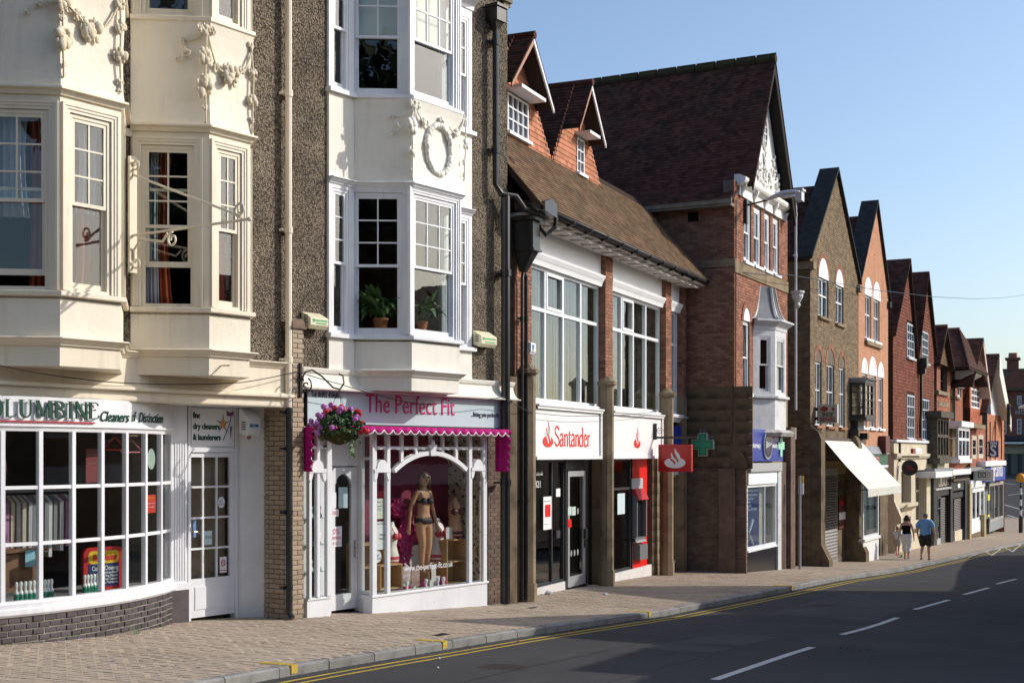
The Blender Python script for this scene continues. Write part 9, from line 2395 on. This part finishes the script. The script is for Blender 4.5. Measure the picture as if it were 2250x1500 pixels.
garment(mq,mqb,'bra_band',HMq,lambda x,y,z: .690 < z < .730 and abs(y) < .098,.004,LACE)
garment(mq,mqb,'briefs',HMq,lambda x,y,z: .478+.25*max(abs(y)-.03,0) < z < .562 and abs(y) < .125,.005,LACE)
# ---- bust forms
def bust(label,px,pyt,pyb,v,mat,under,tilt=0):
 z0,z1 = F1.z(px,pyb,v),F1.z(px,pyt,v); h = z1-z0; u = F1.u(px,v)
 t = thing('bust_form',label,'bust form',F1,u,v,z0,'bust forms in the lingerie window'); x,y = F1.w(u,v); t.location = (x,y,z0); t.rotation_euler = (0,0,F1.a-R(90)+tilt); t['_o'] = (0,0,0)
 prof = [(.00,.19,.15),(.10,.24,.19),(.22,.235,.19),(.36,.19,.14),(.46,.165,.12),(.58,.19,.14),(.68,.215,.165),(.78,.205,.14),(.86,.19,.10),(.92,.09,.07),(1.0,.065,.06)]
 m = MB(); n = 18; vs = []
 for tz,rw,rd in prof:
  for k in range(n):
   a = 2*PI*k/n; vs.append((rd*h*cos(a)*.82+(.012*h if .55 < tz < .8 else 0),rw*h*sin(a)*.92,tz*h))
 r = len(prof); m.add(vs,[(i*n+k,i*n+(k+1) % n,(i+1)*n+(k+1) % n,(i+1)*n+k) for i in range(r-1) for k in range(n)]+[tuple(range(n))[::-1],tuple(range((r-1)*n,r*n))]); m.build('torso',mat,t,(0,0,0),smooth=True)
 for sd in (1,-1):
  m = MB(); m.ball((.125*h,sd*.09*h,.66*h),(.075*h,.088*h,.082*h),12,8); m.build('bra_cup',under,t,(0,0,0),smooth=True)
  m = MB(); m.tube([(.13*h,sd*.10*h,.73*h),(.06*h,sd*.12*h,.86*h),(-.03*h,sd*.11*h,.885*h)],.010*h,6); m.build('strap',under,t,(0,0,0))
 m = MB(); vs = []
 for tz,k2 in ((.0,1.03),(.06,1.035),(.16,1.03),(.20,1.02)):
  rw = np.interp(tz,[p[0] for p in prof],[p[1] for p in prof])*k2; rd = np.interp(tz,[p[0] for p in prof],[p[2] for p in prof])*k2
  for k in range(n): a = 2*PI*k/n; vs.append((rd*h*cos(a)*.82,rw*h*sin(a)*.92,tz*h+(.07*h*abs(sin(a)) if tz < .05 else 0)))
 m.add(vs,[(i*n+k,i*n+(k+1) % n,(i+1)*n+(k+1) % n,(i+1)*n+k) for i in range(3) for k in range(n)]); m.build('briefs',under,t,(0,0,0),smooth=True)
BUW = pm('bust_white',(.76,.72,.66),None,rough=.5); REDL = pm('red_lingerie',(.55,.03,.07),(.62,.06,.10),30,.6); DKL = pm('floral_lingerie',(.035,.015,.02),(.14,.03,.05),26,.6)
bust('white bust form in red underwear low at the left of the arched window',861,1146,1240,.5,BUW,REDL,.3)
bust('white bust form in red underwear standing right of the tall mannequin',961,1138,1236,.60,BUW,REDL,-.1)
bust('tan bust form in dark floral underwear on the highest box at the right',999,1092,1184,.46,SKINT,DKL,-.3)
# boxes
def cubebox(label,px0,px1,py0,py1,v,d,div=1):
 u0,u1 = F1.u(px0,v),F1.u(px1,v); z1,z0 = F1.zu(u0,py0,v),F1.zu(u0,py1,v)
 t = thing('display_box',label,'display box',F1,u0,v,z0,'birch display boxes in the lingerie window'); w = .018
 for q in ((u0,u0+w,z0,z1),(u1-w,u1,z0,z1),(u0+w,u1-w,z1-w,z1),(u0+w,u1-w,z0,z0+w)):
  m = MB(); m.box(q[0],q[1],v,v+d,q[2],q[3]); m.build('board',WOODB,t)
 m = MB(); m.box(u0+w,u1-w,v+d-.012,v+d,z0+w,z1-w); m.build('back',WOODB,t)
 for k in range(1,div): m = MB(); z = z0+(z1-z0)*k/div; m.box(u0+w,u1-w,v,v+d-.012,z-.009,z+.009); m.build('board',WOODB,t)
cubebox('tall birch display box at the far left of the arched window',799,853,1196,1300,.32,.4,2)
cubebox('low birch display box beside the tall one on the left',836,884,1242,1296,.20,.35)
cubebox('stacked birch display box at the right of the arched window',982,1026,1186,1284,.34,.3,2)
cubebox('low birch display box behind the tall mannequin legs',942,982,1236,1287,.50,.25)
for k,(px0,px1,py0,py1,v,c,lab) in enumerate(((886,902,1252,1288,.25,'card_photo_a','left photo card of the underwear range on the window floor'),(904,922,1250,1288,.28,'card_photo_b','second photo card of the underwear range on the window floor'),(948,958,1240,1286,.22,'card_photo_c','leaning white photo card right of the mannequin feet'),(980,994,1158,1184,.32,'card_photo_d','white price card in front of the floral bust form'))):
 poster(lab,px0,px1,py0,py1,v,pm(c,(.62,.56,.54) if k != 1 else (.45,.30,.26),(.30,.18,.16) if k < 2 else (.6,.58,.57),9,.5),cat='card',name='photo_card')
for k,(px,lab) in enumerate(((894,'leftmost small white hand shaped stand on the lingerie window floor'),(936,'middle small white hand shaped stand on the lingerie window floor'),(962,'small white stand right of the leaning photo card'),(974,'rightmost small white stand on the lingerie window floor'))):
 u = F1.u(px,.12); z = pz1
 m = MB(); m.lathe([(.035,0),(.04,.02),(.02,.05),(.02,.09),(.035,.13),(.03,.17),(.012,.18)],(u,.12,z),10); solo(m,'display_stand',lab,'display stand',BOT,F1,u,.12,z,'small white stands in the lingerie window',smooth=True)
for k,(px,py,lab) in enumerate(((890,1180,'crumpled cerise cloth draped at the left of the mannequin'),(872,1115,'bow of cerise cloth pinned on the dark red backdrop'))):
 v = vb_-.14; u,z = F1.u(px,v),F1.z(px,py,v); m = MB(); vs = []; n = 16; w,h = (.36,.85) if k == 0 else (.26,.24)
 for j in range(n+1):
  for i in range(n+1): vs.append((u+(i/n-.5)*w*(1.1-.4*sin(j*.6)),v+.05*sin(i*1.9+j*.8)+.03*sin(j*2.3),z+(j/n-.5)*h+(.1*sin(i*.9) if k == 0 else .06*cos(i*.8))))
 m.add(vs,[(j*(n+1)+i,j*(n+1)+i+1,(j+1)*(n+1)+i+1,(j+1)*(n+1)+i) for j in range(n) for i in range(n)]); o = solo(m,'draped_cloth',lab,'cloth',pm('cerise_satin',(.62,.03,.22),(.5,.02,.16),8,.35),F1,u,v,z-h/2,smooth=True); q = o.modifiers.new('thick','SOLIDIFY'); q.thickness = .005
for k in range(6):
 z = czr+.43+.42*(k//2); u = F1.u(684+18*(k % 2),.1); m = MB(); m.lathe([(.05,0),(.055,.03),(.03,.10),(.045,.16),(.02,.2)],(u,.12,z),9); solo(m,'shelf_ornament',['white','grey blue','black'][k % 3]+' small ornament on the '+['lowest','middle','top'][k//2]+' glass shelf of the narrow show case','ornament',[BOT,SIGNW,BLK][k % 3],F1,u,.12,z,'ornaments on the show case shelves',smooth=True)
for k,(px,py,c,lab) in enumerate(((838,1085,REDL,'small red bra pinned on the dark red backdrop at the upper left'),(903,1150,'p','pink bra pinned on the backdrop behind the mannequin waist'),(872,1200,REDL,'folded red lingerie on the white panel below the backdrop'))):
 v = vb_-.05; u,z = F1.u(px,v),F1.z(px,py,v); m = MB()
 for sd in (-1,1): m.ball((u+sd*.07,v,z),(.07,.035,.06),10,6); m.tube([(u+sd*.08,v,z+.05),(u+sd*.05,v+.02,z+.2)],.006,5)
 m.box(u-.17,u+.17,v+.0,v+.01,z-.05,z-.02); solo(m,'bra',lab,'bra',REDL if c == REDL else pm('pink_satin',(.66,.12,.30),None,rough=.4),F1,u,v,z-.06,smooth=True)
for k in range(7):
 v = .30+.05*(k % 3); u = F1.u(893+13*k,v); m = MB(); m.box(u,u+RU(.08,.14),v,v+.08,pz1,pz1+RU(.07,.16))
 solo(m,'gift_box',['cerise','white','cream'][k % 3]+' small gift box on the lingerie window floor','gift box',[MATS['cerise_satin'],PAPER,BUW][k % 3],F1,u,v,pz1,'gift boxes on the lingerie window floor')
# ------------------------------------------------------------------ plants
LEAF = pm('peace_lily_leaf',(.035,.085,.022),(.055,.12,.03),5,.4)
def leafgeo(m,base,d,L,w,droop):
 """arching lance leaf with a folded midrib"""
 d = Vector(d).normalized(); sd = d.cross(Vector((0,0,1))).normalized(); vs = []; n = 6
 for k in range(n+1):
  t = k/n; c = Vector(base)+d*L*t*(1-.25*droop*t)+Vector((0,0,L*(.9*t-droop*1.25*t*t))); ww = w*sin(PI*min(.08+t*.92,1))**.8
  vs += [tuple(c-sd*ww+Vector((0,0,.25*ww))),tuple(c),tuple(c+sd*ww+Vector((0,0,.25*ww)))]
 m.add(vs,[(3*k+i,3*k+i+1,3*k+i+4,3*k+i+3) for k in range(n) for i in range(2)])
def potplant(label,P0,P1,px,pyb,scale,nl,v_in=.30):
 Mx,L = face(P0,P1,0); x = fx(P0,P1,px); b = Mx @ Vector((x,v_in,0)); z0 = zs_pf-.07
 t = thing('potted_plant',label,'potted plant',F1,b.x,b.y,z0)
 m = MB(); m.lathe([(.075*scale,0),(.10*scale,.16*scale),(.11*scale,.165*scale),(.11*scale,.20*scale),(.09*scale,.20*scale),(.085*scale,.17*scale)],(b.x,b.y,z0),14); m.build('pot',pm('terracotta_pot',(.42,.16,.08),(.36,.13,.065),6,.8),t,smooth=False)
 for k in range(nl):
  a = RU(0,6.28); tl = RU(.2,1.3); m = MB()
  leafgeo(m,(b.x+.03*cos(a),b.y+.03*sin(a),z0+.18*scale),(cos(a)*tl,sin(a)*tl*.7,.25),RU(.34,.56)*scale,RU(.04,.065)*scale,RU(.35,1.0)); m.build('leaf',LEAF,t,smooth=True)
zs_pf = F1.zu(B3[1][0],718,-P)
potplant('broad leafed plant in clay pot behind the left window of the white bay',B3[0],B3[1],834,713,1.2,84)
potplant('broad leafed plant in clay pot behind the front window of the white bay',B3[1],B3[2],955,718,1.1,80)
# hanging basket on its bracket
hu = F1.u(660,-.17); hb = thing('basket_bracket','black scrolled iron bracket on the brick pier cap side over the sign','bracket',F1,hu,-.16,F1.zu(hu,872,-.2))
vb2 = F1.vv(745,hu); zk = F1.zu(hu,838,(vb2-.15)/2)
m = MB(); m.box(hu-.02,hu+.02,-.185,-.155,F1.zu(hu,872,-.2),F1.zu(hu,798,-.2)); m.box(hu-.06,hu+.06,-.19,-.16,zk+.02,zk+.06); m.build('back_plate',BLACKIRON,hb)
m = MB(); m.tube([(hu,-.18,zk+.02),(hu,-.28,zk+.16),(hu,-.42,zk+.18),(hu,-.62,zk+.08),(hu,vb2+.12,zk-.10),(hu,vb2-.02,zk-.13),(hu,vb2-.10,zk-.04),(hu,vb2-.08,zk+.07),(hu,vb2-.0,zk+.10)],.013,6); m.build('arm',BLACKIRON,hb)
m = MB(); m.tube(spiral((hu,-.30,zk-.06),.12,.04,PI*.6,1.1),.012,6); m.build('scroll',BLACKIRON,hb)
cbz = F1.zu(hu,945,vb2); cb = (hu,vb2,cbz)
hk = thing('hanging_basket','hanging basket overflowing with red and mauve geraniums in front of the shop sign','hanging basket',F1,hu,vb2,cbz-.2)
m = MB(); m.lathe([(.03,-.22),(.15,-.17),(.24,-.06),(.26,.02),(.23,.02)],cb,16); m.build('basket',pm('moss_liner',(.05,.055,.02),(.08,.06,.03),9,.95),hk)
m = MB()
for k in range(3): a = k*2.09+.4; m.tube([(cb[0]+.25*cos(a),cb[1]+.25*sin(a),cbz+.02),(cb[0],cb[1],zk-.13)],.005,4)
m.build('chain',BLACKIRON,hk)
GL = pm('geranium_leaf',(.045,.105,.025),(.03,.07,.018),8,.55,var=.3)
m = MB()
for k in range(620):
 a = RU(0,6.28); th_ = RU(-.9,1.25); rr = RU(.20,.37)
 c = Vector((cb[0]+rr*cos(a)*cos(th_)*1.05,cb[1]+rr*sin(a)*cos(th_),cbz+.06+rr*sin(th_)*.72 - (.10 if rnd.random() < .2 else 0)))
 n_ = Vector((RU(-1,1),RU(-1,1),RU(-.2,1))).normalized(); s1 = n_.orthogonal().normalized(); s2 = n_.cross(s1); q = RU(.022,.042)
 m.add([tuple(c+s1*q*cos(j*1.047)+s2*q*sin(j*1.047)*.9+n_*(.25*q*(j % 2))) for j in range(6)],[(0,1,2,3,4,5)])
for k in range(40):
 t = k/40; c = Vector((cb[0]+.22+.03*sin(k),cb[1]-.05,cbz-.12-.28*t)); q = .03
 m.add([tuple(c+Vector((q*cos(j*1.047),.01*sin(k*3+j),q*sin(j*1.047)))) for j in range(6)],[(0,1,2,3,4,5)])
o = m.build('foliage',GL,hk); o['kind'] = 'stuff'
FR = pm('geranium_red',(.62,.02,.035),None); FM = pm('geranium_mauve',(.50,.13,.48),(.58,.20,.56),30,.6); FP = pm('geranium_pink',(.70,.16,.30),None,rough=.6)
for k in range(46):
 a = RU(0,6.28); th_ = RU(-.55,1.15); rr = RU(.34,.44)
 c = Vector((cb[0]+rr*cos(a)*cos(th_),cb[1]+rr*sin(a)*cos(th_),cbz+.07+rr*sin(th_)*.75))
 mt = FR if (cos(a)*cos(th_) > .25 or rnd.random() < .3) else (FM if rnd.random() < .85 else FP)
 m = MB()
 for j in range(22):
  d = Vector((rnd.gauss(0,1),rnd.gauss(0,1),rnd.gauss(0,1))).normalized(); p = c+d*.042; s1 = d.orthogonal().normalized(); s2 = d.cross(s1); q = .018
  m.add([tuple(p+s1*q*cos(i*1.257)+s2*q*sin(i*1.257)) for i in range(5)],[(0,1,2,3,4)])
 m.ball(tuple(c),.036,7,5)
 m.build('flower_head',mt,hk)
# ------------------------------------------------------------------ pipes, hopper and cables between the lingerie shop and the bank
m = MB(); m.box(F1.u(1072,.05),uE+.25,.08,.5,zg1-1,zpa-.2); pc = m.build('brick_pier',MORTAR,pf)
brickwork(pc,uE+.25-F1.u(1072,.05),zpa-.2-zg1+.8,loc_M(pf,face_M(F1.u(1072,.05),.078,zg1-.8)),GLZ,limit=300)
m = MB(); m.box(uE+.02,uE+.24,-.06,.1,zg1-1,zpa+.2); m.build('stone_shaft',GST,pf)
vpp = -.14; ua_ = F1.u(1089,vpp)
pipe('drainpipe','black drainpipe descending the right edge of the roughcast wall',[(ua_,vpp,F1.z(1088,55,vpp)),(ua_,vpp,F1.z(1090,405,vpp)),(ua_+.10,vpp-.05,F1.z(1090,425,vpp)),(ua_+.42,vpp-.15,F1.z(1120,434,vpp)),(ua_+.62,vpp-.2,F1.z(1134,462,vpp)),(ua_+.95,vpp-.3,F1.z(1150,472,vpp))],.058,BLACKIRON,[(ua_,vpp,F1.z(1088,q,vpp),.12) for q in (92,330)])
m = MB(); z_ = F1.z(1088,25,vpp); m.box(ua_-.14,ua_+.14,vpp-.14,vpp+.12,z_-.20,z_+.05); m.box(ua_-.17,ua_+.17,vpp-.17,vpp+.12,z_+.05,z_+.10); m.prism([(ua_-.12,vpp-.1,z_-.2),(ua_+.12,vpp-.1,z_-.2),(ua_+.05,vpp-.05,z_-.34),(ua_-.05,vpp-.05,z_-.34)],(0,.15,0)); solo(m,'rainwater_head','black rainwater head at the top right of the roughcast wall','rainwater head',BLACKIRON,F1,ua_,vpp,z_-.34)
uh = F2.u(1166,-.3)
hp = thing('rainwater_head','large black rainwater head with moulded lip on the first bank pier','rainwater head',F2,uh,-.1,F2.zu(uh,600,-.3))
zh1,zh0 = F2.zu(uh,487,-.3),F2.zu(uh,548,-.3)
m = MB(); m.box(uh-.17,uh+.17,-.42,-.02,zh0,zh1); m.box(uh-.24,uh+.24,-.50,-.02,zh1,zh1+.07); m.box(uh-.2,uh+.2,-.45,-.02,zh0-.04,zh0); m.build('body',BLACKIRON,hp)
m = MB(); m.add([(uh-.15,-.40,zh0-.04),(uh+.15,-.40,zh0-.04),(uh+.15,-.05,zh0-.04),(uh-.15,-.05,zh0-.04),(uh-.06,-.2,zh0-.42),(uh+.06,-.2,zh0-.42),(uh+.06,-.08,zh0-.42),(uh-.06,-.08,zh0-.42)],[(0,1,5,4),(1,2,6,5),(2,3,7,6),(3,0,4,7),(4,5,6,7)]); m.build('outlet',BLACKIRON,hp)
m = MB(); m.prism([(uh-.25,-.70,zgt-.05),(uh+.35,-.70,zgt-.10),(uh+.35,-.70,zgt+.16),(uh+.1,-.70,zgt+.22),(uh-.25,-.70,zgt+.12)],(0,.4,0)); m.build('gutter_box',BLACKIRON,hp)
m = MB(); m.tube([(uh+.45,-.64,zgt-.04),(uh+.45,-.62,zgt-.25),(uh+.28,-.5,zgt-.42),(uh+.1,-.3,zh1+.08)],.045,8); m.build('swan_neck',BLACKIRON,hp)
for lab,px,pr in (('right one of the two thin black pipes under the bank rainwater head',1156,.04),('left one of the two thin black pipes under the bank rainwater head',1147,.032)):
 u = F2.u(px,-.16); zt_ = F2.zu(u,612,-.16)
 pipe('drainpipe',lab,[(uh,-.15,zh0-.40),(u,-.16,zt_),(u,-.16,F2.g(u)+.05)],pr,BLACKIRON,[(u,-.16,F2.zu(u,q,-.16),.09) for q in (700,905,1100)],F=F2)
u = F2.u(1111,-.14); pipe('drainpipe','thick black soil pipe in the dark corner between lingerie shop and bank',[(u,-.14,F2.zu(u,425,-.14)),(u,-.14,F2.g(u)+.02)],.085,BLACKIRON,[(u,-.14,F2.zu(u,q,-.14),.12) for q in (600,1060)],F=F2)
m = MB(); u = F2.u(1119,.2); z_ = F2.zu(u,405,.2); m.lathe([(.10,-.5),(.10,.25),(.13,.26),(.12,.42),(.05,.52)],(u,.2,z_),10); solo(m,'vent_cowl','clay vent pipe with black cowl behind the roughcast corner','vent',pm('clay_vent',(.15,.08,.05),(.03,.03,.03),3,.7),F2,u,.2,z_-.5)
def cable(label,pts,r=.008,group=None,mat=None):
 P3 = [Vector(p) for p in pts]; path = []
 for a,b in zip(P3,P3[1:]):
  L = (b-a).length
  for k in range(8): t = k/8; p = a.lerp(b,t); p.z -= .045*L*4*t*(1-t)*.25; path.append(tuple(p))
 path.append(tuple(P3[-1])); m = MB(); m.tube(path,r,5); o = m.build('cable',mat or BLACKIRON); o['_o'] = (0,0,0); return tag(o,label,'cable',group)
def wp(F,px,py,v): u = F.u(px,v); x,y = F.w(u,v); return (x,y,F.zu(u,py,v))
cable('thin cable looping along the cream fascia from bay to brick pier',[wp(F1,-20,798,-.7),wp(F1,175,832,-.25),wp(F1,300,842,-.2),wp(F1,530,840,-.25),wp(F1,655,815,-.2)],.007)
cable('thin cable strung across the white sign to the bank pier',[wp(F1,660,818,-.2),wp(F1,745,843,-.45),wp(F1,920,888,-.32),wp(F1,1105,872,-.38),wp(F2,1165,905,-.25),wp(F2,1330,912,-.3),wp(F2,1480,894,-.3)],.007)
cable('overhead wire crossing the street from the pharmacy wall into the sky',[wp(F3,1634,598,-.05),wp(F3,1735,604,-.4),(140,2.2,5+(997-618)/2900*(140*AX[0]+2.2*AX[1]))],.012)
cable('dark cable clipped up the corner of the pharmacy brick front',[wp(F3,1618,440,-.02),wp(F3,1617,600,-.02),wp(F3,1616,900,-.02)],.014)
for k,(a,b) in enumerate((((1655,866),(1655,960)),)): pass
m = MB(); u = F3.u(1632,-.05); z1_,z0_ = F3.z(1632,868),F3.z(1632,985); m.box(u-.10,u+.14,-.18,.0,z0_,z1_-.15); m.box(u-.14,u+.2,-.24,.0,z1_-.15,z1_); solo(m,'downpipe_hopper','black boxed hopper under the arched window of the pharmacy','hopper',BLACKIRON,F3,u,0,z0_)
# post with yellow sleeve, grey meter box, litter
u = F3.u(1743,-.3); bx_,by_ = F3.w(u,-.5)
po = thing('sign_post','slim grey post with yellow topped sleeve on the pavement by the pharmacy','post',None,loc=(bx_,by_,ground_z(bx_)))
hz = 5+(997-1045)/2900*F3.depth(u,-.5)-ground_z(bx_)
m = MB(); m.lathe([(.04,-.1),(.04,hz)],(0,0,0),10); m.build('post',pm('galvanised',(.34,.36,.38),None,rough=.45,metal=.3),po)
m = MB(); m.box(.045,.075,-.10,.06,hz-.55,hz-.22); m.build('plate',PAPER,po); m = MB(); m.box(.045,.075,-.10,.06,hz-.22,hz); m.build('plate',pm('sleeve_yellow',(.70,.40,.02),None),po)
m = MB(); u = F3.u(1742,-.0)+.25; z1_,z0_ = F3.z(1742,938),F3.z(1742,964); m.box(u-.05,u+.55,.1,.35,z0_,z1_); solo(m,'meter_box','grey utility box marked 2 on the brick return right of the pharmacy sign','utility box',pm('meter_grey',(.20,.20,.21),None,rough=.5),F3,u,.1,z0_)
for k,(px,py,c,s_) in enumerate(((895,1333,(.62,.42,.42),.07),(1330,1306,(.55,.6,.66),.05),(1139,1392,(.45,.05,.03),.02),(1205,1305,(.5,.55,.6),.09),(962,1447,(.6,.6,.58),.02),(965,1428,(.6,.6,.58),.025))):
 x,y,z = on_ground(px,py); z = ground_z(x)-(.105 if y < kerb_y(x) else 0); m = MB(); m.ball((0,0,.4*s_),(s_,s_*.8,.5*s_),7,5,.25); o = m.build('litter',col_mat('litter_%d' % k,c),None,(0,0,0)); o.location = (x,y,z)
 tag(o,['crumpled pink white scrap on the paving under the arched window','pale scrap lying on the paving by the cash machine','tiny red scrap in the gutter by the kerb','flat pale wrapper on the paving outside the bank window','white scrap in the gutter, nearest the camera','white scrap in the gutter just beyond the nearest one'][k],'litter')
WEED = pm('weed_green',(.07,.13,.03),None)
for k,(px,py,lab) in enumerate(((645,1357,'weed tuft growing at the foot of the black drainpipe'),(1043,1322,'weed tuft at the right foot of the white shop plinth'),(300,1392,'dry weed tuft against the dark brick plinth'))):
 x,y,z = on_ground(px,py); m = MB()
 for j in range(28): a = RU(0,6.28); l = RU(.04,.10); m.add([(.03*cos(a)-.004,.03*sin(a),0),(.03*cos(a)+.004,.03*sin(a),0),(.03*cos(a)+l*.6*cos(a),.03*sin(a)+l*.6*sin(a),l)],[(0,1,2)])
 o = m.build('weed',WEED,None,(0,0,0)); o.location = (x,y,z); tag(o,lab,'weed')
m = MB(); x,y,z = on_ground(815,1322)
# drain cover and iron plate in the paving
for px,py,lab,w_,d_ in ((970,1394,'small iron drain cover in the paving beside the yellow kerb mark',.30,.12),(1170,1335,'dark iron stop cock cover in the paving outside the bank',.22,.10)):
 x,y,z = on_ground(px,py); m = MB(); m.box(-w_/2,w_/2,-d_/2,d_/2,-.02,.006)
 for j in range(6): m.box(-w_/2+.02+j*w_/6.4,-w_/2+.035+j*w_/6.4,-d_/2+.02,d_/2-.02,.0061,.011)
 o = m.build('drain_cover',pm('cast_iron',(.05,.045,.04),None,rough=.7),None,(0,0,0)); o.location = (x,y,z+.003); o.rotation_euler = (0,math.atan(.045),0); tag(o,lab,'drain cover')
m = MB()
for k in range(260):
 X_ = RU(11,34); Y_ = kerb_y(X_)+RU(.2,2.4); q = RU(.012,.03); z_ = ground_z(X_)+.003
 m.add([(X_+q*cos(j*.9),Y_+q*sin(j*.9)*RU(.7,1),z_-.045*q*cos(j*.9)) for j in range(7)],[tuple(range(7))])
tag(m.build('gum_spots',pm('trodden_gum',(.20,.175,.15),(.12,.105,.09),30,.9)),kind='stuff')
